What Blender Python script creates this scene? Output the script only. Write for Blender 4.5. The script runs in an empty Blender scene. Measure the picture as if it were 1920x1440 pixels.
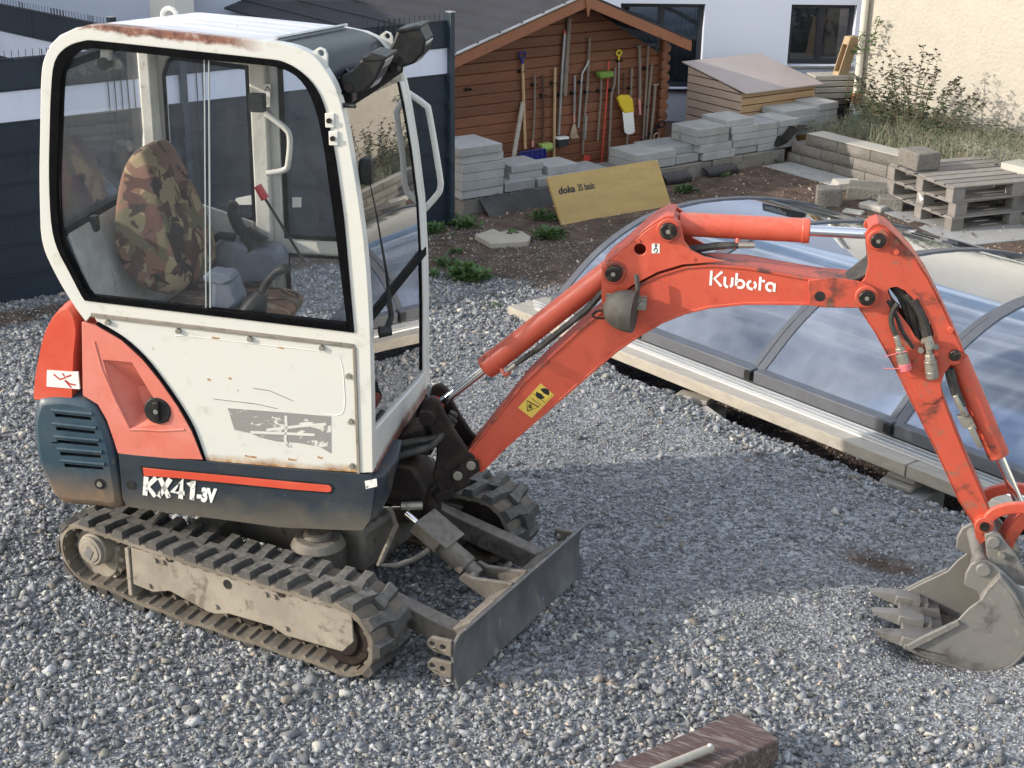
import bpy, bmesh, math, random
import numpy as np
from mathutils import Vector, Matrix
from mathutils.geometry import tessellate_polygon
random.seed(7); RNG = np.random.default_rng(7)
S = bpy.context.scene
COL = S.collection

# ------------------------------------------------------------------ camera
cam_d = bpy.data.cameras.new('camera'); cam = bpy.data.objects.new('camera', cam_d); COL.objects.link(cam)
CP, CR, CU, CF = Vector((3.3626,-4.4392,2.9869)), Vector((0.87477,0.48434,0.01421)), Vector((-0.18849,0.31312,0.93082)), Vector((-0.44638,0.81693,-0.36520))
mw = Matrix.Identity(4)
for i in range(3):
    mw[i][0] = CR[i]; mw[i][1] = CU[i]; mw[i][2] = -CF[i]; mw[i][3] = CP[i]
cam.matrix_world = mw
cam_d.sensor_width = 36; cam_d.lens = 52.340; cam_d.clip_start = .05; cam_d.clip_end = 600
S.camera = cam

# ------------------------------------------------------------------ light
SUN_HEAD = 41.0      # azimuth the light travels towards (degrees from +X)
SUN_EL = 22.0
S.view_settings.view_transform = 'Standard'; S.view_settings.look = 'None'
S.view_settings.exposure = 0.92; S.view_settings.gamma = 1; S.view_settings.use_curve_mapping = False
W = bpy.data.worlds.new('World'); S.world = W; W.use_nodes = True
nt = W.node_tree; nt.nodes.clear()
wo = nt.nodes.new('ShaderNodeOutputWorld'); bg = nt.nodes.new('ShaderNodeBackground')
sky = nt.nodes.new('ShaderNodeTexSky'); sky.sky_type = 'NISHITA'; sky.sun_disc = False
sky.sun_elevation = math.radians(SUN_EL); sky.sun_rotation = math.radians(90 - (SUN_HEAD + 180))
sky.air_density = 1.3; sky.dust_density = 1.5
tc = nt.nodes.new('ShaderNodeTexCoord'); mp = nt.nodes.new('ShaderNodeMapping'); mp.inputs['Scale'].default_value = (.9, 5.5, 12.0)
mp.inputs['Rotation'].default_value = (0, 0, math.radians(35))
cn = nt.nodes.new('ShaderNodeTexNoise'); cn.inputs['Scale'].default_value = 1.6; cn.inputs['Detail'].default_value = 7; cn.inputs['Distortion'].default_value = .5
cr = nt.nodes.new('ShaderNodeValToRGB'); cr.color_ramp.elements[0].position = .42; cr.color_ramp.elements[1].position = .72
cm = nt.nodes.new('ShaderNodeMixRGB'); cm.inputs[2].default_value = (7.6, 7.6, 7.8, 1)
cmf = nt.nodes.new('ShaderNodeMath'); cmf.operation = 'MULTIPLY'; cmf.inputs[1].default_value = .85
nt.links.new(tc.outputs['Generated'], mp.inputs[0]); nt.links.new(mp.outputs[0], cn.inputs[0]); nt.links.new(cn.outputs[0], cr.inputs[0])
nt.links.new(cr.outputs[0], cmf.inputs[0]); nt.links.new(cmf.outputs[0], cm.inputs[0])
nt.links.new(sky.outputs[0], cm.inputs[1]); nt.links.new(cm.outputs[0], bg.inputs[0])
bg.inputs[1].default_value = .15; nt.links.new(bg.outputs[0], wo.inputs[0])
sd = bpy.data.lights.new('sun', 'SUN'); sun = bpy.data.objects.new('sun', sd); COL.objects.link(sun)
sd.energy = 2.4; sd.angle = math.radians(.6); sd.color = (1, .92, .82)
a, e = math.radians(SUN_HEAD), math.radians(SUN_EL)
sun.rotation_euler = Vector((math.cos(a)*math.cos(e), math.sin(a)*math.cos(e), -math.sin(e))).to_track_quat('-Z', 'Y').to_euler()

# ------------------------------------------------------------------ frames
ANG = 0.33513
UF = Vector((math.cos(ANG), math.sin(ANG), 0)); UL = Vector((-math.sin(ANG), math.cos(ANG), 0)); UZ = Vector((0, 0, 1))
def up(x, y, z): return UF*x + UL*y + UZ*z
def us(x, z, y): return up(x, y, z)
def ww(x, z, y): return Vector((x, y, z))
def frame(o, az):
    a = math.radians(az); u = Vector((math.cos(a), math.sin(a), 0)); v = Vector((-math.sin(a), math.cos(a), 0)); o = Vector((o[0], o[1], 0))
    return lambda s, t, z: o + u*s + v*t + Vector((0, 0, z))
SITE = frame((-2.34, 5.19), 64)
FEN = frame((-2.3, 4.9), 66)
HOU = frame((-2.9, 9.1), 31)
CRE = frame((-.65, 9.75), -25)
_r = SITE(3.45, 0, 0)
RET = frame((_r.x, _r.y), -26)
RAIL = frame((-.63, 3.38), -21.5)

# ------------------------------------------------------------------ mesh builder
class M:
    def __init__(s): s.v = []; s.f = []
    def add(s, vs, fs):
        o = len(s.v); s.v += [tuple(q) for q in vs]; s.f += [tuple(i+o for i in f) for f in fs]; return s
    def obb(s, o, ax, ay, az):
        o, ax, ay, az = map(Vector, (o, ax, ay, az))
        vs = [o, o+ax, o+ax+ay, o+ay, o+az, o+ax+az, o+ax+ay+az, o+ay+az]
        return s.add(vs, [(0,3,2,1),(4,5,6,7),(0,1,5,4),(1,2,6,5),(2,3,7,6),(3,0,4,7)])
    def fbox(s, F, a0, a1, b0, b1, c0, c1):
        vs = [F(a,b,c) for c in (c0,c1) for a,b in ((a0,b0),(a1,b0),(a1,b1),(a0,b1))]
        return s.add(vs, [(0,3,2,1),(4,5,6,7),(0,1,5,4),(1,2,6,5),(2,3,7,6),(3,0,4,7)])
    def prism(s, P, Fn, d0, d1, holes=()):
        loops = [list(P)] + [list(h) for h in holes]
        tris = tessellate_polygon([[Vector((a, b, 0)) for a, b in L] for L in loops])
        flat = [q for L in loops for q in L]; n = len(flat)
        vs = [Fn(a, b, d0) for a, b in flat] + [Fn(a, b, d1) for a, b in flat]
        fs = [tuple(t) for t in tris] + [tuple(i+n for i in reversed(t)) for t in tris]
        k = 0
        for L in loops:
            m = len(L)
            for i in range(m): fs.append((k+i, k+(i+1) % m, k+(i+1) % m+n, k+i+n))
            k += m
        return s.add(vs, fs)
    def cyl(s, p0, p1, r0, r1=None, n=20):
        return s.tube([p0, p1], [r0, r0 if r1 is None else r1], n)
    def tube(s, pts, r, n=10, caps=True):
        pts = [Vector(p) for p in pts]; m = len(pts)
        rs = r if isinstance(r, (list, tuple)) else [r]*m
        vs = []; nrm = None
        for i in range(m):
            t = (pts[min(i+1, m-1)] - pts[max(i-1, 0)])
            if t.length < 1e-9: t = Vector((0,0,1))
            t.normalize()
            if nrm is None:
                nrm = t.cross(Vector((0,0,1)))
                if nrm.length < .05: nrm = t.cross(Vector((0,1,0)))
            nrm = (nrm - t*nrm.dot(t)).normalized(); b = t.cross(nrm)
            for k in range(n):
                a = 2*math.pi*k/n; vs.append(pts[i] + (nrm*math.cos(a)+b*math.sin(a))*rs[i])
        fs = [(i*n+k, i*n+(k+1) % n, (i+1)*n+(k+1) % n, (i+1)*n+k) for i in range(m-1) for k in range(n)]
        if caps: fs += [tuple(range(n))[::-1], tuple((m-1)*n+k for k in range(n))]
        return s.add(vs, fs)
    def ribbon(s, pts, w, F, d0, d1):          # flat stroke of width w in a plane
        P = [Vector((a, b, 0)) for a, b in pts]; m = len(P); L = []; R_ = []
        for i in range(m):
            t = (P[min(i+1, m-1)]-P[max(i-1, 0)]).normalized(); q = Vector((-t.y, t.x, 0))*w/2
            L.append(P[i]+q); R_.append(P[i]-q)
        for i in range(m-1):
            vs = [F(p.x, p.y, d) for d in (d0, d1) for p in (L[i], L[i+1], R_[i+1], R_[i])]
            s.add(vs, [(0,3,2,1),(4,5,6,7),(0,1,5,4),(1,2,6,5),(2,3,7,6),(3,0,4,7)])
        return s

def obj(name, m, mat, parent=None, bevel=0, ang=35, seg=2, flat=False):
    me = bpy.data.meshes.new(name)
    if isinstance(m, M):
        me.from_pydata(m.v, [], m.f)
    else: me = m
    bm = bmesh.new(); bm.from_mesh(me); bmesh.ops.remove_doubles(bm, verts=bm.verts, dist=1e-5)
    bmesh.ops.recalc_face_normals(bm, faces=bm.faces); bm.to_mesh(me); bm.free()
    me.materials.append(mat)
    if not flat:
        me.shade_smooth(); me.set_sharp_from_angle(angle=math.radians(ang))
    o = bpy.data.objects.new(name, me); COL.objects.link(o)
    if parent is not None: o.parent = parent
    if bevel:
        b = o.modifiers.new('bevel', 'BEVEL'); b.width = bevel; b.segments = seg; b.limit_method = 'ANGLE'; b.angle_limit = math.radians(40); b.harden_normals = False
    return o
def empty(name, loc=(0,0,0), parent=None):
    # things keep world coordinates: the empty sits at the base, children are offset back
    o = bpy.data.objects.new(name, None); COL.objects.link(o); o.location = loc; o.empty_display_size = .1
    if parent is not None: o.parent = parent
    return o
def tag(o, label=None, cat=None, group=None, kind=None):
    if label: o['label'] = label
    if cat: o['category'] = cat
    if group: o['group'] = group
    if kind: o['kind'] = kind
    return o
def rebase(root, loc):            # move an empty to the thing's base, keeping the children where they are
    root.location = loc
    for ch in root.children: ch.matrix_parent_inverse = Matrix.Translation(-Vector(loc))
def copy_tree(o, parent=None):
    c = o.copy(); COL.objects.link(c)
    if parent is not None:
        c.parent = parent; c.matrix_parent_inverse = o.matrix_parent_inverse.copy()
    for ch in o.children: copy_tree(ch, c)
    return c

# ------------------------------------------------------------------ materials
MATS = {}
def pm(name, base, rough=.6, metal=0, var=None, var2=None, dirt=None, dirt2=None, bump=None, dust=None, stretch=(1,1,1), coat=0, spec=.5, low=None, rnd=0):
    """var/dirt = (colour, scale, lo, hi[, amount]) noise-masked layers; bump=(scale, strength, dist); dust=(colour, amount) on upward faces; low=(colour,z0,z1) mud near the ground"""
    m = bpy.data.materials.new(name); m.use_nodes = True; t = m.node_tree; N = t.nodes; Lk = t.links
    b = N['Principled BSDF']; b.inputs['Roughness'].default_value = rough; b.inputs['Metallic'].default_value = metal
    b.inputs['Specular IOR Level'].default_value = spec; b.inputs['Coat Weight'].default_value = coat
    tcn = N.new('ShaderNodeTexCoord'); mpn = N.new('ShaderNodeMapping'); mpn.inputs['Scale'].default_value = stretch
    Lk.new(tcn.outputs['Object'], mpn.inputs[0])
    cur = None; basec = (*base, 1)
    def noise(scale, detail=8, rou=.6, dist=0.0):
        n = N.new('ShaderNodeTexNoise'); n.inputs['Scale'].default_value = scale; n.inputs['Detail'].default_value = detail; n.inputs['Roughness'].default_value = rou; n.inputs['Distortion'].default_value = dist
        Lk.new(mpn.outputs[0], n.inputs['Vector']); return n
    def mask(n, lo, hi, amt):
        r = N.new('ShaderNodeMapRange'); r.inputs[1].default_value = lo; r.inputs[2].default_value = hi; r.inputs[4].default_value = amt; Lk.new(n, r.inputs[0]); return r.outputs[0]
    def layer(fac, col):
        nonlocal cur
        x = N.new('ShaderNodeMixRGB'); Lk.new(fac, x.inputs[0])
        if cur is None: x.inputs[1].default_value = basec
        else: Lk.new(cur, x.inputs[1])
        x.inputs[2].default_value = (*col, 1); cur = x.outputs[0]
    rf = None
    for L in (var, var2, dirt, dirt2):
        if L:
            n = noise(L[1], 8 if L is not var else 6, .65, .3)
            f = mask(n.outputs[0], L[2], L[3], L[4] if len(L) > 4 else 1); layer(f, L[0])
            if L in (dirt, dirt2): rf = f
    if dust:
        g = N.new('ShaderNodeNewGeometry'); sp = N.new('ShaderNodeSeparateXYZ'); Lk.new(g.outputs['Normal'], sp.inputs[0])
        f = mask(sp.outputs[2], .3, .95, dust[1]); n = noise(30); mu = N.new('ShaderNodeMath'); mu.operation = 'MULTIPLY'
        f2 = mask(n.outputs[0], .3, .6, 1); Lk.new(f, mu.inputs[0]); Lk.new(f2, mu.inputs[1]); layer(mu.outputs[0], dust[0])
    if low:
        sp = N.new('ShaderNodeSeparateXYZ'); Lk.new(tcn.outputs['Object'], sp.inputs[0])
        n = noise(9); ad = N.new('ShaderNodeMath'); ad.operation = 'MULTIPLY_ADD'; ad.inputs[1].default_value = (low[2]-low[1])*1.4; Lk.new(n.outputs[0], ad.inputs[0]); Lk.new(sp.outputs[2], ad.inputs[2])
        f = mask(ad.outputs[0], low[2]+(low[2]-low[1])*.6, low[1]+(low[2]-low[1])*.6, low[3] if len(low) > 3 else 1); layer(f, low[0])
    if rnd:          # each board or stone is a little lighter or darker than its neighbour
        oi = N.new('ShaderNodeObjectInfo'); r = N.new('ShaderNodeMapRange'); r.inputs[3].default_value = 1-rnd; r.inputs[4].default_value = 1+rnd; Lk.new(oi.outputs['Random'], r.inputs[0])
        x = N.new('ShaderNodeMixRGB'); x.blend_type = 'MULTIPLY'; x.inputs[0].default_value = 1; Lk.new(r.outputs[0], x.inputs[2])
        if cur is None: x.inputs[1].default_value = basec
        else: Lk.new(cur, x.inputs[1])
        cur = x.outputs[0]
    if cur is None: b.inputs['Base Color'].default_value = basec
    else: Lk.new(cur, b.inputs['Base Color'])
    if rf is not None:
        r = N.new('ShaderNodeMapRange'); r.inputs[3].default_value = rough; r.inputs[4].default_value = min(1, rough+.35); Lk.new(rf, r.inputs[0]); Lk.new(r.outputs[0], b.inputs['Roughness'])
    if bump:
        n = noise(bump[0], 6); bn = N.new('ShaderNodeBump'); bn.inputs['Strength'].default_value = bump[1]; bn.inputs['Distance'].default_value = bump[2]
        Lk.new(n.outputs[0], bn.inputs['Height']); Lk.new(bn.outputs[0], b.inputs['Normal'])
    MATS[name] = m; return m
RUST = (.21, .075, .03); DUST = (.30, .27, .22); GREASE = (.025, .02, .017)
ORANGE = pm('orange_paint', (.55, .078, .040), .42, var=((.60, .115, .066), 3, .4, .7, .8), var2=((.44, .06, .035), 14, .52, .62, .5), dirt=((.16, .05, .035), 8, .62, .76, .4), dirt2=(GREASE, 30, .665, .70, .9), bump=(60, .12, .002), dust=((.45, .22, .16), .5))
ORANGE2 = pm('orange_paint_worn', (.52, .082, .045), .5, var=((.42, .07, .035), 7, .4, .7, .8), dirt=((.06, .035, .028), 7, .55, .66, .9), dirt2=((.20, .12, .08), 24, .56, .66, .7), bump=(50, .2, .002))
HOOD = pm('orange_plastic_hood', (.58, .075, .038), .35, var=((.68, .16, .11), 4, .42, .75, .7), dirt=((.35, .16, .11), 18, .62, .75, .5))
FADED = pm('faded_red_plastic', (.60, .15, .10), .5, var=((.66, .24, .19), 5, .38, .66, .75), dirt=((.40, .14, .10), 12, .58, .74, .6), bump=(90, .05, .001))
WHITE = pm('cream_white_paint', (.62, .615, .57), .4, var=((.66, .62, .53), 4, .45, .75, .6), var2=((.42, .38, .31), 11, .58, .72, .55), dirt=(RUST, 22, .67, .71, .8), bump=(40, .04, .001))
ROOFW = pm('white_roof_paint', (.60, .60, .62), .5, var=((.46, .46, .47), 6, .5, .7, .6), dirt=((.16, .13, .12), 20, .66, .72, .7))
def rust_edge(name, zlo, zhi, flip, slope=0.0, xmax=None, cols=((.11, .05, .038), (.27, .12, .085), (.40, .36, .32))):
    """rust creeping from an edge; the edge height may follow the frame (slope along the machine's forward axis)"""
    m = WHITE.copy(); m.name = name; t = m.node_tree; N = t.nodes; Lk = t.links; b = N['Principled BSDF']
    src = b.inputs['Base Color'].links[0].from_socket
    tcn = N.new('ShaderNodeTexCoord'); sp = N.new('ShaderNodeSeparateXYZ'); Lk.new(tcn.outputs['Object'], sp.inputs[0])
    fx = N.new('ShaderNodeVectorMath'); fx.operation = 'DOT_PRODUCT'; fx.inputs[1].default_value = tuple(UF); Lk.new(tcn.outputs['Object'], fx.inputs[0])
    zz = N.new('ShaderNodeMath'); zz.operation = 'MULTIPLY_ADD'; zz.inputs[1].default_value = -slope; Lk.new(fx.outputs['Value'], zz.inputs[0]); Lk.new(sp.outputs[2], zz.inputs[2])
    n = N.new('ShaderNodeTexNoise'); n.inputs['Scale'].default_value = 45; n.inputs['Detail'].default_value = 9; n.inputs['Roughness'].default_value = .75; Lk.new(tcn.outputs['Object'], n.inputs[0])
    n3 = N.new('ShaderNodeTexNoise'); n3.inputs['Scale'].default_value = 7; Lk.new(tcn.outputs['Object'], n3.inputs[0])
    ad = N.new('ShaderNodeMath'); ad.operation = 'MULTIPLY_ADD'; ad.inputs[1].default_value = .035; Lk.new(n.outputs[0], ad.inputs[0]); Lk.new(zz.outputs[0], ad.inputs[2])
    ad2 = N.new('ShaderNodeMath'); ad2.operation = 'MULTIPLY_ADD'; ad2.inputs[1].default_value = .05; Lk.new(n3.outputs[0], ad2.inputs[0]); Lk.new(ad.outputs[0], ad2.inputs[2])
    r = N.new('ShaderNodeMapRange'); r.inputs[1].default_value = zlo+.0425; r.inputs[2].default_value = zhi+.0425; Lk.new(ad2.outputs[0], r.inputs[0])
    if flip: r.inputs[3].default_value = 1; r.inputs[4].default_value = 0
    fac = r.outputs[0]
    if xmax is not None:
        q = N.new('ShaderNodeMapRange'); q.inputs[1].default_value = xmax; q.inputs[2].default_value = xmax-.12; Lk.new(fx.outputs['Value'], q.inputs[0])
        mu = N.new('ShaderNodeMath'); mu.operation = 'MULTIPLY'; Lk.new(fac, mu.inputs[0]); Lk.new(q.outputs[0], mu.inputs[1]); fac = mu.outputs[0]
    n2 = N.new('ShaderNodeTexNoise'); n2.inputs['Scale'].default_value = 26; n2.inputs['Detail'].default_value = 8; n2.inputs['Roughness'].default_value = .7; Lk.new(tcn.outputs['Object'], n2.inputs[0])
    rp = N.new('ShaderNodeValToRGB'); E = rp.color_ramp.elements; E[0].color = (*cols[0], 1); E[0].position = .38; E[1].color = (*cols[1], 1); E[1].position = .56
    q = E.new(.66); q.color = (*cols[2], 1); Lk.new(n2.outputs[0], rp.inputs[0])
    x = N.new('ShaderNodeMixRGB'); Lk.new(fac, x.inputs[0]); Lk.new(src, x.inputs[1]); Lk.new(rp.outputs[0], x.inputs[2]); Lk.new(x.outputs[0], b.inputs['Base Color'])
    return m
_t = [(-0.524,2.258),(0.080,2.225)]
_sl = (_t[1][1]-_t[0][1])/(_t[1][0]-_t[0][0]); _c = _t[0][1]-_sl*_t[0][0]
CABW = rust_edge('cab_frame_paint_rusty_top', _c-.032, _c-.020, False, _sl, _t[1][0]-.02)
_p = [(-0.249,0.664),(0.341,0.668)]
PANW = rust_edge('panel_paint_rusty_bottom', _p[0][1]-.004-(_p[1][1]-_p[0][1])/(_p[1][0]-_p[0][0])*_p[0][0], _p[0][1]+.034-(_p[1][1]-_p[0][1])/(_p[1][0]-_p[0][0])*_p[0][0], True, (_p[1][1]-_p[0][1])/(_p[1][0]-_p[0][0]), None, ((.22, .09, .03), (.44, .24, .085), (.58, .52, .42)))
SKIRT = pm('dark_blue_grey_skirt', (.020, .029, .040), .42, var=((.038, .050, .062), 4, .4, .7, .8), var2=((.20, .15, .09), 6, .60, .75, .5), dirt=((.30, .27, .22), 40, .66, .72, .5), low=((.17, .14, .10), .45, .56, .55))
VENTC = pm('blue_cover_paint', (.022, .050, .075), .42, var=((.06, .09, .11), 4, .45, .7, .8), var2=((.30, .17, .08), 5, .58, .70, .75), low=((.24, .15, .08), .5, .62, .6), bump=(30, .06, .002))
RUBBER = pm('dusty_track_rubber', (.040, .039, .038), .85, var=((.07, .066, .06), 8, .35, .65, .9), dirt=((.16, .145, .125), 26, .52, .72, .6), bump=(70, .35, .003), dust=((.19, .178, .16), .75))
RUBBERI = pm('brown_dusty_rubber_side', (.115, .097, .076), .9, var=((.20, .172, .138), 9, .4, .65, .9), bump=(90, .3, .002))
MUDST = pm('muddy_steel', (.205, .182, .148), .75, var=((.29, .26, .215), 5, .4, .65, .9), dirt=((.10, .08, .06), 14, .56, .66, .8), dirt2=((.22, .10, .05), 20, .64, .72, .7), bump=(60, .3, .002))
DKST = pm('dark_greasy_steel', (.018, .013, .012), .6, var=((.045, .032, .027), 9, .45, .65, .9), dirt=((.14, .115, .09), 25, .62, .74, .5), bump=(70, .3, .002), dust=((.15, .12, .09), .35))
BLADE = pm('scratched_blade_steel', (.10, .10, .105), .5, .25, var=((.18, .18, .18), 7, .4, .65, .9), dirt=((.26, .23, .19), 11, .58, .7, .8), dirt2=((.30, .30, .31), 45, .62, .68, .7), stretch=(1, 1, .35), bump=(50, .25, .002))
BLARM = pm('dusty_blade_frame', (.085, .074, .062), .75, var=((.16, .14, .115), 7, .4, .65, .9), dirt=((.05, .038, .03), 12, .55, .66, .8), bump=(60, .3, .002), dust=((.24, .22, .19), .7))
BUCK = pm('dusty_bucket_steel', (.19, .182, .168), .6, .2, var=((.225, .215, .20), 4, .4, .7, .9), var2=((.08, .068, .06), 7, .54, .66, .8), dirt=((.30, .285, .26), 22, .6, .7, .7), dirt2=((.17, .085, .05), 15, .66, .72, .6), bump=(45, .25, .002))
CHROME = pm('chrome_rod', (.78, .78, .80), .12, 1.0, dirt=((.35, .33, .30), 30, .62, .75, .5))
BLACKP = pm('black_plastic', (.018, .018, .018), .45, var=((.05, .048, .045), 12, .45, .7, .7))
LAMPP = pm('dusty_lamp_housing', (.05, .045, .04), .7, var=((.11, .10, .085), 14, .4, .7, .8), bump=(80, .2, .001))
SEALM = pm('black_rubber_seal', (.004, .004, .005), .6, var=((.012, .012, .012), 20, .5, .7, .6), spec=.12)
HOSE = pm('hydraulic_hose_rubber', (.03, .028, .026), .6, var=((.09, .08, .07), 20, .45, .7, .8))
FIT = pm('steel_fitting', (.35, .33, .28), .45, .6, dirt=((.12, .1, .08), 30, .5, .7, .8))
PINST = pm('greased_pin', (.03, .026, .024), .35, .6, dirt=((.16, .12, .09), 40, .5, .7, .8))
def dull(m, ior):
    m.node_tree.nodes['Principled BSDF'].inputs['IOR'].default_value = ior; return m
VISOR = pm('dark_tinted_visor', (.006, .009, .022), .2, var=((.02, .025, .045), 18, .5, .7, .7), spec=.14)
dull(VISOR, 1.16); dull(BLACKP, 1.3); dull(SEALM, 1.25); dull(DKST, 1.3)
REDP = pm('red_handle_plastic', (.5, .03, .03), .4)
INTW = pm('cab_interior_grey', (.58, .57, .52), .7, var=((.30, .29, .26), 5, .4, .7, .8), dirt=((.14, .12, .10), 12, .6, .72, .7))
CONS = pm('grey_blue_console', (.13, .15, .19), .6, var=((.22, .24, .27), 7, .4, .7, .8))
STEELG = pm('galvanised_steel', (.5, .5, .5), .4, .8, var=((.35, .35, .34), 9, .4, .7))
STICKW = pm('white_sticker', (.75, .74, .70), .5, dirt=((.5, .48, .44), 18, .6, .7, .6))
YELST = pm('yellow_sticker', (.72, .50, .08), .45, var=((.62, .45, .12), 12, .45, .7, .8))
INKB = pm('black_print', (.012, .012, .012), .5)
REDPR = pm('red_print', (.5, .04, .03), .5)
LETW = pm('white_lettering', (.80, .79, .76), .5)
def lettering_worn():
    m = pm('worn_white_lettering', (.76, .74, .70), .5, dirt=((.05, .06, .08), 42, .585, .60, 1)); return m
LETWORN = lettering_worn()
GREYP = pm('scraped_primer_grey', (.25, .24, .23), .6, var=((.62, .60, .55), 9, .60, .62, 1), dirt=((.70, .67, .6), 24, .62, .64, 1), stretch=(1, 1, 2.2))

def glass(name, tint=(.90, .93, .95), haze=.10, refl=1.0, hazecol=(.55, .57, .6), scale=6, rough=0.0, ior=1.5, gcol=(1, 1, 1)):
    m = bpy.data.materials.new(name); m.use_nodes = True; t = m.node_tree; N = t.nodes; Lk = t.links; N.clear()
    out = N.new('ShaderNodeOutputMaterial'); tr = N.new('ShaderNodeBsdfTransparent'); tr.inputs[0].default_value = (*tint, 1)
    gl = N.new('ShaderNodeBsdfGlossy'); gl.inputs['Roughness'].default_value = rough; gl.inputs[0].default_value = (*gcol, 1)
    df = N.new('ShaderNodeBsdfDiffuse'); df.inputs[0].default_value = (*hazecol, 1)
    fr = N.new('ShaderNodeFresnel'); fr.inputs[0].default_value = ior
    mu = N.new('ShaderNodeMath'); mu.operation = 'MULTIPLY'; mu.inputs[1].default_value = refl; mu.use_clamp = True; Lk.new(fr.outputs[0], mu.inputs[0])
    tcn = N.new('ShaderNodeTexCoord'); n = N.new('ShaderNodeTexNoise'); n.inputs['Scale'].default_value = scale; n.inputs['Detail'].default_value = 9; n.inputs['Roughness'].default_value = .7
    Lk.new(tcn.outputs['Object'], n.inputs[0]); r = N.new('ShaderNodeMapRange'); r.inputs[1].default_value = .35; r.inputs[2].default_value = .75; r.inputs[3].default_value = haze*.35; r.inputs[4].default_value = haze*2.0; Lk.new(n.outputs[0], r.inputs[0])
    m1 = N.new('ShaderNodeMixShader'); Lk.new(r.outputs[0], m1.inputs[0]); Lk.new(tr.outputs[0], m1.inputs[1]); Lk.new(df.outputs[0], m1.inputs[2])
    m2 = N.new('ShaderNodeMixShader'); Lk.new(mu.outputs[0], m2.inputs[0]); Lk.new(m1.outputs[0], m2.inputs[1]); Lk.new(gl.outputs[0], m2.inputs[2])
    Lk.new(m2.outputs[0], out.inputs[0]); return m
REARGL = glass('rear_cab_glass', haze=.022, tint=(.98, .985, .99), scale=9, refl=.15)
CABGL = glass('dusty_cab_glass', haze=.013, tint=(.97, .98, .99), scale=9, refl=.4)
FRONTGL = glass('windscreen_glass', haze=.05, refl=1.8)
POLYC = glass('clear_polycarbonate', tint=(.72, .77, .84), haze=.26, refl=2.6, hazecol=(.42, .47, .57), scale=1.0, rough=.04, gcol=(.80, .88, 1))
HOUGL = glass('house_window_glass', tint=(.55, .6, .65), haze=.02, refl=1.4)

def camo():
    m = bpy.data.materials.new('camouflage_cover'); m.use_nodes = True; t = m.node_tree; N = t.nodes; Lk = t.links; b = N['Principled BSDF']; b.inputs['Roughness'].default_value = .9
    tcn = N.new('ShaderNodeTexCoord'); cur = (.30, .225, .13)
    cur_s = None
    for i, (col, sc, th) in enumerate([((.20, .105, .07), 6, .49), ((.125, .105, .06), 7, .54), ((.085, .04, .032), 9, .535), ((.025, .018, .016), 10, .60)]):
        mpn = N.new('ShaderNodeMapping'); mpn.inputs['Location'].default_value = (i*3.1, i*1.7, i*5.3); Lk.new(tcn.outputs['Object'], mpn.inputs[0])
        n = N.new('ShaderNodeTexNoise'); n.inputs['Scale'].default_value = sc; n.inputs['Detail'].default_value = 2.5; n.inputs['Distortion'].default_value = .8; Lk.new(mpn.outputs[0], n.inputs[0])
        r = N.new('ShaderNodeMapRange'); r.inputs[1].default_value = th; r.inputs[2].default_value = th+.012; Lk.new(n.outputs[0], r.inputs[0])
        x = N.new('ShaderNodeMixRGB'); Lk.new(r.outputs[0], x.inputs[0]); x.inputs[2].default_value = (*col, 1)
        if cur_s is None: x.inputs[1].default_value = (*cur, 1)
        else: Lk.new(cur_s, x.inputs[1])
        cur_s = x.outputs[0]
    Lk.new(cur_s, b.inputs['Base Color'])
    n = N.new('ShaderNodeTexNoise'); n.inputs['Scale'].default_value = 10; bn = N.new('ShaderNodeBump'); bn.inputs['Strength'].default_value = .5; bn.inputs['Distance'].default_value = .02; Lk.new(tcn.outputs['Object'], n.inputs[0]); Lk.new(n.outputs[0], bn.inputs['Height']); Lk.new(bn.outputs[0], b.inputs['Normal'])
    return m
CAMO = camo()

def spoly(P, k=3, lim=50):
    """round the gentle bends of a closed outline, keep its sharp corners"""
    n = len(P); out = []
    def turn(i):
        a, b, c_ = P[i-1], P[i], P[(i+1) % n]; d1 = math.atan2(b[1]-a[1], b[0]-a[0]); d2 = math.atan2(c_[1]-b[1], c_[0]-b[0]); return abs((math.degrees(d2-d1)+180) % 360-180)
    T = [turn(i) for i in range(n)]
    for i in range(n):
        j = (i+1) % n; p0, p1, p2, p3 = P[i-1], P[i], P[j], P[(j+1) % n]; out.append(tuple(p1))
        if T[i] < lim and T[j] < lim:
            for q in range(1, k):
                t = q/k; out.append(tuple(.5*((2*p1[a])+(-p0[a]+p2[a])*t+(2*p0[a]-5*p1[a]+4*p2[a]-p3[a])*t*t+(-p0[a]+3*p1[a]-3*p2[a]+p3[a])*t**3) for a in (0, 1)))
    return out
def text_mesh(s, size, Fn, d, shear=0, bold=0, w=None, spacing=1):
    cu = bpy.data.curves.new('t', 'FONT'); cu.body = s; cu.size = size; cu.shear = shear; cu.offset = bold; cu.extrude = 0; cu.space_character = spacing; cu.resolution_u = 3
    o = bpy.data.objects.new('t', cu); COL.objects.link(o); bpy.context.view_layer.update()
    me = o.evaluated_get(bpy.context.evaluated_depsgraph_get()).to_mesh()
    vs = [tuple(v.co) for v in me.vertices]; fs = [tuple(p.vertices) for p in me.polygons]; o.to_mesh_clear() if False else None
    xs = [v[0] for v in vs]; k = 1 if w is None else w/(max(xs)-min(xs)); x0 = min(xs)
    m = M(); m.add([Fn((v[0]-x0)*k, v[1], d) for v in vs], fs)
    bpy.data.objects.remove(o); return m


# ================================================================== EXCAVATOR
EX = empty('mini_excavator')
tag(EX, 'orange and cream compact excavator with closed cab and rubber tracks, bucket lowered on the gravel', 'excavator')
def part(n, m, mat, parent=EX, **k): return obj(n, m, mat, parent, **k)

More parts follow.
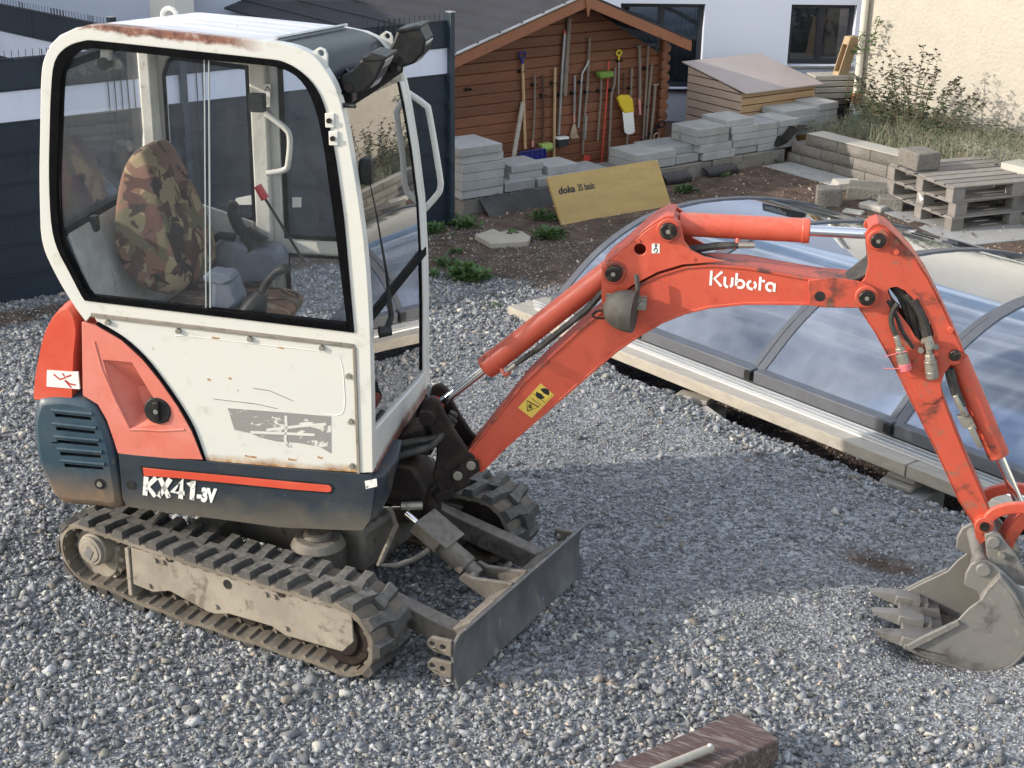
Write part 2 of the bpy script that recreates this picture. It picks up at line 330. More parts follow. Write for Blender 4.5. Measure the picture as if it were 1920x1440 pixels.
# ---------------- undercarriage: crawler tracks (x forward, y left)
TR, TF, TB = -.648, .576, .165
def belt_path(r, n=150):
    """closed loop round sprocket and idler, sagging a little over the rollers at the bottom"""
    pts = []
    zc = .138; zt = zc+r
    for i in range(60): x = TR+(TF-TR)*i/60; pts.append((x, zt-.012*math.sin(math.pi*i/60)))
    for i in range(28): a = math.pi/2-math.pi*i/28; pts.append((TF+r*math.cos(a), zc+r*math.sin(a)))
    for i in range(60):
        x = TF-(TF-TR)*i/60; k = i/60
        pts.append((x, zc-r+.006*math.sin(k*math.pi*5)**2*1.2+(.035*(k-.55)**2/.2 if k > .55 else 0)))
    for i in range(28): a = -math.pi/2-math.pi*i/28; pts.append((TR+r*math.cos(a), zc+r*math.sin(a)+.03*(1-i/28)))
    # resample evenly
    P = np.array(pts+[pts[0]]); d = np.r_[0, np.cumsum(np.hypot(*np.diff(P, axis=0).T))]
    q = np.linspace(0, d[-1], n, endpoint=False); return np.c_[np.interp(q, d, P[:, 0]), np.interp(q, d, P[:, 1])], d[-1]
def track(y0, y1, side):
    T = empty('crawler_track', parent=EX)
    P, L = belt_path(.130); n = len(P)
    tan = np.roll(P, -1, 0)-np.roll(P, 1, 0); tan /= np.linalg.norm(tan, axis=1)[:, None]
    nr = np.c_[-tan[:, 1], tan[:, 0]]           # outward
    cc = P.mean(0)
    if ((P[0]-cc)@nr[0]) < 0: nr = -nr
    b = M(); th = .019
    vs = []
    for i in range(n):
        for (o_, y) in ((0, y0), (th, y0+.004), (th, y1-.004), (0, y1)): vs.append((P[i, 0]+nr[i, 0]*o_, y, P[i, 1]+nr[i, 1]*o_))
    fs = []
    for i in range(n):
        j = (i+1) % n
        for k in range(4): fs.append((i*4+k, i*4+(k+1) % 4, j*4+(k+1) % 4, j*4+k))
    b.add(vs, fs); part('rubber_belt', b, RUBBERI, T)
    # inner drive ribs: chevron ridges + centre guide lugs
    rb = M(); NR = 52
    for q in range(NR):
        i = int(q*n/NR) % n; p = P[i]; t = tan[i]; m_ = nr[i]
        for (ya, yb, sk) in ((y0+.004, (y0+y1)/2-.03, .0), ((y0+y1)/2+.03, y1-.004, .0)):
            A = []
            for (dx, dn) in ((-.011, 0), (-.006, -.008), (.006, -.008), (.011, 0)):
                A.append((p[0]+t[0]*dx+m_[0]*dn, p[1]+t[1]*dx+m_[1]*dn))
            vv = [(x, ya, z) for x, z in A]+[(x+t[0]*.012, yb, z+t[1]*.012) for x, z in A]
            rb.add(vv, [(0,1,2,3),(7,6,5,4),(0,4,5,1),(1,5,6,2),(2,6,7,3)])
        if q % 1 == 0:
            for yc in ((y0+y1)/2-.022, (y0+y1)/2+.022):
                A = [(-.012, 0), (-.006, -.026), (.006, -.026), (.012, 0)]
                A = [(p[0]+t[0]*dx+m_[0]*dn, p[1]+t[1]*dx+m_[1]*dn) for dx, dn in A]
                vv = [(x, yc-.01, z) for x, z in A]+[(x, yc+.01, z) for x, z in A]
                rb.add(vv, [(0,1,2,3),(7,6,5,4),(0,4,5,1),(1,5,6,2),(2,6,7,3)])
    part('drive_ridges', rb, RUBBERI, T)['kind'] = 'stuff'
    # tread lugs: two staggered rows of skewed blocks, each a part
    NL = 36; wy = (y1-y0)
    for q in range(NL*2):
        row = q % 2; i = int((q+.0)*n/(NL*2)) % n; p = P[i]; t = tan[i]; m_ = nr[i]
        if row == 0: ya, yb = y0-.001, y0+wy*.56
        else: ya, yb = y1+.001, y0+wy*.44
        h = .026*random.uniform(.9, 1.06)
        vs = []
        for (yy, w_, sh) in ((ya, .024, 0), ((ya+yb)/2, .020, .008), (yb, .032, .020)):
            for (dx, dn) in ((-w_-.006, th-.003), (w_+.006, th-.003), (w_*.86, th+h), (-w_*.86, th+h)):
                if dn > th: yq = yy+(.006 if yy == ya and row == 0 else (-.006 if yy == ya else 0))
                else: yq = yy
                vs.append((p[0]+t[0]*(dx+sh)+m_[0]*dn, yq, p[1]+t[1]*(dx+sh)+m_[1]*dn))
        g_ = M(); g_.add(vs, [(0,1,2,3),(8,11,10,9)]+[(a*4+k, a*4+(k+1) % 4, (a+1)*4+(k+1) % 4, (a+1)*4+k) for a in (0, 1) for k in range(4)])
        part('tread_lug', g_, RUBBER, T, flat=True)
    # frame
    f = M(); yo = y0+.012 if side < 0 else y1-.012; yi = yo+.045 if side < 0 else yo-.045
    PO = [(-0.418,0.246),(0.627,0.260),(0.633,0.142),(0.581,0.084),(0.320,0.074),(0.260,0.095),(0.057,0.088),(-0.009,0.068),(-0.061,0.069),(-0.236,0.104),(-0.314,0.076),(-0.424,0.084)]
    f.prism(PO, ww, yo, yo+.008*(1 if side < 0 else -1)); part('side_plate', f, MUDST, T, bevel=.004)
    f = M(); f.fbox(Vector3, -.44, .60, min(y0, y1)+.05, max(y0, y1)-.05, .07, .20); part('track_frame', f, MUDST, T, bevel=.01)
    f = M(); f.fbox(Vector3, -.445, -.425, y0+.005, y1-.005, .03, .24); part('end_flange', f, MUDST, T, bevel=.003)
    yq = y0 if side < 0 else y1; s_ = 1 if side < 0 else -1
    # travel motor hub / sprocket
    hc = [(-0.632,0.172)][0]
    hb = M(); hb.cyl((hc[0]+.01, yq+s_*.005, hc[1]+.01), (hc[0], yq+s_*.16, hc[1]), .068, .068, 28); part('travel_motor_hub', hb, MUDST, T, bevel=.008)
    hb = M(); hb.cyl((hc[0]+.01, yq-s_*.006, hc[1]+.01), (hc[0]+.01, yq+s_*.01, hc[1]+.01), .060, .062, 28); hb.cyl((hc[0]+.01, yq-s_*.010, hc[1]+.01), (hc[0]+.01, yq, hc[1]+.01), .047, .047, 24); part('hub_cover', hb, MUDST, T, bevel=.003)
    hb = M(); hb.obb((hc[0]-.02, yq-s_*.013, hc[1]-.01), (.025, 0, .045), (0, s_*.004, 0), (.03, 0, -.018)); part('hub_plate', hb, STEELG, T)
    sp = M(); sp.cyl((TR, yq+s_*.06, .14), (TR, yq+s_*.10, .14), .108, .115, 30)
    for k in range(14):
        a = 2*math.pi*k/14; c_, s2 = math.cos(a), math.sin(a)
        sp.obb((TR+c_*.10-s2*-.012-0, yq+s_*.065, .14+s2*.09-c_*.012), (c_*.03, 0, s2*.03), (0, s_*.03, 0), (-s2*.02, 0, c_*.02))
    part('sprocket', sp, MUDST, T)
    idl = M(); idl.cyl((TF, yq+s_*.03, .138), (TF, yq+s_*.20, .138), .120, .120, 36); part('front_idler', idl, DKST, T, bevel=.01)
    idl = M(); idl.cyl((TF, yq+s_*.015, .138), (TF, yq+s_*.03, .138), .07, .075, 28); part('idler_hub', idl, DKST, T, bevel=.004)
    for rx in (-.36, -.12, .12, .36):
        ro = M(); ro.cyl((rx, yq+s_*.05, .075), (rx, yq+s_*.20, .075), .036, .036, 20); part('track_roller', ro, DKST, T)
    for (bx, bz) in [(-0.292,0.226),(-0.252,0.228),(-0.334,0.102),(-0.002,0.106),(0.242,0.229),(0.283,0.230),(0.329,0.110)]:
        bo = M(); bo.cyl((bx, yo-s_*.010, bz), (bx, yo+s_*.004, bz), .010, .011, 6); part('bolt', bo, MUDST, T)
    for (bx, bz) in [(-0.220,0.255),(0.314,0.254)]:
        nb = M(); nb.cyl((bx, yo-s_*.006, bz), (bx, yo+s_*.004, bz), .017, .017, 14); part('slot_plug', nb, DKST, T)
    h_ = [(0.060,0.218)][0]; nb = M(); nb.cyl((h_[0], yo-s_*.003, h_[1]), (h_[0], yo+s_*.004, h_[1]), .019, .019, 18); part('grease_hole', nb, BLACKP, T)
Vector3 = lambda a, b, c: Vector((a, b, c))
track(-.62, -.39, -1); track(.39, .62, 1)

# chassis
c = M(); c.fbox(Vector3, -.42, .40, -.20, .20, .16, .34); part('chassis', c, BLARM, bevel=.02)
for x0 in (-.32, .20):
    for s_ in (-1, 1):
        c = M(); c.fbox(Vector3, x0, x0+.12, min(s_*.18, s_*.42), max(s_*.18, s_*.42), .16, .28); part('chassis_leg', c, BLARM, bevel=.01)
c = M(); c.cyl((0, 0, .34), (0, 0, .47), .26, .26, 48); part('slew_ring', c, DKST, bevel=.01)
c = M(); c.cyl((.26, -.30, .30), (.26, -.30, .335), .11, .09, 20); c.cyl((.26, -.30, .335), (.26, -.30, .36), .06, .05, 12); part('swivel_cover', c, BLARM, bevel=.006)

# ---------------- dozer blade
BL = empty('dozer_blade', parent=EX)
prof = [(1.045, .262), (1.020, .235), (.998, .19), (.990, .13), (.995, .06), (1.012, .003)]
b = M(); n = len(prof); vs = []
for y in (-.50, .50):
    for x, z in prof: vs.append((x, y, z))
    for x, z in prof: vs.append((x-.014, y, z))
fs = []
N2 = 2*n
for i in range(n-1):
    fs.append((i, i+1, N2+i+1, N2+i)); fs.append((n+i, N2+n+i, N2+n+i+1, n+i+1)); fs.append((i, n+i, n+i+1, i+1)); fs.append((N2+i, N2+i+1, N2+n+i+1, N2+n+i))
fs.append((0, N2, N2+n, n)); fs.append((n-1, n+n-1, N2+n+n-1, N2+n-1))
b.add(vs, fs); part('blade_plate', b, BLADE, BL, bevel=.002)
for s_ in (-1, 1):
    a_ = M(); y = s_*.335
    a_.add([(x, y+dy, z+dz) for (x, z, w_) in ((.40, .20, .03), (.97, .095, .035)) for (dy, dz) in ((-w_, -.045), (w_, -.045), (w_, .045), (-w_, .045))], [(0,1,2,3),(7,6,5,4)]+[(k, 4+k, 4+(k+1) % 4, (k+1) % 4) for k in range(4)])
    part('push_arm', a_, BLARM, BL, bevel=.006)
    g_ = M(); g_.prism([(.86, .14), (.985, .20), (.985, .05), (.88, .06)], ww, y-s_*.02, y-s_*.032); part('gusset', g_, BLARM, BL, bevel=.003)
c = M(); c.add([(x, y, z) for x, z in ((.90, .155), (.985, .215), (.985, .07), (.90, .06)) for y in (-.37, .37)], [(0,1,3,2),(2,3,5,4),(4,5,7,6),(6,7,1,0),(0,2,4,6),(1,7,5,3)]); part('cross_beam', c, BLARM, BL, bevel=.006)
# bolt-on extension lugs behind the near end
for zc in (.165, .075):
    L_ = [(.985, zc+.035), (.90, zc+.028), (.885, zc+.01), (.885, zc-.012), (.91, zc-.028), (.985, zc-.03)]
    g_ = M(); hol = [[(.905+.012*math.cos(q*math.pi/4), zc+.012*math.sin(q*math.pi/4)) for q in range(8)], [(.95+.012*math.cos(q*math.pi/4), zc+.012*math.sin(q*math.pi/4)) for q in range(8)]]
    g_.prism(L_, lambda a, b_, d: Vector((a, d, b_)), -.51, -.492, holes=hol); part('extension_lug', g_, BLARM, BL, bevel=.003)
    g_ = M(); g_.prism(L_, lambda a, b_, d: Vector((a, d, b_)), .47, .488, holes=hol); part('extension_lug', g_, BLARM, BL, bevel=.003)
# blade cylinder with its guard
_q = [(0.471,0.361),(0.847,0.147)]; p0, p1 = Vector((_q[0][0], .0, _q[0][1])), Vector((_q[1][0], .0, _q[1][1]))
d = (p1-p0)
c = M(); c.cyl(p0+d*.28, p0+d*.76, .044, .044, 24); part('blade_cylinder', c, BLARM, BL, bevel=.006)
c = M(); c.cyl(p0, p0+d*.3, .016, .016, 14); part('blade_cylinder_rod', c, CHROME, BL)
c = M(); c.cyl(p0+d*.74, p0+d*.88, .034, .03, 16); c.cyl(p0+d*.84-UL*.06, p0+d*.84+UL*.06, .02, .02, 14); part('cylinder_eye', c, BLARM, BL, bevel=.004)
c = M()
sd_ = Vector((0, 1, 0)); dn = d.normalized(); nn = dn.cross(sd_).normalized()
if nn.z < 0: nn = -nn
o = p0+d*.16
c.obb(o-sd_*.070+nn*.050, dn*.16, sd_*.14, nn*.006); c.obb(o-sd_*.072-nn*.0, dn*.13, sd_*.006, nn*.054); c.obb(o+sd_*.066-nn*.0, dn*.13, sd_*.006, nn*.054)
part('cylinder_guard', c, BLARM, BL, bevel=.002)
for yy in (-.065, .045):
    g_ = M(); q_ = p0+d*.84; g_.prism([(q_.x-.035, q_.z), (q_.x-.01, q_.z+.03), (q_.x+.03, q_.z+.02), (.99, .225), (.985, .12), (.89, .12)], ww, yy-.01, yy+.01); part('cylinder_bracket', g_, BLARM, BL, bevel=.004)
h_ = M(); h_.tube([up(.44, -.40, .50), up(.46, -.38, .42), (.52, -.27, .27), (.55, -.20, .24), (.58, -.12, .24), (.62, -.07, .27)], .011, 8); part('blade_hose', h_, BLARM, BL)

# ---------------- upper body: skirt
def fcurve(pts, k=3):
    """smooth closed/open polyline with Catmull-Rom"""
    out = []; n = len(pts)
    for i in range(n-1):
        p0, p1, p2, p3 = pts[max(i-1, 0)], pts[i], pts[i+1], pts[min(i+2, n-1)]
        for j in range(k):
            t = j/k; out.append(tuple(.5*((2*p1[a])+(-p0[a]+p2[a])*t+(2*p0[a]-5*p1[a]+4*p2[a]-p3[a])*t*t+(-p0[a]+3*p1[a]-3*p2[a]+p3[a])*t**3) for a in (0, 1)))
    out.append(pts[-1]); return out
SK = [(-0.590,0.666),(-0.361,0.665),(-0.110,0.666),(0.117,0.665),(0.382,0.668),(0.406,0.639),(0.400,0.563),(0.386,0.484),(0.356,0.437),(0.274,0.431),(0.034,0.418),(-0.165,0.427),(-0.394,0.436),(-0.574,0.446),(-0.589,0.479),(-0.589,0.580)]
s_ = M(); s_.prism(SK, us, -.48, -.40)
SKO = part('side_skirt', s_, SKIRT, bevel=.014, seg=3)
s_ = M()  # front nose piece that wraps round the corner
nx = [(0.402,0.654),(0.398,0.463)]
s_.add([up(nx[0][0]-.02, -.476, nx[0][1]), up(nx[0][0]+.035, -.44, nx[0][1]+.005), up(nx[0][0]+.055, -.30, nx[0][1]+.01), up(nx[0][0]+.03, -.14, nx[0][1]+.02),
        up(nx[1][0]-.02, -.476, nx[1][1]), up(nx[1][0]+.015, -.44, nx[1][1]+.02), up(nx[1][0]+.025, -.34, nx[1][1]+.05), up(nx[1][0]+.0, -.14, nx[1][1]+.10),
        up(0, -.40, nx[0][1]), up(0, -.14, nx[0][1]), up(0, -.40, nx[1][1]), up(0, -.14, nx[1][1]+.1)],
       [(0,1,5,4),(1,2,6,5),(2,3,7,6),(0,8,9,3,2,1),(4,5,6,7,11,10),(3,9,11,7),(0,4,10,8)])
part('front_skirt', s_, SKIRT, bevel=.012, seg=3)
s_ = M(); s_.prism(SK, us, .40, .48); part('side_skirt', s_, SKIRT, bevel=.014)
s_ = M(); s_.fbox(lambda a, b, c: up(a, b, c), -.70, .36, -.40, .40, .47, .62); part('slew_frame', s_, DKST, bevel=.01)
st = [(-0.494,0.619),(-0.363,0.617),(-0.112,0.616),(0.116,0.614),(0.233,0.614),(0.243,0.604),(0.240,0.590),(0.226,0.585),(0.094,0.583),(-0.134,0.586),(-0.365,0.588),(-0.493,0.585)]
s_ = M(); s_.prism(st, us, -.484, -.478); part('orange_stripe', s_, HOOD, SKO, bevel=.001)
gr_ = [(-0.507,0.624),(0.239,0.620),(0.253,0.602),(0.238,0.579),(-0.498,0.576)]; s_ = M(); s_.prism(gr_, us, -.4822, -.478); part('stripe_recess', s_, BLACKP, SKO)
hl = [(-0.549,0.541)][0]; s_ = M(); s_.cyl(up(hl[0], -.483, hl[1]), up(hl[0], -.47, hl[1]), .019, .019, 20); part('skirt_hole', s_, BLACKP, SKO)
tx = [(-0.496,0.502),(-0.289,0.502),(-0.289,0.502),(-0.205,0.501)]
A_, B_ = tx[0], tx[1]; dx_ = Vector((B_[0]-A_[0], 0, B_[1]-A_[1])); L_ = dx_.length; sl = (B_[1]-A_[1])/(B_[0]-A_[0])
def tfn(o_, sl_): return lambda a, b, d: up(o_[0]+a, d, o_[1]+b+a*sl_)
s_ = M(); kk = L_*.93/3.0
for st_ in ([(0, 0), (0, 1)], [(.62, 1), (.12, .5), (.66, 0)], [(.85, 0), (1.50, 1)], [(.85, 1), (1.50, 0)], [(2.22, 0), (2.22, 1), (1.68, .32), (2.44, .32)], [(2.62, .76), (2.92, 1), (2.92, 0)]):
    s_.ribbon([((a+b*.18)*kk, b*.080) for a, b in st_], .30*kk, tfn(A_, sl), -.4830, -.4825)
s_ = s_; part('model_lettering', s_, LETWORN, SKO, flat=True)
A_, B_ = tx[2], tx[3]; s_ = text_mesh('-3V', .075, tfn(A_, sl), -.4825, shear=.18, bold=.005, w=(B_[0]-A_[0])); part('model_lettering', s_, LETW, SKO, flat=True)
em = [(0.369,0.643),(0.414,0.656),(0.416,0.626),(0.373,0.611)]; s_ = M(); s_.prism(em, us, -.4815, -.478); part('worn_badge', s_, LETWORN, SKO)

# ---------------- counterweight hood, faded side panel, louvred cover
HO = [(-0.758,0.857),(-0.832,0.847),(-0.894,0.842),(-0.926,0.846),(-0.917,0.910),(-0.901,0.976),(-0.880,1.046),(-0.856,1.116),(-0.827,1.173),(-0.795,1.217),(-0.758,1.245),(-0.725,1.241),(-0.711,1.165),(-0.730,1.058)]
def shell(P, y0, y1, inset, cx, cz, steps=5, power=2.2):
    """side profile bulging outwards: rings shrink towards the y0 face like a rounded cushion"""
    m = M(); n = len(P); k = 0
    for i in range(steps+1):
        t = i/steps; y = y1+(y0-y1)*(math.sin(t*math.pi/2)); s = 1-inset*(1-math.cos(t*math.pi/2))**1.0
        m.v += [tuple(up(cx+(x-cx)*s, y, cz+(z-cz)*s)) for x, z in P]
    for i in range(steps):
        for j in range(n): m.f.append((i*n+j, i*n+(j+1) % n, (i+1)*n+(j+1) % n, (i+1)*n+j))
    m.f.append(tuple(range(steps*n, steps*n+n))); return m
cxh, czh = sum(p[0] for p in HO)/len(HO), sum(p[1] for p in HO)/len(HO)
m_ = shell(fcurve(HO+[HO[0]], 3)[:-1], -.475, -.30, .10, cxh+.05, czh); HOO = part('engine_hood_corner', m_, HOOD, ang=50)
# rear hood across the back
RH = [(-0.980,0.802),(-0.970,0.868),(-0.954,0.935),(-0.933,1.007),(-0.908,1.078),(-0.878,1.136),(-0.846,1.181),(-0.809,1.209)]
m_ = M(); R0 = RH+[(-0.763,1.106),(-0.730,1.044),(-0.751,0.821)]
m_.prism(R0, us, -.31, .47); part('rear_engine_hood', m_, HOOD, bevel=.02)
FP = [(-0.688,1.184),(-0.633,1.174),(-0.540,1.125),(-0.465,1.056),(-0.403,0.976),(-0.342,0.882),(-0.293,0.785),(-0.254,0.671),(-0.383,0.664),(-0.506,0.664),(-0.593,0.667),(-0.605,0.721),(-0.625,0.800),(-0.656,0.862),(-0.712,0.894)]
RC = [(-0.618,1.042),(-0.506,1.040),(-0.434,0.908),(-0.376,0.817),(-0.537,0.775),(-0.575,0.843)]     # recess mouth
m_ = M(); m_.prism(FP, us, -.478, -.462, holes=[RC]); FPO = part('side_service_panel', m_, FADED, bevel=.004)
# recess walls
inn = [(a*.35+sum(p[0] for p in RC)/6*.65+.02, b*.35+sum(p[1] for p in RC)/6*.65-.035) for a, b in RC]
m_ = M(); m_.v = [tuple(up(a, -.470, b)) for a, b in RC]+[tuple(up(a, -.40, b)) for a, b in inn]
m_.f = [(i, (i+1) % 6, 6+(i+1) % 6, 6+i) for i in range(6)]+[tuple(range(6, 12))]; part('filler_recess', m_, FADED, FPO, flat=True)
# raised ridge lines of the moulded panel
for q in ([(-0.646,1.113),(-0.627,1.010),(-0.584,0.882),(-0.536,0.769)], [(-0.536,0.769),(-0.479,0.774),(-0.416,0.775),(-0.321,0.788)]):
    m_ = M(); m_.tube([us(a, b, -.476) for a, b in q], .006, 8); part('moulded_ridge', m_, FADED, FPO)
cp = [(-0.420,0.853)][0]
m_ = M(); m_.cyl(up(cp[0], -.41, cp[1]), up(cp[0], -.484, cp[1]+.004), .055, .052, 28); m_.obb(up(cp[0]-.012, -.496, cp[1]-.035), UF*.024+UZ*.006, UL*.014, UZ*.075); FC = part('fuel_cap', m_, BLACKP, FPO, bevel=.004)
m_ = M(); m_.cyl(up(cp[0]+.0, -.499, cp[1]+.006), up(cp[0], -.49, cp[1]+.006), .009, .009, 12); part('cap_lock', m_, STEELG, FC)
st = [(-0.845,0.984),(-0.722,0.985),(-0.722,0.917),(-0.854,0.917)]; m_ = M(); m_.prism(st, us, -.4775, -.470); dec = part('warning_sticker', m_, STICKW, HOO)
for q in ([(-0.820,0.969),(-0.797,0.950),(-0.774,0.960),(-0.785,0.976)], [(-0.778,0.949),(-0.760,0.936),(-0.737,0.933)], [(-0.770,0.963),(-0.750,0.971)], [(-0.776,0.947),(-0.755,0.921)]):
    m_ = M(); m_.ribbon(q, .006, us, -.4785, -.4775); part('sticker_print', m_, REDPR if q[0][0] < -.66 else INKB, dec, flat=True)
VC = [(-0.891,0.870),(-0.912,0.818),(-0.923,0.763),(-0.925,0.696),(-0.922,0.630),(-0.911,0.570),(-0.894,0.520),(-0.871,0.465),(-0.831,0.430),(-0.754,0.428),(-0.667,0.430),(-0.597,0.432),(-0.598,0.525),(-0.603,0.618),(-0.612,0.706),(-0.632,0.787),(-0.663,0.850),(-0.700,0.879),(-0.774,0.886),(-0.839,0.883)]
cxv, czv = sum(p[0] for p in VC)/len(VC), sum(p[1] for p in VC)/len(VC)
SL = [[(-0.830,0.814),(-0.685,0.811),(-0.682,0.796),(-0.827,0.799)], [(-0.831,0.759),(-0.675,0.755),(-0.672,0.740),(-0.828,0.744)], [(-0.832,0.706),(-0.667,0.705),(-0.664,0.690),(-0.827,0.691)], [(-0.824,0.656),(-0.661,0.657),(-0.658,0.642),(-0.822,0.641)], [(-0.812,0.608),(-0.655,0.607),(-0.654,0.594),(-0.809,0.593)]]
# bulged louvred cover: rim shell + face plate with real slots
mm = M(); Vf = fcurve(VC+[VC[0]], 2)[:-1]; n = len(Vf); sc = .86
ins = [(cxv+(x-cxv)*sc, czv+(z-czv)*sc) for x, z in Vf]
for (P_, y) in ((Vf, -.34), (Vf, -.455), ([(cxv+(x-cxv)*.96, czv+(z-czv)*.96) for x, z in Vf], -.478), (ins, -.486)): mm.v += [tuple(up(x, y, z)) for x, z in P_]
for i in range(3):
    for j in range(n): mm.f.append((i*n+j, i*n+(j+1) % n, (i+1)*n+(j+1) % n, (i+1)*n+j))
VO = part('louvred_side_cover', mm, VENTC, ang=50)
mm = M(); mm.prism(ins, us, -.486, -.476, holes=SL); part('louvre_face', mm, VENTC, VO, bevel=.003)
mm = M(); mm.prism(ins, us, -.455, -.45); part('louvre_backing', mm, BLACKP, VO)
for s_ in SL:   # a raised lip above every slot
    mm = M(); mm.tube([us(s_[0][0]-.01, s_[0][1]+.014, -.486), us(s_[1][0]+.01, s_[1][1]+.014, -.486)], .008, 8); part('louvre_lip', mm, VENTC, VO)
bz = [(-0.672,0.536)][0]; mm = M(); mm.cyl(up(bz[0], -.489, bz[1]), up(bz[0], -.47, bz[1]), .022, .022, 20); mm2 = M(); mm2.cyl(up(bz[0], -.494, bz[1]), up(bz[0], -.485, bz[1]), .011, .011, 12)
part('bolt_recess', mm, BLACKP, VO); part('cover_bolt', mm2, FIT, VO)
m_ = M(); m_.prism([(x, z) for x, z in (VC)], us, -.34, .46); part('rear_counterweight', m_, VENTC, bevel=.03)

# ---------------- cab
CAB = empty('cab', parent=EX)
RUSTM = pm('rust_stain', (.30, .13, .05), .9, var=((.45, .30, .16), 60, .45, .6))
PANE_EDGE = pm('pale_glass_edge', (.34, .38, .38), .3)
OUT = [(-0.673,1.186),(-0.700,1.224),(-0.723,1.263),(-0.751,1.314),(-0.775,1.365),(-0.796,1.416),(-0.808,1.457),(-0.813,1.507),(-0.810,1.568),(-0.796,1.723),(-0.779,1.861),(-0.763,1.989),(-0.753,2.063),(-0.739,2.124),(-0.709,2.177),(-0.667,2.215),(-0.606,2.242),(-0.524,2.258),(-0.306,2.248),(-0.007,2.230),(0.080,2.225),(0.164,2.212),(0.225,2.187),(0.261,2.148),(0.296,2.091),(0.318,2.021),(0.336,1.931),(0.363,1.749),(0.388,1.524),(0.399,1.270),(0.401,0.986),(0.399,0.678),(0.348,0.671),(0.337,1.165),(-0.647,1.215)]
WOUT = [(-0.667,1.269),(-0.679,1.289),(-0.718,1.377),(-0.754,1.461),(-0.767,1.555),(-0.758,1.719),(-0.739,1.878),(-0.717,2.033),(-0.695,2.126),(-0.651,2.176),(-0.583,2.202),(-0.514,2.203),(-0.197,2.184),(0.051,2.169),(0.125,2.160),(0.186,2.127),(0.233,2.076),(0.262,2.005),(0.289,1.869),(0.306,1.727),(0.319,1.590),(0.342,1.220)]
WIN = [(-0.643,1.285),(-0.661,1.306),(-0.698,1.388),(-0.731,1.468),(-0.740,1.557),(-0.728,1.721),(-0.705,1.880),(-0.684,2.029),(-0.667,2.098),(-0.624,2.156),(-0.564,2.178),(-0.512,2.178),(-0.199,2.160),(0.039,2.149),(0.124,2.137),(0.183,2.100),(0.225,2.020),(0.251,1.896),(0.268,1.744),(0.283,1.613),(0.317,1.246)]
OUT0 = OUT; OUT = spoly(OUT); WOUT = spoly(WOUT, 3, 34); WIN = spoly(WIN, 3, 34)
m_ = M(); m_.prism(OUT, us, -.475, -.425, holes=[WOUT]); part('side_frame', m_, CABW, CAB, bevel=.010, seg=3)
m_ = M(); m_.prism(WOUT, us, -.481, -.44, holes=[WIN]); WS = part('window_seal', m_, SEALM, CAB, bevel=.0025)
ymul = [(-0.159,2.158),(-0.142,2.157),(-0.192,1.267),(-0.208,1.268)]
m_ = M(); 
GLl = [p for p in WIN]
m_.prism(WIN, us, -.458, -.454); part('side_window', m_, CABGL, CAB)
m_ = M(); m_.prism([(-0.163,2.158),(-0.159,2.158),(-0.210,1.268),(-0.214,1.267)], us, -.462, -.459); part('sliding_pane_edge', m_, PANE_EDGE, CAB)
m_ = M(); m_.prism([(-0.146,2.157),(-0.142,2.157),(-0.192,1.265),(-0.197,1.265)], us, -.466, -.459); part('sliding_pane_edge', m_, PANE_EDGE, CAB)
m_ = M(); m_.prism([(-0.199,1.271),(0.319,1.250),(0.320,1.232),(-0.200,1.253)], us, -.484, -.450); part('sliding_window_rail', m_, SEALM, CAB, bevel=.002)
# seam strip and lower panel
m_ = M(); m_.prism([(-0.650,1.223),(0.341,1.176),(0.341,1.162),(-0.647,1.207)], us, -.480, -.470); part('seam_strip', m_, MUDST, CAB, bevel=.002)
m_ = M(); m_.prism([(0.335,1.165),(0.347,1.164),(0.352,0.669),(0.340,0.668)], us, -.480, -.470); part('seam_strip', m_, MUDST, CAB, bevel=.002)
LP = [(-0.642,1.206),(0.335,1.159),(0.341,0.668),(0.031,0.663),(-0.249,0.664),(-0.289,0.786),(-0.339,0.885),(-0.400,0.980),(-0.460,1.059),(-0.539,1.130),(-0.628,1.178)]
m_ = M(); m_.prism(LP, us, -.470, -.455); LPO = part('lower_side_panel', m_, PANW, CAB, bevel=.004)
EMB = [(-0.330,1.150),(-0.299,1.157),(-0.027,1.146),(0.248,1.132),(0.290,1.099),(0.298,1.017),(0.297,0.924),(0.274,0.894),(0.234,0.891),(0.204,0.893)]
m_ = M(); m_.tube([us(a, b, -.4680) for a, b in fcurve(EMB, 3)], .0036, 6); part('pressed_ridge', m_, PANW, LPO)
for (a, b) in [(-0.588,1.189),(-0.318,1.176),(-0.048,1.165),(0.220,1.151),(0.316,1.050),(0.320,0.873),(0.319,0.696)]:
    bo = M(); bo.cyl(up(a, -.481, b), up(a, -.468, b), .010, .012, 8); part('panel_bolt', bo, FIT, LPO)
GP = [(-0.149,0.886),(0.042,0.887),(0.244,0.886),(0.241,0.739),(0.199,0.761),(0.118,0.770),(-0.005,0.768),(-0.065,0.793),(-0.127,0.801)]
m_ = M(); m_.prism(GP, us, -.4712, -.469); part('sticker_residue', m_, GREYP, LPO)
for q in ([(0.074,0.875),(0.074,0.831),(0.067,0.777),(0.078,0.750)], [(-0.003,0.811),(0.121,0.837),(0.227,0.855)], [(-0.065,0.797),(0.038,0.802),(0.181,0.808)], [(-0.029,0.773),(0.036,0.763),(0.087,0.755)]):
    m_ = M(); m_.ribbon(q, .010, us, -.4722, -.4712); part('scrape_mark', m_, WHITE, LPO, flat=True)
for q in ([(-0.202,0.918),(-0.039,0.912),(0.042,0.900)], [(-0.046,0.973),(0.015,0.969),(0.104,0.935)]):
    m_ = M(); m_.ribbon(q, .0022, us, -.4712, -.470); part('scratch', m_, MUDST, LPO, flat=True)
edg = fcurve([(-0.631,1.183),(-0.537,1.132),(-0.458,1.061),(-0.398,0.982),(-0.337,0.887),(-0.287,0.789),(-0.252,0.666)], 3)
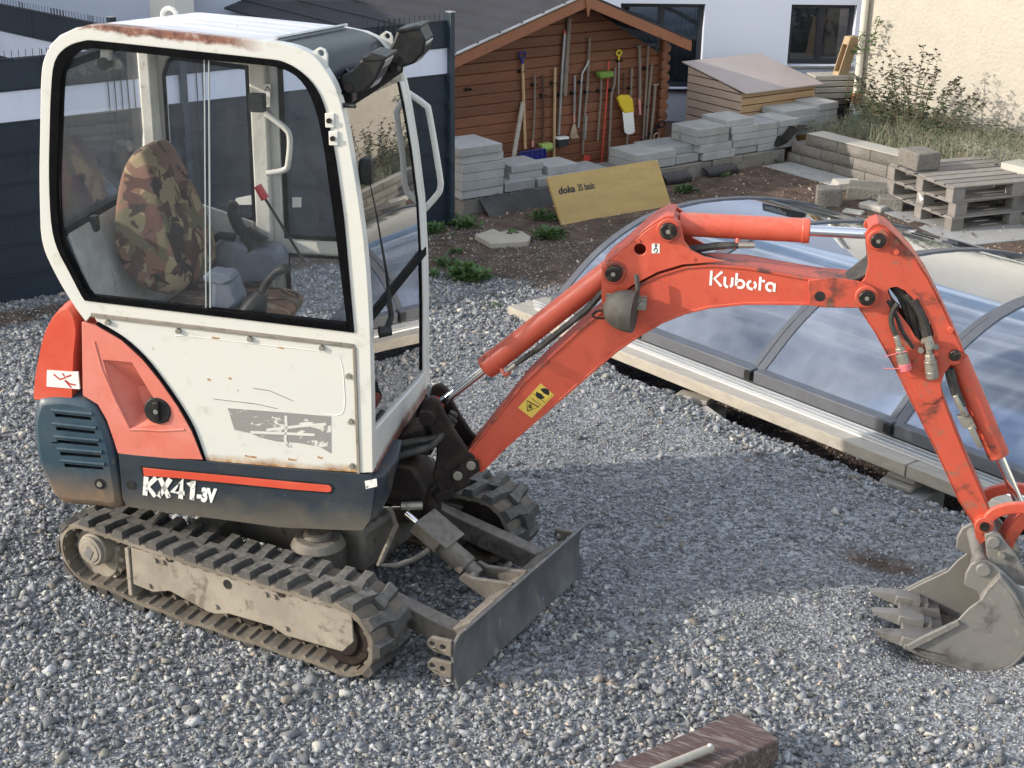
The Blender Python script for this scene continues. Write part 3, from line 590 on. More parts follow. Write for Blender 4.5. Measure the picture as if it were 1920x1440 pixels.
for (px_, ln_) in zip([(-0.179,1.157),(0.065,1.139),(-0.214,0.993),(-0.132,1.004),(0.198,0.717),(-0.070,0.697),(0.091,0.699)], (.014, .012, .006, .006, .010, .022, .016)):
    m_ = M(); m_.ribbon([(px_[0]-ln_, px_[1]+.002), (px_[0], px_[1]), (px_[0]+ln_, px_[1]-.001)], .007, us, -.4708, -.4700); part('rust_spot', m_, RUSTM, LPO, flat=True)
m_ = M(); m_.tube([us(a, b, -.472) for a, b in edg], .007, 8); part('panel_edge_trim', m_, SEALM, CAB)

# far side frame with rear quarter window and door
OUTf = OUT0[:-3]+[(-.45, .66), (-.60, .80)]
SHR = lambda y, z: z-.075*max(0, (y+.45)/.9)*min(1, max(0, (z-.8)/1.4))
usf = lambda x, z, y: up(x, y, SHR(y, z))
h1 = [(-.66, 2.06), (-.685, 2.0), (-.69, 1.47), (-.60, 1.44), (-.35, 1.37), (-.32, 1.38), (-.32, 2.05), (-.64, 2.08)]
h2 = [(-.20, 2.06), (.07, 2.06), (.16, 2.02), (.22, 1.90), (.29, 1.35), (.29, 1.31), (-.20, 1.31)]
h3 = [(-.20, 1.24), (.29, 1.24), (.32, .80), (-.20, .80)]
m_ = M(); m_.prism(OUTf, usf, .425, .475, holes=[h1, h2, h3]); part('side_frame', m_, CABW, CAB, bevel=.012)
for hh in (h1, h2, h3):
    m_ = M(); m_.prism(hh, usf, .447, .451); part('far_window', m_, CABGL, CAB)
    cxx, czz = sum(p[0] for p in hh)/len(hh), sum(p[1] for p in hh)/len(hh)
    m_ = M(); m_.prism(hh, usf, .418, .430, holes=[[(cxx+(x-cxx)*.93, czz+(z-czz)*.95) for x, z in hh]]); part('window_seal', m_, SEALM, CAB)
m_ = M(); m_.prism([(-.31, 2.03), (-.24, 2.03), (-.245, .70), (-.31, .70)], us, .385, .425); part('door_post', m_, INTW, CAB, bevel=.008)
m_ = M(); m_.fbox(up, -.755, -.70, .34, .42, 1.42, 2.12); part('rear_post', m_, INTW, CAB, bevel=.01)
# interior lining of the far and rear walls
m_ = M(); m_.prism([(-.74, 1.47), (-.58, 1.42), (-.33, 1.35), (-.33, .70), (-.55, .72)], us, .40, .415); part('interior_lining', m_, INTW, CAB)
m_ = M(); m_.add([up(-.745, -.42, 1.50), up(-.745, .42, 1.50), up(-.60, .42, 1.04), up(-.60, -.42, 1.04), up(-.73, -.42, 1.50), up(-.73, .42, 1.50), up(-.585, .42, 1.04), up(-.585, -.42, 1.04)], [(0,1,2,3),(7,6,5,4),(0,4,5,1),(1,5,6,2),(2,6,7,3),(3,7,4,0)]); part('rear_lining', m_, INTW, CAB, bevel=.004)
m_ = M(); m_.fbox(up, -.50, .38, -.36, .43, .66, .70); part('cab_floor', m_, INTW, CAB)
m_ = M(); m_.fbox(up, .0, .36, -.40, .40, .70, .712); part('floor_mat', m_, CONS, CAB)
m_ = M(); m_.fbox(up, -.58, -.30, -.35, .42, .70, 1.02); part('seat_base_step', m_, INTW, CAB, bevel=.02)
m_ = M(); m_.add([up(-.752, y, z) for y, z in ((-.42, 1.52), (.42, 1.52), (.42, 2.08), (-.42, 2.08))]+[up(-.748, y, z) for y, z in ((-.42, 1.52), (.42, 1.52), (.42, 2.08), (-.42, 2.08))], [(0,1,2,3),(7,6,5,4),(0,4,5,1),(1,5,6,2),(2,6,7,3),(3,7,4,0)]); part('rear_window', m_, REARGL, CAB)
m_ = M(); m_.fbox(up, -.765, -.735, -.43, .43, 1.49, 1.525); m_.fbox(up, -.765, -.735, -.43, .43, 2.07, 2.10); part('rear_window_seal', m_, SEALM, CAB, bevel=.004)
for yc in (-.25, .02):
    m_ = M(); m_.fbox(up, -.735, -.705, yc, yc+.035, 1.46, 1.52); part('window_catch', m_, BLACKP, CAB, bevel=.006)
m_ = M(); m_.fbox(up, -.60, -.56, -.37, .43, .66, .95); part('rear_wall', m_, WHITE, CAB)
# roof
RF = [(-0.722,2.173),(-0.679,2.211),(-0.618,2.238),(-0.535,2.254),(-0.316,2.246),(-0.016,2.228),(0.071,2.222)]
def sheet(P, y0, y1, t, mat, name, par, **k):
    m = M(); n = len(P); vs = []
    for y in (y0, y1):
        for (x, z) in P: vs.append(up(x, y, SHR(y, z)))
        for (x, z) in P: vs.append(up(x+.0, y, SHR(y, z)-t))
    N_ = 2*n; fs = []
    for i in range(n-1):
        fs += [(i, i+1, N_+i+1, N_+i), (n+i, N_+n+i, N_+n+i+1, n+i+1), (i, n+i, n+i+1, i+1), (N_+i, N_+i+1, N_+n+i+1, N_+n+i)]
    fs += [(0, N_, N_+n, n), (n-1, 2*n-1, N_+2*n-1, N_+n-1)]
    m.add(vs, fs); return obj(name, m, mat, par, **k)
RO = sheet([(a, b+.004) for a, b in RF], -.45, .45, .02, ROOFW, 'roof', CAB, ang=50)
xa, xb = RF[3][0]+.04, RF[-1][0]-.04
for yy in (-.27, -.09, .09, .27):
    m_ = M(); zz = RF[3][1]*.5+RF[-1][1]*.5; m_.tube([up(xa, yy, SHR(yy, RF[3][1]-.004)), up(xa+.03, yy, SHR(yy, RF[3][1]+.001)), up((xa+xb)/2, yy, SHR(yy, zz+.003)), up(xb-.03, yy, SHR(yy, RF[-1][1]+.001)), up(xb, yy, SHR(yy, RF[-1][1]-.004))], .013, 10); part('roof_rib', m_, ROOFW, RO)
VS = [(0.061,2.214),(0.146,2.200),(0.205,2.176),(0.242,2.136),(0.276,2.084),(0.292,2.049)]
sheet([(a, b+.012) for a, b in fcurve(VS, 3)], -.43, .43, .012, VISOR, 'curved_roof_visor', CAB, ang=60)
m_ = M(); m_.tube([up(xb+.055, y, SHR(y, RF[-1][1]+.012)) for y in (-.43, .43)], .006, 6); part('visor_hinge_strip', m_, STEELG, CAB)
m_ = M(); q = [(0.298,2.053),(0.308,2.014)]
m_.fbox(up, q[0][0]-.03, q[0][0]+.012, -.44, .44, q[1][1]-.03, q[0][1]+.012); part('front_header', m_, SEALM, CAB, bevel=.008)
# lifting eyes
for (yy, qq) in ((-.445, [(0.210,2.176),(0.222,2.199),(0.240,2.211),(0.259,2.204),(0.267,2.187),(0.266,2.143)]), (.445, None)):
    if qq is None: qq = [(x-.0, z-.07) for x, z in [(0.210,2.176),(0.222,2.199),(0.240,2.211),(0.259,2.204),(0.267,2.187),(0.266,2.143)]]
    ce = (sum(p[0] for p in qq[1:5])/4, sum(p[1] for p in qq[1:5])/4-.008)
    m_ = M(); m_.prism(qq, us, yy-.012, yy+.006, holes=[[(ce[0]+.012*math.cos(k*math.pi/5), ce[1]+.012*math.sin(k*math.pi/5)) for k in range(10)]]); part('lifting_eye', m_, WHITE, CAB, bevel=.003)
m_ = M(); m_.tube([up(-.62+.03*math.cos(k*math.pi/6), .38, 2.175+.03*math.sin(k*math.pi/6)) for k in range(13)], .010, 8); part('lifting_eye', m_, WHITE, CAB)
# front: posts are the side frames; windscreen follows their leading edge
FE = [(0.313,2.018),(0.331,1.928),(0.359,1.745),(0.384,1.519),(0.395,1.265),(0.397,1.063),(0.395,0.854),(0.395,0.769)]
gl = M(); n = len(FE)
def fsheet(P, y0, y1, dx0, dx1):
    m = M(); n = len(P)
    for y in (y0, y1):
        m.v += [tuple(up(x+dx0, y, SHR(y, z))) for x, z in P]+[tuple(up(x+dx1, y, SHR(y, z))) for x, z in P]
    N_ = 2*n
    for i in range(n-1): m.f += [(i, i+1, N_+i+1, N_+i), (n+i, N_+n+i, N_+n+i+1, n+i+1), (i, n+i, n+i+1, i+1), (N_+i, N_+i+1, N_+n+i+1, N_+n+i)]
    m.f += [(0, N_, N_+n, n), (n-1, 2*n-1, N_+2*n-1, N_+n-1)]; return m
part('windscreen', fsheet(FE[:5], -.425, .355, -.010, -.006), FRONTGL, CAB, ang=60)
part('lower_front_window', fsheet(FE[4:], -.425, .355, -.012, -.008), FRONTGL, CAB, ang=60)
part('front_post', fsheet(FE+[(FE[-1][0]+.004, FE[-1][1]-.10)], .372, .45, -.055, .002), CABW, CAB, bevel=.008)
for y0 in (-.432, .352):
    part('windscreen_seal', fsheet(FE, y0, y0+.020, -.014, -.003), SEALM, CAB)
zb = FE[4][1]; m_ = M(); m_.fbox(up, FE[4][0]-.03, FE[4][0]+.004, -.43, .43, zb-.018, zb+.018); part('windscreen_cross_bar', m_, SEALM, CAB, bevel=.004)
# sill panel under the front glass
_a = [(0.387,0.656),(0.422,0.827)]; _b = [(0.405,0.633),(0.401,0.756)]; _d = [(0.403,0.749)]
m_ = M()
xq = FE[-1][0]
m_.add([up(x, y, z) for x in (xq-.03, xq+.003) for (y, z) in ((-.43, _a[0][1]), (.43, _b[0][1]), (.43, _b[1][1]), (.30, _d[0][1]), (-.43, _a[1][1]))], [(0,1,2,3,4),(9,8,7,6,5)]+[(k, 5+k, 5+(k+1) % 5, (k+1) % 5) for k in range(5)])
part('front_sill', m_, rust_edge('front_sill_rusty', _a[0][1]+.02, _a[0][1]+.05, True), CAB, bevel=.004)
# wiper
w0 = (FE[4][0]+.02, -.37)
P0 = [(0.431,1.261)][0]
m_ = M(); m_.tube([up(P0[0]+.012, -.41, P0[1]-.05), up(P0[0]+.02, -.37, P0[1]-.01), up(P0[0]+.012, -.39, P0[1]+.15), up(P0[0]-.02, -.40, P0[1]+.38), up(P0[0]-.045, -.405, P0[1]+.52)], [.014, .012, .006, .003, .002], 6); part('wiper_arm', m_, BLACKP, CAB)
m_ = M(); m_.cyl(up(P0[0]-.01, -.43, P0[1]-.05), up(P0[0]+.03, -.41, P0[1]-.05), .022, .016, 14); part('wiper_pivot', m_, BLACKP, CAB)
m_ = M(); m_.fbox(up, P0[0]-.075, P0[0]-.03, -.42, -.37, P0[1]+.48, P0[1]+.57); part('wiper_motor_cover', m_, BLACKP, CAB, bevel=.008)
# work lamps
def lamp(P, y0, y1, ln, hood):
    L_ = empty('work_lamp', parent=EX)
    m = M(); m.prism(P, us, y0, y1); part('lamp_housing', m, BLACKP, L_, bevel=.008)
    a, b = Vector(ln[0]), Vector(ln[1]); d = (b-a); nq = Vector((d.y, -d.x)).normalized(); nq = nq if nq.x > 0 else -nq
    c_ = [a+d*.08, b-d*.08, b-d*.08+nq*.008, a+d*.08+nq*.008]
    m = M(); m.prism([tuple(q) for q in c_], us, y0+.015, y1-.015); part('lamp_glass', m, STEELG, L_, bevel=.003)
    a, b = Vector(hood[0]), Vector(hood[1]); m = M(); m.prism([tuple(a), tuple(b), (b.x, b.y-.010), (a.x, a.y-.010)], us, y0-.006, y1+.006); part('lamp_hood', m, BLACKP, L_, bevel=.002)
    q = P[0]; m = M(); m.cyl(up(q[0]+.03, y0-.006, q[1]+.01), up(q[0]+.03, y1+.006, q[1]+.01), .016, .016, 14); part('lamp_pivot', m, DKST, L_)
    m = M(); m.fbox(up, q[0]-.03, q[0]+.03, (y0+y1)/2-.03, (y0+y1)/2+.03, q[1]-.05, q[1]+.0); part('lamp_bracket', m, BLACKP, L_, bevel=.004)
    return L_
lamp([(0.294,2.062),(0.295,2.107),(0.335,2.128),(0.373,2.173),(0.403,2.192),(0.451,2.181),(0.447,2.156),(0.416,2.098),(0.386,2.062),(0.344,2.055),(0.320,2.047)], -.40, -.26, [(0.451,2.178),(0.386,2.064)], [(0.373,2.175),(0.458,2.183)])
lamp([(0.310,2.071),(0.308,2.098),(0.331,2.135),(0.350,2.185),(0.430,2.207),(0.458,2.152),(0.450,2.104),(0.412,2.063),(0.365,2.045),(0.345,2.056)], .18, .32, [(0.458,2.152),(0.408,2.061)], [(0.351,2.187),(0.442,2.206)])
m_ = M(); r0 = [(0.270,2.105)][0]; m_.tube([up(r0[0]+.012*k, -.36+.02*math.sin(k), r0[1]-.02*math.cos(k*1.0)) for k in range(6)], .005, 6); part('lamp_cable', m_, BLACKP)
# outside grab handle (far post) and inside handle
HN = [(0.308,1.899),(0.384,1.850),(0.401,1.812),(0.441,1.576),(0.445,1.521),(0.432,1.487),(0.369,1.412)]
m_ = M(); m_.tube([us(a, b, .49) for a, b in fcurve(HN, 4)], .013, 12); part('grab_handle', m_, WHITE, CAB)
HN = [(-0.239,1.813),(-0.164,1.761),(-0.141,1.720),(-0.150,1.628),(-0.167,1.588),(-0.244,1.569)]
m_ = M(); m_.tube([us(a, b, .36) for a, b in fcurve(HN, 4)], .012, 12); part('inner_handle', m_, WHITE, CAB)
m_ = M(); m_.fbox(up, -.02, .03, -.44, -.40, 1.98, 2.04); part('ceiling_catch', m_, BLACKP, CAB)
q = [(-0.548,2.170),(-0.513,2.171),(-0.518,2.124),(-0.553,2.123)]; m_ = M(); m_.prism(q, us, -.43, -.40); part('window_latch_bracket', m_, INTW, CAB, bevel=.004)
q = [(-0.537,2.121)][0]; m_ = M(); m_.cyl(up(q[0], -.44, q[1]), up(q[0], -.40, q[1]), .022, .022, 16); part('latch_knob', m_, BLACKP, CAB)
# stickers
for P_, mt in (([(-0.647,1.331),(-0.583,1.331),(-0.587,1.288),(-0.651,1.288)], STICKW), ([(-0.167,1.454),(-0.128,1.456),(-0.130,1.414),(-0.168,1.411)], STICKW), ([(-0.410,1.436),(-0.345,1.453),(-0.295,1.438),(-0.301,1.415),(-0.417,1.408)], STICKW)):
    m_ = M(); yy = -.4605 if P_[0][0] < -.4 and P_[0][1] < 1.3 else .440
    m_.prism(P_, us, yy, yy+.001); part('window_sticker', m_, mt, CAB)
P_ = [(-0.242,1.923),(-0.220,1.924),(-0.224,1.835),(-0.246,1.834)]; m_ = M(); m_.prism(P_, us, .380, .385); ws = part('post_warning_label', m_, STICKW, CAB)
tq = [(-0.231,1.917),(-0.223,1.901),(-0.241,1.900),(-0.231,1.917)]; m_ = M(); m_.ribbon(tq, .004, us, .378, .380); part('label_print', m_, INKB, ws, flat=True)
# ladder/hinge plates on the front post
for q in [(0.276,1.973),(0.287,1.913)]:
    m_ = M(); m_.fbox(lambda a, b, c: up(q[0]+a, b, q[1]+c), -.015, .018, -.482, -.472, -.025, .025); part('hinge_plate', m_, WHITE, CAB, bevel=.003)
    m_ = M(); m_.cyl(up(q[0], -.490, q[1]), up(q[0], -.478, q[1]), .009, .009, 8); part('hinge_screw', m_, DKST, CAB)
q = [(0.313,2.021)][0]; m_ = M(); m_.cyl(up(q[0], -.45, q[1]), up(q[0]+.05, -.46, q[1]), .009, .007, 8); part('rubber_stop', m_, BLACKP, CAB)

# ---------------- seat and controls
ST = empty('seat', parent=EX)
def cushion(name, sec, y0, y1, par, mat, sub=2, taper=0):
    z0_, z1_ = min(p[1] for p in sec), max(p[1] for p in sec)
    m = M(); n = len(sec); ys = [y0, y0+(y1-y0)*.04, y0+(y1-y0)*.5, y1-(y1-y0)*.04, y1]; sc = [.93, 1.02, 1.05, 1.02, .93]
    cx, cz = sum(p[0] for p in sec)/n, sum(p[1] for p in sec)/n
    for y, s in zip(ys, sc): m.v += [tuple(up(cx+(x-cx)*s, (y0+y1)/2+(y-(y0+y1)/2)*(1-taper*max(0, (z-z0_)/(z1_-z0_)-.3)/.7), cz+(z-cz)*s)) for x, z in sec]
    for i in range(4):
        for j in range(n): m.f.append((i*n+j, i*n+(j+1) % n, (i+1)*n+(j+1) % n, (i+1)*n+j))
    m.f += [tuple(range(n))[::-1], tuple(range(4*n, 5*n))]
    o = obj(name, m, mat, par, ang=180); s_ = o.modifiers.new('s', 'SUBSURF'); s_.levels = s_.render_levels = sub; return o
BK = [(-0.588,1.750),(-0.636,1.682),(-0.664,1.528),(-0.671,1.373),(-0.606,1.240),(-0.413,1.198),(-0.398,1.296),(-0.443,1.480),(-0.512,1.669),(-0.539,1.745)]
cushion('backrest', BK, -.23, .21, ST, CAMO, taper=.38)
q = BK[4]; 
CU_ = [(q[0]+.06, 1.12), (q[0]+.10, 1.16), (q[0]+.30, 1.13), (q[0]+.52, 1.14), (q[0]+.56, 1.10), (q[0]+.52, 1.03), (q[0]+.10, 1.02)]
cushion('seat_cushion', CU_, -.24, .24, ST, CAMO)
m_ = M(); m_.fbox(up, -.48, -.08, -.18, .18, .90, 1.05); part('seat_suspension', m_, BLACKP, ST, bevel=.03)
m_ = M(); m_.fbox(up, q[0]+.04, q[0]+.12, -.24, -.20, .98, 1.10); part('recliner', m_, BLACKP, ST, bevel=.01)
def console(y, s_, xs):
    C_ = empty('control_console', parent=EX)
    m = M(); m.prism([(xs-.12, .90), (xs-.14, 1.16), (xs-.02, 1.24), (xs+.12, 1.20), (xs+.16, .92)], us, y-.055, y+.055); part('console_box', m, CONS, C_, bevel=.02)
    m = M(); m.tube([up(xs+.07, y, 1.20), up(xs+.075, y, 1.25), up(xs+.08, y, 1.27)], [.045, .035, .02], 12); part('lever_boot', m, BLACKP, C_)
    m = M(); m.tube([up(xs+.08, y, 1.25), up(xs+.07, y, 1.32), up(xs+.05, y, 1.38), up(xs+.03, y, 1.43), up(xs+.03, y, 1.46)], [.013, .018, .022, .024, .016], 12); part('joystick', m, BLACKP, C_)
    m = M(); m.fbox(up, xs-.24, xs-.02, y-.04, y+.04, 1.24, 1.28); part('armrest', m, BLACKP, C_, bevel=.018); return C_
C_ = empty('control_console', parent=EX)
A = [(-0.465,1.191),(-0.441,1.279),(-0.375,1.332),(-0.331,1.308),(-0.273,1.289),(-0.201,1.294),(-0.158,1.261),(-0.162,1.166),(-0.469,1.122)]
m = M(); m.prism(A, us, .22, .36); part('console_box', m, CONS, C_, bevel=.02)
A = fcurve([(-0.356,1.465),(-0.367,1.434),(-0.356,1.390),(-0.340,1.356),(-0.314,1.330)], 3); m = M(); m.tube([us(a, b, .28) for a, b in A], [.012]+[.024]*3+[.026]*(len(A)-6)+[.022, .016], 12); part('joystick', m, BLACKP, C_)
A = [(-0.322,1.348),(-0.297,1.314),(-0.276,1.283)]; m = M(); m.tube([us(a, b, .28) for a, b in A], [.028, .045, .065], 16); part('lever_boot', m, BLACKP, C_)
A = [(-0.444,1.310),(-0.406,1.339),(-0.343,1.334)]; m = M(); m.tube([us(a, b, .22) for a, b in A], [.012, .018, .018], 10); part('armrest', m, BLACKP, C_)
# near console sits lower in the picture: lever tilted forward
C_ = empty('control_console', parent=EX)
A = [(-0.229,1.363),(-0.155,1.368),(-0.116,1.257),(-0.186,1.190),(-0.240,1.197)]
m = M(); m.prism(A, us, -.36, -.26); part('console_box', m, CONS, C_, bevel=.02)
A = [(-0.256,1.356),(-0.226,1.374),(-0.145,1.363),(-0.134,1.348),(-0.167,1.329),(-0.253,1.336)]; m = M(); m.prism(A, us, -.37, -.29); part('armrest', m, CONS, C_, bevel=.01)
A = fcurve([(-0.047,1.296),(-0.024,1.335),(0.008,1.373),(0.043,1.392),(0.061,1.389)], 3); m = M(); m.tube([us(a, b, -.33) for a, b in A], [.014]*(len(A)-6)+[.016, .018, .019, .019, .017, .012], 12); part('joystick', m, BLACKP, C_)
A = [(-0.092,1.207),(-0.069,1.250),(-0.043,1.297)]; m = M(); m.tube([us(a, b, -.33) for a, b in A], [.055, .045, .022], 16); part('lever_boot', m, BLACKP, C_)
A = [(-0.223,1.222),(-0.215,1.281),(-0.187,1.334),(-0.162,1.356)]; m = M(); m.tube([us(a, b, -.30) for a, b in A], [.02, .018, .016, .014], 10); part('lock_lever', m, BLACKP, C_)
# front console tower, travel levers, boots
m_ = M(); m_.prism([(.02, .70), (.04, 1.02), (.14, 1.10), (.24, 1.02), (.28, .70)], us, .08, .34); part('front_console', m_, CONS, bevel=.03)
A = [(-0.202,1.567),(-0.183,1.521),(-0.116,1.411),(-0.034,1.274)]; m_ = M(); m_.tube([us(a, b, .15) for a, b in A], .006, 8); lv = part('travel_lever', m_, DKST)
A = [(-0.211,1.571),(-0.181,1.519)]; m_ = M(); m_.tube([us(a, b, .15) for a, b in A], [.016, .018], 6); part('lever_grip', m_, REDP, lv)
m_ = M(); m_.fbox(lambda a, b, c: up(a, b, c), .26, .30, .30, .33, 1.26, 1.33); part('mirror', m_, BLACKP, CAB, bevel=.008)

# ---------------- swing post
SP = empty('swing_post', parent=EX)
c0 = [(0.518,0.747)][0]; c1 = [(0.659,0.520)][0]
pl_ = [(0.500,0.818),(0.536,0.834),(0.565,0.814),(0.582,0.768),(0.620,0.700),(0.663,0.635),(0.706,0.591),(0.689,0.512),(0.663,0.458),(0.620,0.426),(0.556,0.434),(0.534,0.497),(0.547,0.563),(0.552,0.610),(0.522,0.703),(0.489,0.749)]
for y in (-.085, .055):
    m = M(); m.prism(pl_, us, y, y+.03); part('post_plate', m, DKST, SP, bevel=.008)
m = M(); m.cyl(up(c0[0], -.10, c0[1]), up(c0[0], .10, c0[1]), .034, .034, 20); part('cylinder_pin_boss', m, DKST, SP, bevel=.006)
for q in [(0.693,0.565),(0.640,0.516)]:
    m = M(); m.cyl(up(q[0], -.105, q[1]), up(q[0], -.09, q[1]), .020, .018, 14); part('boom_foot_bolt', m, FIT, SP, bevel=.003)
m = M(); m.prism([(0.612,0.523),(0.684,0.594),(0.722,0.588),(0.727,0.543),(0.659,0.483),(0.620,0.484)], us, -.097, -.088); part('pin_retainer', m, DKST, SP, bevel=.004)
sw = [(0.491,0.367)][0]
m = M(); m.cyl(up(sw[0], .0, sw[1]-.10), up(sw[0], .0, sw[1]+.05), .062, .058, 24); part('swing_pin_housing', m, DKST, SP, bevel=.01)
m = M(); m.cyl(up(sw[0], .0, sw[1]+.05), up(sw[0], .0, sw[1]+.065), .03, .028, 16); m.cyl(up(sw[0], 0, sw[1]+.06), up(sw[0], 0, sw[1]+.08), .012, .012, 6); part('pin_cap', m, DKST, SP)
m = M(); m.prism([(sw[0]-.36, sw[1]+.17), (sw[0]-.03, sw[1]+.17), (sw[0]+.03, sw[1]+.07), (sw[0]-.02, sw[1]-.08), (sw[0]-.36, sw[1]-.10)], us, -.10, .10); part('swing_bracket', m, DKST, SP, bevel=.015)
m = M(); m.prism([(0.367,0.607),(0.428,0.665),(0.494,0.694),(0.525,0.570),(0.471,0.572),(0.427,0.561),(0.379,0.573)], us, -.06, .10); part('swing_bracket', m, DKST, SP, bevel=.01)
m = M(); a_ = [(0.540,0.419),(0.622,0.459),(0.627,0.417),(0.553,0.385)]; m.prism(a_, us, -.10, -.02); part('swing_bracket', m, DKST, SP, bevel=.006)
s0 = [(0.338,0.381),(0.425,0.392),(0.507,0.393)]
m = M(); m.cyl(us(*s0[0], -.16), us(*s0[1], -.16), .012, .012, 12); part('swing_cylinder_rod', m, CHROME, SP)
m = M(); m.cyl(us(*s0[1], -.16), us(*s0[2], -.14), .017, .017, 12); part('rod_end', m, FIT, SP)
# hose bundle between the body and the post
for k in range(7):
    y = -.16+.045*k; z = .62+.022*math.sin(k*2.1)
    pts = [up(.28, y, z), up(.42, y*.9, z-.02+.02*math.sin(k)), up(.54, y*.7, z+.02), up(.585, y*.4, z+.07), up(.60, y*.3, z+.10)]
    m = M(); m.tube([tuple(p) for p in pts], .015, 8); part('supply_hose', m, HOSE, SP)

# ---------------- boom
BO = empty('boom', parent=EX)
yb = .075
low = [(0.641,0.502),(0.735,0.530),(0.831,0.646),(0.980,0.800),(1.084,0.907),(1.165,0.991),(1.246,1.073),(1.327,1.140),(1.406,1.196),(1.486,1.237),(1.574,1.266),(1.707,1.290),(1.935,1.304),(2.011,1.301),(2.110,1.308),(2.144,1.322),(2.158,1.352),(2.146,1.381),(2.123,1.387)]
upp = [(2.077,1.398),(1.951,1.403),(1.825,1.417),(1.697,1.433),(1.569,1.434),(1.473,1.420),(1.378,1.383),(1.291,1.328),(1.188,1.239),(1.105,1.159),(0.987,1.034),(0.887,0.920),(0.785,0.772),(0.681,0.623),(0.647,0.561),(0.632,0.527)]
OUTB = low+upp
for y0, y1 in ((-yb, -yb+.012), (yb-.012, yb)):
    m = M(); m.prism(OUTB, us, y0, y1); part('boom_side', m, ORANGE, BO, bevel=.002)
def strip(P, y0, y1, t, name, mat, par):
    m = M(); n = len(P); Q = []
    for i in range(n):
        a = P[max(i-1, 0)]; b = P[min(i+1, n-1)]; d = Vector((b[0]-a[0], b[1]-a[1])).normalized(); Q.append((P[i][0]-d.y*t, P[i][1]+d.x*t))
    for y in (y0, y1): m.v += [tuple(up(x, y, z)) for x, z in P]+[tuple(up(x, y, z)) for x, z in Q]
    N_ = 2*n
    for i in range(n-1): m.f += [(i, i+1, N_+i+1, N_+i), (n+i, N_+n+i, N_+n+i+1, n+i+1), (i, n+i, n+i+1, i+1), (N_+i, N_+i+1, N_+n+i+1, N_+n+i)]
    m.f += [(0, N_, N_+n, n), (n-1, 2*n-1, N_+2*n-1, N_+n-1)]
    return part(name, m, mat, par, bevel=.002)
strip(upp[::-1], -yb-.006, yb+.006, -.010, 'top_flange', ORANGE2, BO)
strip(low[1:16], -yb-.006, yb+.006, .010, 'bottom_flange', ORANGE, BO)
BR = [(1.179,1.251),(1.176,1.319),(1.177,1.390),(1.202,1.423),(1.277,1.494),(1.327,1.547),(1.369,1.581),(1.401,1.601),(1.427,1.600),(1.449,1.586),(1.459,1.555),(1.468,1.516),(1.493,1.486),(1.542,1.463),(1.620,1.450),(1.563,1.442),(1.473,1.430),(1.379,1.394),(1.291,1.339),(1.221,1.276)]
hole = [(1.311,1.476)][0]; hol = [[(hole[0]+.022*math.cos(k*math.pi/8), hole[1]+.022*math.sin(k*math.pi/8)) for k in range(16)]]
for y0 in (-.088, .072):
    m = M(); m.prism(BR, us, y0, y0+.016, holes=hol); part('pin_bracket', m, ORANGE, BO, bevel=.003)
strip(BR[2:9], -.088, .088, .007, 'bracket_cover', ORANGE2, BO)
def pin(x, z, y, r, par, big=True):
    m = M(); m.cyl(up(x, y, z), up(x, y-.012, z), r*1.5, r*1.45, 28); part('pin_boss', m, ORANGE2, par, bevel=.003)
    m = M(); m.cyl(up(x, y-.012, z), up(x, y-.030, z), r*1.05, r, 24); m2 = M(); m2.cyl(up(x, y-.029, z), up(x, y-.032, z), r*.30, r*.28, 8); o = part('pin_head', m, PINST, par, bevel=.003); part('pin_bolt', m2, FIT, o)
P1, P2 = [(1.411,1.556),(1.220,1.385)]
pin(*P1, -.088, .030, BO); pin(*P2, -.088, .030, BO)
for q in [(1.304,1.508),(1.374,1.576),(1.235,1.447),(1.505,1.453)]:
    m = M(); m.cyl(up(q[0], -.092, q[1]), up(q[0], -.085, q[1]), .007, .007, 10); part('weld_stud', m, ORANGE, BO)
# fork end towards the arm
P3 = [(2.127,1.355)][0]
m = M(); m.prism([(1.917,1.401),(2.001,1.415),(2.095,1.407),(2.137,1.394),(2.158,1.366),(2.157,1.338),(2.137,1.316),(2.086,1.307),(1.983,1.301),(1.931,1.306)], us, -.088, -.074); part('fork_cheek', m, ORANGE2, BO, bevel=.003)
q = [(1.964,1.343)][0]; m = M(); m.cyl(up(q[0], -.0895, q[1]), up(q[0], -.084, q[1]), .019, .019, 20); part('grease_hole', m, BLACKP, BO)
# boom cylinder
qa, qb, qc = [(0.520,0.737)][0], [(0.703,0.914)][0], P2
A0 = up(c0[0], 0, c0[1]); A1 = up(P2[0], 0, P2[1]); dd = (A1-A0)
BC = empty('boom_cylinder', parent=EX)
m = M(); m.cyl(A0+dd*.06, A0+dd*.34, .019, .019, 20); part('cylinder_rod', m, CHROME, BC)
m = M(); m.cyl(A0+dd*.30, A0+dd*.36, .047, .047, 28); m.cyl(A0+dd*.35, A0+dd*.98, .044, .044, 28); part('cylinder_barrel', m, ORANGE, BC, bevel=.004)
m = M(); m.cyl(A0+UL*.07, A0-UL*.07, .036, .036, 20); part('rod_eye', m, ORANGE2, BC, bevel=.005)
nn = dd.normalized(); bn = UL.cross(nn); bn = bn if bn.z < 0 else -bn
m = M(); m.tube([A0+dd*.40-UL*.05+bn*.052, A0+dd*.55-UL*.055+bn*.058, A0+dd*.8-UL*.055+bn*.055, A0+dd*.97-UL*.04+bn*.03], [.008, .012, .013, .013], 8); part('cylinder_hose', m, HOSE, BC)
m = M(); m.cyl(A0+dd*.385-UL*.05+bn*.052, A0+dd*.43-UL*.052+bn*.053, .012, .012, 8); part('hose_fitting', m, FIT, BC)
m = M(); m.tube([A0+dd*.36-UL*.03+bn*.035, A0+dd*.365-UL*.05+bn*.062, A0+dd*.39-UL*.05+bn*.064], .008, 8); part('hose_clip', m, ORANGE, BC)
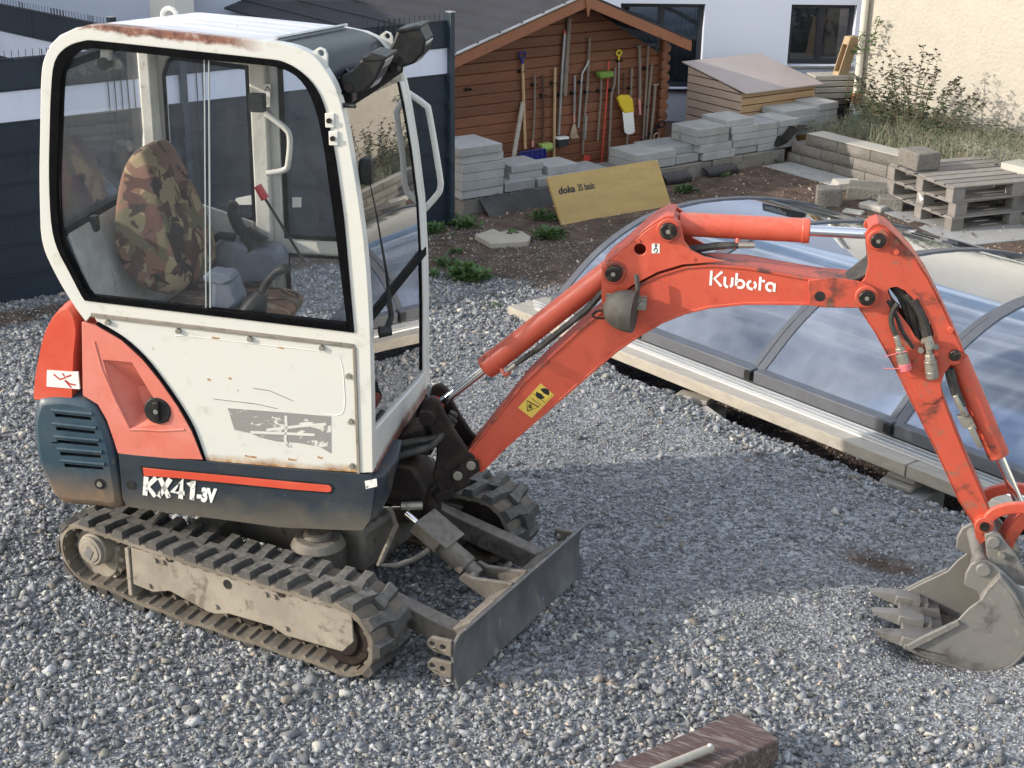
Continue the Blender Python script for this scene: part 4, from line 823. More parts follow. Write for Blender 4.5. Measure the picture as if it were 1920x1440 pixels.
# arm cylinder
AP = [(2.147,1.561)][0]
AC = empty('arm_cylinder', parent=EX)
A0 = up(P1[0], 0, P1[1]); A1 = up(AP[0], 0, AP[1]); dd = A1-A0
m = M(); m.cyl(A0+dd*.045, A0+dd*.675, .044, .044, 30); m.cyl(A0+dd*.64, A0+dd*.68, .046, .046, 30); part('cylinder_barrel', m, ORANGE, AC, bevel=.004)
m = M(); m.cyl(A0+dd*.66, A0+dd*.97, .020, .020, 20); part('cylinder_rod', m, CHROME, AC)
m = M(); m.cyl(A1+UL*.05, A1-UL*.05, .034, .034, 20); m.cyl(A0+UL*.05, A0-UL*.05, .04, .04, 20); part('cylinder_eye', m, ORANGE2, AC, bevel=.005)
m = M(); m.tube([A0+dd*.40-UL*.04-UZ*.055, A0+dd*.25-UL*.045-UZ*.06, A0+dd*.10-UL*.04-UZ*.085, A0+dd*.02-UZ*.07], [.010, .013, .016, .016], 10); part('cylinder_hose', m, HOSE, AC)
m = M(); m.cyl(A0+dd*.42-UL*.04-UZ*.054, A0+dd*.34-UL*.042-UZ*.056, .012, .012, 8); part('hose_fitting', m, FIT, AC)
m = M(); m.tube([A0+dd*.335-UL*.03-UZ*.035, A0+dd*.335-UL*.045-UZ*.06, A0+dd*.32-UL*.045-UZ*.064], .008, 8); part('hose_clip', m, ORANGE, AC)
for k in range(4):
    pts = [up(P1[0]+.05+.0*k, -.02+.02*k, P1[1]-.09-.01*k), up(P1[0]+.35, -.03+.02*k, P1[1]-.175-.006*k), up(P1[0]+.62, -.03+.02*k, P1[1]-.19), up(P1[0]+.72, -.05+.025*k, P1[1]-.12+.01*k), up(P1[0]+.80, -.05+.025*k, P1[1]-.06)]
    m = M(); m.tube(pts, .013, 8); part('boom_hose', m, HOSE, BO)
# work lamp hanging on the boom side
LMP = empty('boom_work_lamp', parent=EX)
LC = [(1.254,1.264)][0]
prl = []
for i in range(9):
    t = i/8; prl.append((.070*(1-(1-min(1, t*1.1))**2.4)**.5 if i else .004, t))
nseg = 24; m = M()
ax = (UF*.97-UZ*.04+UL*(-.16)).normalized(); e1 = ax.cross(UZ).normalized(); e2 = ax.cross(e1)
base = up(LC[0], -.155, LC[1])-ax*.065
for r, t in prl:
    for k in range(nseg):
        a = 2*math.pi*k/nseg; m.v.append(tuple(base+ax*(t*.12)+(e1*math.cos(a)*.9+e2*math.sin(a)*1.12)*r))
for i in range(len(prl)-1):
    for k in range(nseg): m.f.append((i*nseg+k, i*nseg+(k+1) % nseg, (i+1)*nseg+(k+1) % nseg, (i+1)*nseg+k))
m.f.append(tuple(range(8*nseg, 9*nseg))); m.f.append(tuple(range(nseg))[::-1])
part('lamp_shell', m, LAMPP, LMP, ang=60)
q = [(1.305,1.393),(1.313,1.343),(1.311,1.302)]; m = M(); m.tube([us(a, b, -.13) for a, b in q], .009, 8); part('lamp_stem', m, LAMPP, LMP)
q = [(1.196,1.311),(1.238,1.310),(1.243,1.282),(1.220,1.255),(1.200,1.268)]; m = M(); m.prism(q, us, -.12, -.112); part('lamp_bracket', m, FIT, LMP, bevel=.002)
q = [(1.327,1.281)][0]; m = M(); m.fbox(up, q[0]-.025, q[0]+.02, -.13, -.09, q[1]-.022, q[1]+.022); m.cyl(up(q[0], -.138, q[1]), up(q[0], -.12, q[1]), .011, .011, 6); part('lamp_bracket', m, FIT, LMP, bevel=.002)
q = fcurve([(1.219,1.219),(1.183,1.212),(1.151,1.218),(1.159,1.236),(1.198,1.245)], 3); m = M(); m.tube([us(a, b, -.115) for a, b in q], .004, 6); part('lamp_cable', m, DKST, LMP)
# brand lettering in single strokes, stencil style
def strokes(L, F, w, d0, d1):
    m = M()
    for s in L: m.ribbon(s, w, F, d0, d1)
    return m
KB = []
def arc(cx, cy, r, a0, a1, n=10): return [(cx+r*math.cos(math.radians(a0+(a1-a0)*i/n)), cy+r*math.sin(math.radians(a0+(a1-a0)*i/n))) for i in range(n+1)]
KB.append([(.08, 0.02), (.08, 1.0)]); KB.append([(.78, 1.0), (.30, .50), (.78, .02)])
x = .98; KB.append([(x, .68), (x, .30)]+arc(x+.24, .26, .24, 180, 270)); KB.append([(x+.48, .68), (x+.48, .26)]+arc(x+.24, .26, .24, 0, -60))
x = 1.72; KB.append([(x, 1.0), (x, .16)]); KB.append(arc(x+.26, .30, .25, 150, -130, 14))
x = 2.46; KB.append(arc(x+.26, .30, .26, 100, 290, 12)); KB.append(arc(x+.26, .30, .26, 60, -50, 10))
x = 3.20; KB.append([(x+.05, .90), (x+.05, .0)]); KB.append([(x+.16, .64), (x+.36, .64)])
x = 3.66; KB.append(arc(x+.26, .30, .25, 40, 290, 12)); KB.append([(x+.52, .56), (x+.52, .0)])
k0, k1 = [(1.568,1.353),(1.801,1.345)]
sc = (k1[0]-k0[0])/4.18; slp = (k1[1]-k0[1])/(k1[0]-k0[0])
m = strokes(KB, lambda a, b, d: up(k0[0]+a*sc, d, k0[1]+b*sc*1.02+a*sc*slp), .17, -.0765, -.0755)
part('brand_lettering', m, LETW, BO, flat=True)
st = [(0.871,0.814),(0.957,0.922),(1.010,0.878),(0.925,0.776)]; m = M(); m.prism(st, us, -.0768, -.0752); ys_ = part('yellow_warning_sticker', m, YELST, BO)
e_u = Vector((st[1][0]-st[0][0], st[1][1]-st[0][1])); e_v = Vector((st[3][0]-st[0][0], st[3][1]-st[0][1]))
def stf(a, b, d): return up(st[0][0]+e_u.x*a+e_v.x*b, d, st[0][1]+e_u.y*a+e_v.y*b)
m = strokes([[(.10, .55), (.34, .10), (.40, .86), (.10, .55)]], stf, .035, -.0778, -.0769)
for (ca, cb) in ((.68, .38), (.82, .62)):
    pass
def disk(m, ca, cb, r, a0, a1, rx=1, n=12):
    vs = [stf(ca, cb, -.0776)]+[stf(ca+r*rx*math.cos(math.radians(a0+(a1-a0)*i/n)), cb+r*math.sin(math.radians(a0+(a1-a0)*i/n)), -.0776) for i in range(n+1)]
    m.add(vs, [(0, i+1, i+2) for i in range(n)])
disk(m, .76, .45, .30, 100, 260, .55); disk(m, .82, .52, .30, -80, 80, .55)
m2 = strokes([[(.22, .62), (.30, .35)], [(.24, .45), (.34, .5)], [(.26, .35), (.20, .5), (.30, .6)], [(.30, .35), (.33, .4)]], stf, .03, -.0778, -.0769); m.add(m2.v, m2.f)
m2 = strokes([[(.50, .05), (.62, .05), (.62, .95), (.95, .95)], [(.48, .2), (.48, .9)]], stf, .012, -.0778, -.0769); m.add(m2.v, m2.f)
part('sticker_print', m, INKB, ys_, flat=True)
st2 = [(1.353,1.501),(1.381,1.502),(1.383,1.467),(1.354,1.465)]; m = M(); m.prism(st2, us, -.0892, -.088); hs = part('hook_sticker', m, STICKW, BO)
q0 = st2[0]; m = strokes([arc(.5, .32, .22, 200, -90, 8)+[(.5, .10)], [(.5, .50), (.5, .75)], arc(.5, .85, .12, 0, 360, 8)], lambda a, b, d: up(st2[3][0]+(st2[1][0]-st2[0][0])*a, d, st2[3][1]+(st2[0][1]-st2[3][1])*b), .1, -.0900, -.0893); part('hook_print', m, INKB, hs, flat=True)

# ---------------- arm
AR = empty('arm', parent=EX)
AO = [(2.101,1.580),(2.109,1.597),(2.124,1.611),(2.143,1.618),(2.170,1.610),(2.224,1.563),(2.276,1.511),(2.336,1.433),(2.397,1.333),(2.446,1.246),(2.477,1.190),(2.494,1.156),(2.492,1.128),(2.474,1.110),(2.450,1.108),(2.431,1.075),(2.425,1.031),(2.437,0.988),(2.483,0.889),(2.561,0.733),(2.653,0.560),(2.679,0.483),(2.666,0.426),(2.642,0.401),(2.621,0.430),(2.608,0.478),(2.539,0.578),(2.431,0.777),(2.346,0.922),(2.250,1.088),(2.171,1.212),(2.106,1.299),(2.100,1.343),(2.097,1.389),(2.117,1.416),(2.123,1.466),(2.112,1.528)]
SLT = [(2.199,1.376),(2.210,1.386),(2.230,1.390),(2.259,1.378),(2.285,1.356),(2.315,1.326),(2.341,1.291),(2.363,1.256),(2.376,1.225),(2.373,1.200),(2.358,1.189),(2.337,1.189),(2.312,1.212),(2.288,1.247),(2.258,1.281),(2.226,1.315)]
for y0 in (-.068, .056):
    m = M(); m.prism(AO, us, y0, y0+.012, holes=[SLT]); part('arm_side', m, ORANGE2, AR, bevel=.002)
iA = AO[::-1]
strip(AO[1:13], -.068, .068, -.010, 'arm_back_plate', ORANGE2, AR)
strip(AO[16:22], -.068, .068, -.008, 'arm_back_plate', ORANGE2, AR)
strip(AO[25:34], -.068, .068, -.008, 'arm_front_plate', ORANGE2, AR)
cuf = [(2.329,1.069),(2.372,1.093),(2.463,1.112),(2.448,1.111),(2.430,1.079),(2.423,1.035),(2.436,0.992),(2.427,0.968),(2.403,0.949),(2.368,0.955),(2.342,0.986)]
m = M(); m.prism([(2.297,1.087),(2.359,1.174),(2.392,1.177),(2.491,1.156),(2.481,1.118),(2.448,1.111),(2.430,1.079),(2.424,1.031),(2.436,0.992),(2.406,0.956),(2.372,0.955),(2.342,0.982)], us, -.074, -.068); part('doubler_plate', m, ORANGE2, AR, bevel=.003)
pin(*AP, -.068, .026, AR); pin(*P3, -.088, .028, AR)
q = [(2.458,1.152)][0]; m = M(); m.cyl(up(q[0], -.074, q[1]), up(q[0], -.088, q[1]), .022, .020, 18); part('pin_head', m, PINST, AR, bevel=.003)
for q in [(2.213,1.521),(2.432,1.244)]:
    m = M(); m.cyl(up(q[0], -.080, q[1]), up(q[0], -.068, q[1]), .010, .012, 12); part('weld_stud', m, ORANGE, AR)
for k, P_ in enumerate(([(2.214,1.384),(2.252,1.342),(2.281,1.284),(2.307,1.214),(2.331,1.165)], [(2.229,1.381),(2.275,1.334),(2.302,1.265),(2.329,1.185),(2.367,1.147)], [(2.269,1.359),(2.323,1.287),(2.351,1.207),(2.357,1.157)], [(2.204,1.339),(2.240,1.281),(2.269,1.222),(2.313,1.164)], [(2.293,1.345),(2.339,1.268),(2.366,1.188),(2.363,1.147)])):
    m = M(); m.tube([us(a, b, -.02-.012*k) for a, b in fcurve(P_, 3)], .015, 8); part('arm_hose', m, HOSE, AR)
P_ = fcurve([(2.239,1.334),(2.226,1.313),(2.221,1.276),(2.230,1.243),(2.244,1.213)], 3); m = M(); m.tube([us(a, b, -.085) for a, b in P_], .010, 8); part('coupling_hose', m, HOSE, AR)
def coupler(a, b, y, last):
    A, B = us(*a, y), us(*b, y); d = B-A; c_ = empty('quick_coupler', parent=AR)
    m = M(); m.cyl(A, A+d*.35, .012, .012, 6); m.cyl(A+d*.33, A+d*.5, .018, .020, 6); m.cyl(A+d*.5, A+d*.8, .022, .022, 16); part('coupler_body', m, FIT, c_, bevel=.002) if False else obj('coupler_body', m, FIT, AR, bevel=.002)
    bpy.data.objects.remove(c_)
    m = M(); m.cyl(A+d*.79, B, .023, .022, 16); obj('coupler_cap', m, last, AR, bevel=.003)
PINK = pm('faded_pink_cap', (.65, .16, .18), .6)
cA = [(2.244,1.217),(2.293,1.090),(2.356,1.201),(2.388,1.067)]
coupler(cA[0], cA[1], -.10, PINK); coupler(cA[2], cA[3], -.10, FIT)
m = M(); q = [(2.356,1.201)][0]; m.tube([up(q[0]-.01, -.08, q[1]-.005), up(q[0], -.10, q[1]+.012), up(q[0]+.012, -.10, q[1]-.02)], [.014, .018, .018], 10); part('elbow_fitting', m, FIT, AR)
for q in [(2.338,1.163),(2.388,1.179)]: m = M(); m.cyl(up(q[0], -.085, q[1]), up(q[0], -.068, q[1]), .012, .012, 6); part('fitting_bolt', m, FIT, AR)
for q in ([(2.210,1.140),(2.249,1.156),(2.285,1.167)], [(2.211,1.095),(2.274,1.100),(2.301,1.111)]): m = M(); m.tube([us(a, b, -.115) for a, b in q], .002, 5); part('red_cable_tie', m, PINK, AR)
# bucket cylinder
B0 = [(2.478,1.113)][0]; B1 = [(2.774,0.552)][0]
BCY = empty('bucket_cylinder', parent=EX); A0 = us(*B0, 0); A1 = us(*B1, 0); dd = A1-A0
m = M(); m.cyl(A0, A0+dd*.66, .040, .040, 28); part('cylinder_barrel', m, ORANGE2, BCY, bevel=.004)
m = M(); m.cyl(A0+dd*.65, A0+dd*.99, .019, .019, 18); part('cylinder_rod', m, CHROME, BCY)
P_ = [(2.441,1.091),(2.459,1.040),(2.479,0.994),(2.503,0.950),(2.528,0.899),(2.565,0.849),(2.595,0.792)]
for k in range(2):
    m = M(); m.tube([us(a+.012*k, b, -.055) for a, b in P_[:4]], .012, 8); part('cylinder_hose', m, HOSE, BCY)
m = M(); A_, B_ = us(*P_[2], -.06), us(*P_[6], -.06); d = B_-A_; m.cyl(A_, A_+d*.4, .012, .012, 8); m.obb(A_+d*.42-UF*.03, d*.22, UF*.05, UL*.03); m.cyl(A_+d*.6, B_, .012, .009, 8); part('valve_fitting', m, FIT, BCY, bevel=.003)

# ---------------- bucket linkage and bucket
LK = empty('bucket_linkage', parent=EX)
AT = [(2.641,0.495)][0]; BP = [(2.677,0.443)][0]; BP2 = [(2.648,0.347)][0]
for (y, dz) in ((-.085, 0), (.085, 0)):
    Lp = [(2.643,0.500),(2.668,0.543),(2.709,0.566),(2.756,0.578),(2.803,0.576)]
    m = M(); m.ribbon(fcurve(Lp, 4), .042, us, y-.012, y+.012); part('curved_guide_link', m, ORANGE, LK, bevel=.004)
m = M(); m.cyl(up(AT[0], -.10, AT[1]), up(AT[0], .10, AT[1]), .036, .036, 24); part('link_pin_boss', m, ORANGE2, LK, bevel=.005)
m = M(); m.cyl(up(AT[0], -.112, AT[1]), up(AT[0], -.10, AT[1]), .018, .018, 18); part('link_pin', m, PINST, LK)
Lp = [(2.810,0.540),(2.763,0.461),(2.737,0.357),(2.758,0.256)]
m = M(); m.ribbon(fcurve(Lp, 4), .05, us, -.05, .05); part('bucket_link', m, ORANGE2, LK, bevel=.01)
BU = empty('bucket', parent=EX)
yn, yf = -.20, .20
SB = [(2.398,0.013),(2.476,0.073),(2.577,0.144),(2.608,0.194),(2.650,0.241),(2.667,0.288),(2.700,0.332),(2.762,0.263),(2.813,0.178),(2.833,0.101),(2.827,0.035),(2.790,-0.025),(2.733,-0.060),(2.671,-0.065),(2.576,-0.046),(2.479,-0.020)]
for y0 in (yn, yf-.012):
    m = M(); m.prism(SB, us, y0, y0+.012); part('bucket_side', m, BUCK, BU, bevel=.003)
strip(SB[6:], yn, yf, .012, 'bucket_shell', BUCK, BU)
strip([SB[15], SB[0]], yn, yf, .014, 'bucket_lip', BUCK, BU)
edge = [(2.401,0.018),(2.475,0.078),(2.576,0.149),(2.586,0.134),(2.482,0.050),(2.417,0.001)]
for y0 in (yn-.014, yf):
    m = M(); m.prism(edge, us, y0, y0+.014); part('side_cutter', m, BUCK, BU, bevel=.002)
tp = [(2.650,0.241),(2.667,0.288),(2.700,0.332)]
m = M(); m.add([up(x, y, z) for y in (yn+.01, yf-.01) for x, z in (tp[0], tp[2], (tp[2][0]+.02, tp[2][1]-.03), (tp[0][0], tp[0][1]-.02))], [(0,1,2,3),(7,6,5,4),(0,4,5,1),(1,5,6,2),(2,6,7,3),(3,7,4,0)]); part('bucket_top', m, BUCK, BU, bevel=.004)
tb = [(2.412,0.021),(2.284,0.041)]
_d = Vector((tb[1][0]-tb[0][0], tb[1][1]-tb[0][1])).normalized(); _n = Vector((-_d.y, _d.x))
m = M(); m.obb(up(tb[0][0]-_d.x*.15, -.2, tb[0][1]-_d.y*.15-.004), (UF*_d.x+UZ*_d.y)*.165, UL*.4, (UF*_n.x+UZ*_n.y)*.014); part('cutting_edge', m, BUCK, BU, bevel=.003)
for k, y in enumerate((-.16, 0, .16)):
    dz = 0; x0, z0 = tb[0]; x1, z1 = tb[1]
    d = Vector((x1-x0, z1-z0)).normalized(); nq = Vector((-d.y, d.x)); L_ = math.hypot(x1-x0, z1-z0)
    m = M()
    vs = []
    for (t, hw, hh) in ((-.10, .026, .014), (0.0, .026, .020), (.03, .026, .022), (L_*.7, .021, .012), (L_, .017, .003)):
        for (sy, sz) in ((-1, -1), (1, -1), (1, 1), (-1, 1)): vs.append(up(x0+d.x*t+nq.x*hh*sz*-1, y+hw*sy, z0+d.y*t+nq.y*hh*sz*-1))
    m.add(vs, [(0,1,2,3), (19,18,17,16)]+[(a*4+k2, a*4+(k2+1) % 4, (a+1)*4+(k2+1) % 4, (a+1)*4+k2) for a in range(4) for k2 in range(4)]); part('tooth', m, BUCK, BU, flat=True)
    m = M(); q0 = up(x0+d.x*.02, y, z0+d.y*.02); dv = UF*d.x+UZ*d.y; nv = UF*nq.x+UZ*nq.y; m.obb(q0-dv*.09-UL*.034-nv*.022, dv*.10, UL*.068, nv*.044); part('tooth_adapter', m, BUCK, BU, bevel=.004)
# ears
EA = [(2.648,0.371),(2.654,0.450),(2.673,0.478),(2.700,0.477),(2.732,0.435),(2.784,0.363),(2.841,0.267),(2.781,0.215),(2.716,0.265),(2.673,0.294),(2.649,0.303)]
E1 = [(2.644,0.466),(2.669,0.482),(2.699,0.472),(2.724,0.439),(2.766,0.394),(2.815,0.321),(2.832,0.266),(2.718,0.281),(2.662,0.383)]
E2 = [(2.590,0.271),(2.588,0.318),(2.602,0.362),(2.634,0.386),(2.669,0.383),(2.720,0.343),(2.807,0.263),(2.816,0.196),(2.735,0.228),(2.677,0.230),(2.655,0.219),(2.631,0.257)]
for y in (-.115, .095):
    m = M(); m.prism(E1, us, y, y+.02); part('bucket_ear', m, BUCK, BU, bevel=.004)
for y in (-.160, .14):
    m = M(); m.prism(E2, us, y, y+.018); part('bucket_ear', m, BUCK, BU, bevel=.004)
m = M(); m.cyl(up(BP[0], -.128, BP[1]), up(BP[0], .12, BP[1]), .024, .024, 20); part('bucket_pin', m, BUCK, BU, bevel=.004)
m = M(); m.cyl(up(BP2[0], -.172, BP2[1]), up(BP2[0], .16, BP2[1]), .027, .027, 20); part('bucket_pin', m, BUCK, BU, bevel=.004)
m = M(); q = (BP[0]+.035, BP[1]-.05); m.cyl(up(q[0], -.135, q[1]), up(q[0], -.10, q[1]), .014, .014, 6); part('keeper_bolt', m, FIT, BU)

# ================================================================== GROUND
GRAVA = (.145, .152, .168)
def ground_mat():
    m = bpy.data.materials.new('ground_gravel_and_soil'); m.use_nodes = True; t = m.node_tree; N = t.nodes; Lk = t.links; b = N['Principled BSDF']; b.inputs['Roughness'].default_value = .95
    tcn = N.new('ShaderNodeTexCoord')
    def noise(sc, de=8, ro=.65):
        n = N.new('ShaderNodeTexNoise'); n.inputs['Scale'].default_value = sc; n.inputs['Detail'].default_value = de; n.inputs['Roughness'].default_value = ro; Lk.new(tcn.outputs['Object'], n.inputs[0]); return n
    vo = N.new('ShaderNodeTexVoronoi'); vo.inputs['Scale'].default_value = 60; Lk.new(tcn.outputs['Object'], vo.inputs[0])
    r1 = N.new('ShaderNodeValToRGB'); E = r1.color_ramp.elements; E[0].color = (.115, .12, .125, 1); E[1].color = (.38, .39, .40, 1); E[0].position = .1; E[1].position = .95
    sp = N.new('ShaderNodeSeparateXYZ'); Lk.new(vo.outputs['Color'], sp.inputs[0]); Lk.new(sp.outputs[0], r1.inputs[0])
    r2 = N.new('ShaderNodeValToRGB'); E = r2.color_ramp.elements; E[0].color = (.055, .034, .023, 1); E[1].color = (.17, .115, .085, 1); E[0].position = .35; E[1].position = .7
    n1 = noise(7); Lk.new(n1.outputs[0], r2.inputs[0])
    at = N.new('ShaderNodeAttribute'); at.attribute_name = 'soil'
    x = N.new('ShaderNodeMixRGB'); Lk.new(at.outputs['Fac'], x.inputs[0]); Lk.new(r1.outputs[0], x.inputs[1]); Lk.new(r2.outputs[0], x.inputs[2])
    n3 = noise(1.3, 5); mr = N.new('ShaderNodeMapRange'); mr.inputs[1].default_value = .35; mr.inputs[2].default_value = .7; mr.inputs[3].default_value = .7; mr.inputs[4].default_value = 1.15; Lk.new(n3.outputs[0], mr.inputs[0])
    mm = N.new('ShaderNodeMixRGB'); mm.blend_type = 'MULTIPLY'; mm.inputs[0].default_value = 1; Lk.new(x.outputs[0], mm.inputs[1]); Lk.new(mr.outputs[0], mm.inputs[2]); Lk.new(mm.outputs[0], b.inputs['Base Color'])
    bn = N.new('ShaderNodeBump'); bn.inputs['Strength'].default_value = .8; bn.inputs['Distance'].default_value = .012; Lk.new(vo.outputs['Distance'], bn.inputs['Height'])
    n2 = noise(35); b2 = N.new('ShaderNodeBump'); b2.inputs['Strength'].default_value = .6; b2.inputs['Distance'].default_value = .02; Lk.new(n2.outputs[0], b2.inputs['Height']); Lk.new(bn.outputs[0], b2.inputs['Normal']); Lk.new(b2.outputs[0], b.inputs['Normal'])
    return m
GM = ground_mat()
o_r = np.array([-.63, 3.38]); rdx, rdy = math.cos(math.radians(-21.5)), math.sin(math.radians(-21.5))
def railco(x, y):      # along, perp (+ away from the camera)
    dx, dy = x-o_r[0], y-o_r[1]; return dx*rdx+dy*rdy, -dx*rdy+dy*rdx
def vnoise(x, y, s, seed=0):
    r = 0
    for k in range(4):
        a = 1.3*k+seed; f = s*1.83**k
        r = r+np.sin((x*math.cos(a)+y*math.sin(a))*f+seed*3.1+k)*np.cos((y*math.cos(a*1.7)-x*math.sin(a*1.7))*f*.9+k*2.2)/1.7**k
    return r*.45
def smooth(a, b, v):
    t = np.clip((v-a)/(b-a), 0, 1); return t*t*(3-2*t)
def height(x, y):
    al, pe = railco(x, y)
    ed = -.34+.035*vnoise(x, y, 5, 2)
    wid = smooth(-.15, 1.1, al)              # trench opens out towards the right
    edge = ed*wid+.02*(1-wid)
    tr = smooth(edge-.02, edge+.16, pe)*(1-smooth(2.95, 3.25, pe))*smooth(-.1, .35, al)
    h = -.26*tr
    mz = smooth(1.5, 1.0, x)*smooth(-1.35, -.95, x)*smooth(-1.05, -.75, y)*smooth(1.05, .75, y); h = h-.026*mz
    h = h+.012*vnoise(x, y, 2.2)+.006*vnoise(x, y, 9, 1)
    # hollow scraped by the bucket and the small heap behind it
    bx, by = 2.05, 1.30
    bu = (x*UF.x+y*UF.y), (x*UL.x+y*UL.y); h = h-.085*np.exp(-((bu[0]-2.58)/.24)**4-((bu[1])/.28)**4)
    d2 = ((x-bx)/.30)**2+((y-by)/.16)**2; h = h-.06*np.exp(-d2)
    return h
def soilmask(x, y):
    al, pe = railco(x, y)
    fx = (x+2.3)*math.cos(math.radians(66))+(y-4.9)*math.sin(math.radians(66))
    dd_ = (x+.20)*(-.5)+(y-3.30)*.866
    a = smooth(.62, .85, (y-3.05)+(x+1.6)*-.22+.18*vnoise(x, y, 3)+.12*vnoise(x, y, 11, 3))*(1-smooth(.2, .5, x))
    b_ = smooth(-.28, -.05, pe)*smooth(.0, .4, al)
    fs = (x+2.3)*math.cos(math.radians(66))+(y-4.9)*math.sin(math.radians(66)); ft = -(x+2.3)*math.sin(math.radians(66))+(y-4.9)*math.cos(math.radians(66))
    fb = smooth(-.46, -.38, ft+.05*vnoise(x, y, 6, 4))*(1-smooth(-.20, -.14, ft+.04*vnoise(x, y, 7, 9)))*(1-smooth(-1.6, -.8, fs)); a = np.maximum(a, fb)
    bh = np.exp(-(((x-2.05)/.22)**2+((y-1.30)/.10)**2)*1.2)
    s_ = np.maximum(np.maximum(a, b_), np.clip(bh*1.8-.35, 0, 1)); far = smooth(4.0, 4.3, y+x*.4)
    return np.clip(np.maximum(s_, far), 0, 1)
def gsheet(name, xs, ys, hole=None):
    X, Y = np.meshgrid(xs, ys); Z = height(X, Y); nx, ny = len(xs), len(ys)
    me = bpy.data.meshes.new(name); V = np.c_[X.ravel(), Y.ravel(), Z.ravel()]
    idx = np.arange(nx*ny).reshape(ny, nx); F = np.stack([idx[:-1, :-1], idx[:-1, 1:], idx[1:, 1:], idx[1:, :-1]], -1).reshape(-1, 4)
    me.from_pydata(V.tolist(), [], F.tolist()); at = me.attributes.new('soil', 'FLOAT', 'POINT'); at.data.foreach_set('value', soilmask(X, Y).ravel().astype(np.float32))
    me.materials.append(GM); me.shade_smooth(); o = bpy.data.objects.new(name, me); COL.objects.link(o); return o
xs = np.r_[np.array([-400, -120, -40, -15, -8]), np.arange(-6, 5, .045), np.array([5.2, 7, 12, 40, 120, 400])]
ys = np.r_[np.array([-400, -120, -40, -12, -5]), np.arange(-3, 7.5, .045), np.arange(7.5, 12, .25), np.array([14, 20, 40, 120, 400])]
G_ = gsheet('ground', xs, ys); tag(G_, kind='structure')

# loose crushed stone: real stones, in one mesh per size
def ico():
    bm = bmesh.new(); bmesh.ops.create_icosphere(bm, subdivisions=1, radius=1); v = np.array([q.co[:] for q in bm.verts]); f = np.array([[q.index for q in p.verts] for p in bm.faces]); bm.free(); return v, f
IV, IF = ico()
# a cheaper stone: octahedron-like with 8 triangles
CV = np.array([(a, b, c_) for a in (-1, 1) for b in (-1, 1) for c_ in (-1, 1)], float)*.78
CF_ = np.array([(0,1,3),(0,3,2),(4,6,7),(4,7,5),(0,4,5),(0,5,1),(2,3,7),(2,7,6),(0,2,6),(0,6,4),(1,5,7),(1,7,3)])
OV = np.array([(1,0,0),(-1,0,0),(0,1,0),(0,-1,0),(0,0,1),(0,0,-1)], float); OF = np.array([(0,2,4),(2,1,4),(1,3,4),(3,0,4),(2,0,5),(1,2,5),(3,1,5),(0,3,5)])
def stone_mat():
    m = bpy.data.materials.new('crushed_grey_stone'); m.use_nodes = True; t = m.node_tree; N = t.nodes; Lk = t.links; b = N['Principled BSDF']; b.inputs['Roughness'].default_value = .85
    at = N.new('ShaderNodeAttribute'); at.attribute_name = 'tone'; tcn = N.new('ShaderNodeTexCoord')
    n = N.new('ShaderNodeTexNoise'); n.inputs['Scale'].default_value = 90; n.inputs['Detail'].default_value = 5; Lk.new(tcn.outputs['Object'], n.inputs[0])
    mr = N.new('ShaderNodeMapRange'); mr.inputs[1].default_value = .3; mr.inputs[2].default_value = .7; mr.inputs[3].default_value = .72; mr.inputs[4].default_value = 1.2; Lk.new(n.outputs[0], mr.inputs[0])
    mm = N.new('ShaderNodeMixRGB'); mm.blend_type = 'MULTIPLY'; mm.inputs[0].default_value = 1; Lk.new(at.outputs['Color'], mm.inputs[1]); Lk.new(mr.outputs[0], mm.inputs[2]); Lk.new(mm.outputs[0], b.inputs['Base Color'])
    bn = N.new('ShaderNodeBump'); bn.inputs['Strength'].default_value = .4; bn.inputs['Distance'].default_value = .003; Lk.new(n.outputs[0], bn.inputs['Height']); Lk.new(bn.outputs[0], b.inputs['Normal'])
    return m
STM = stone_mat()
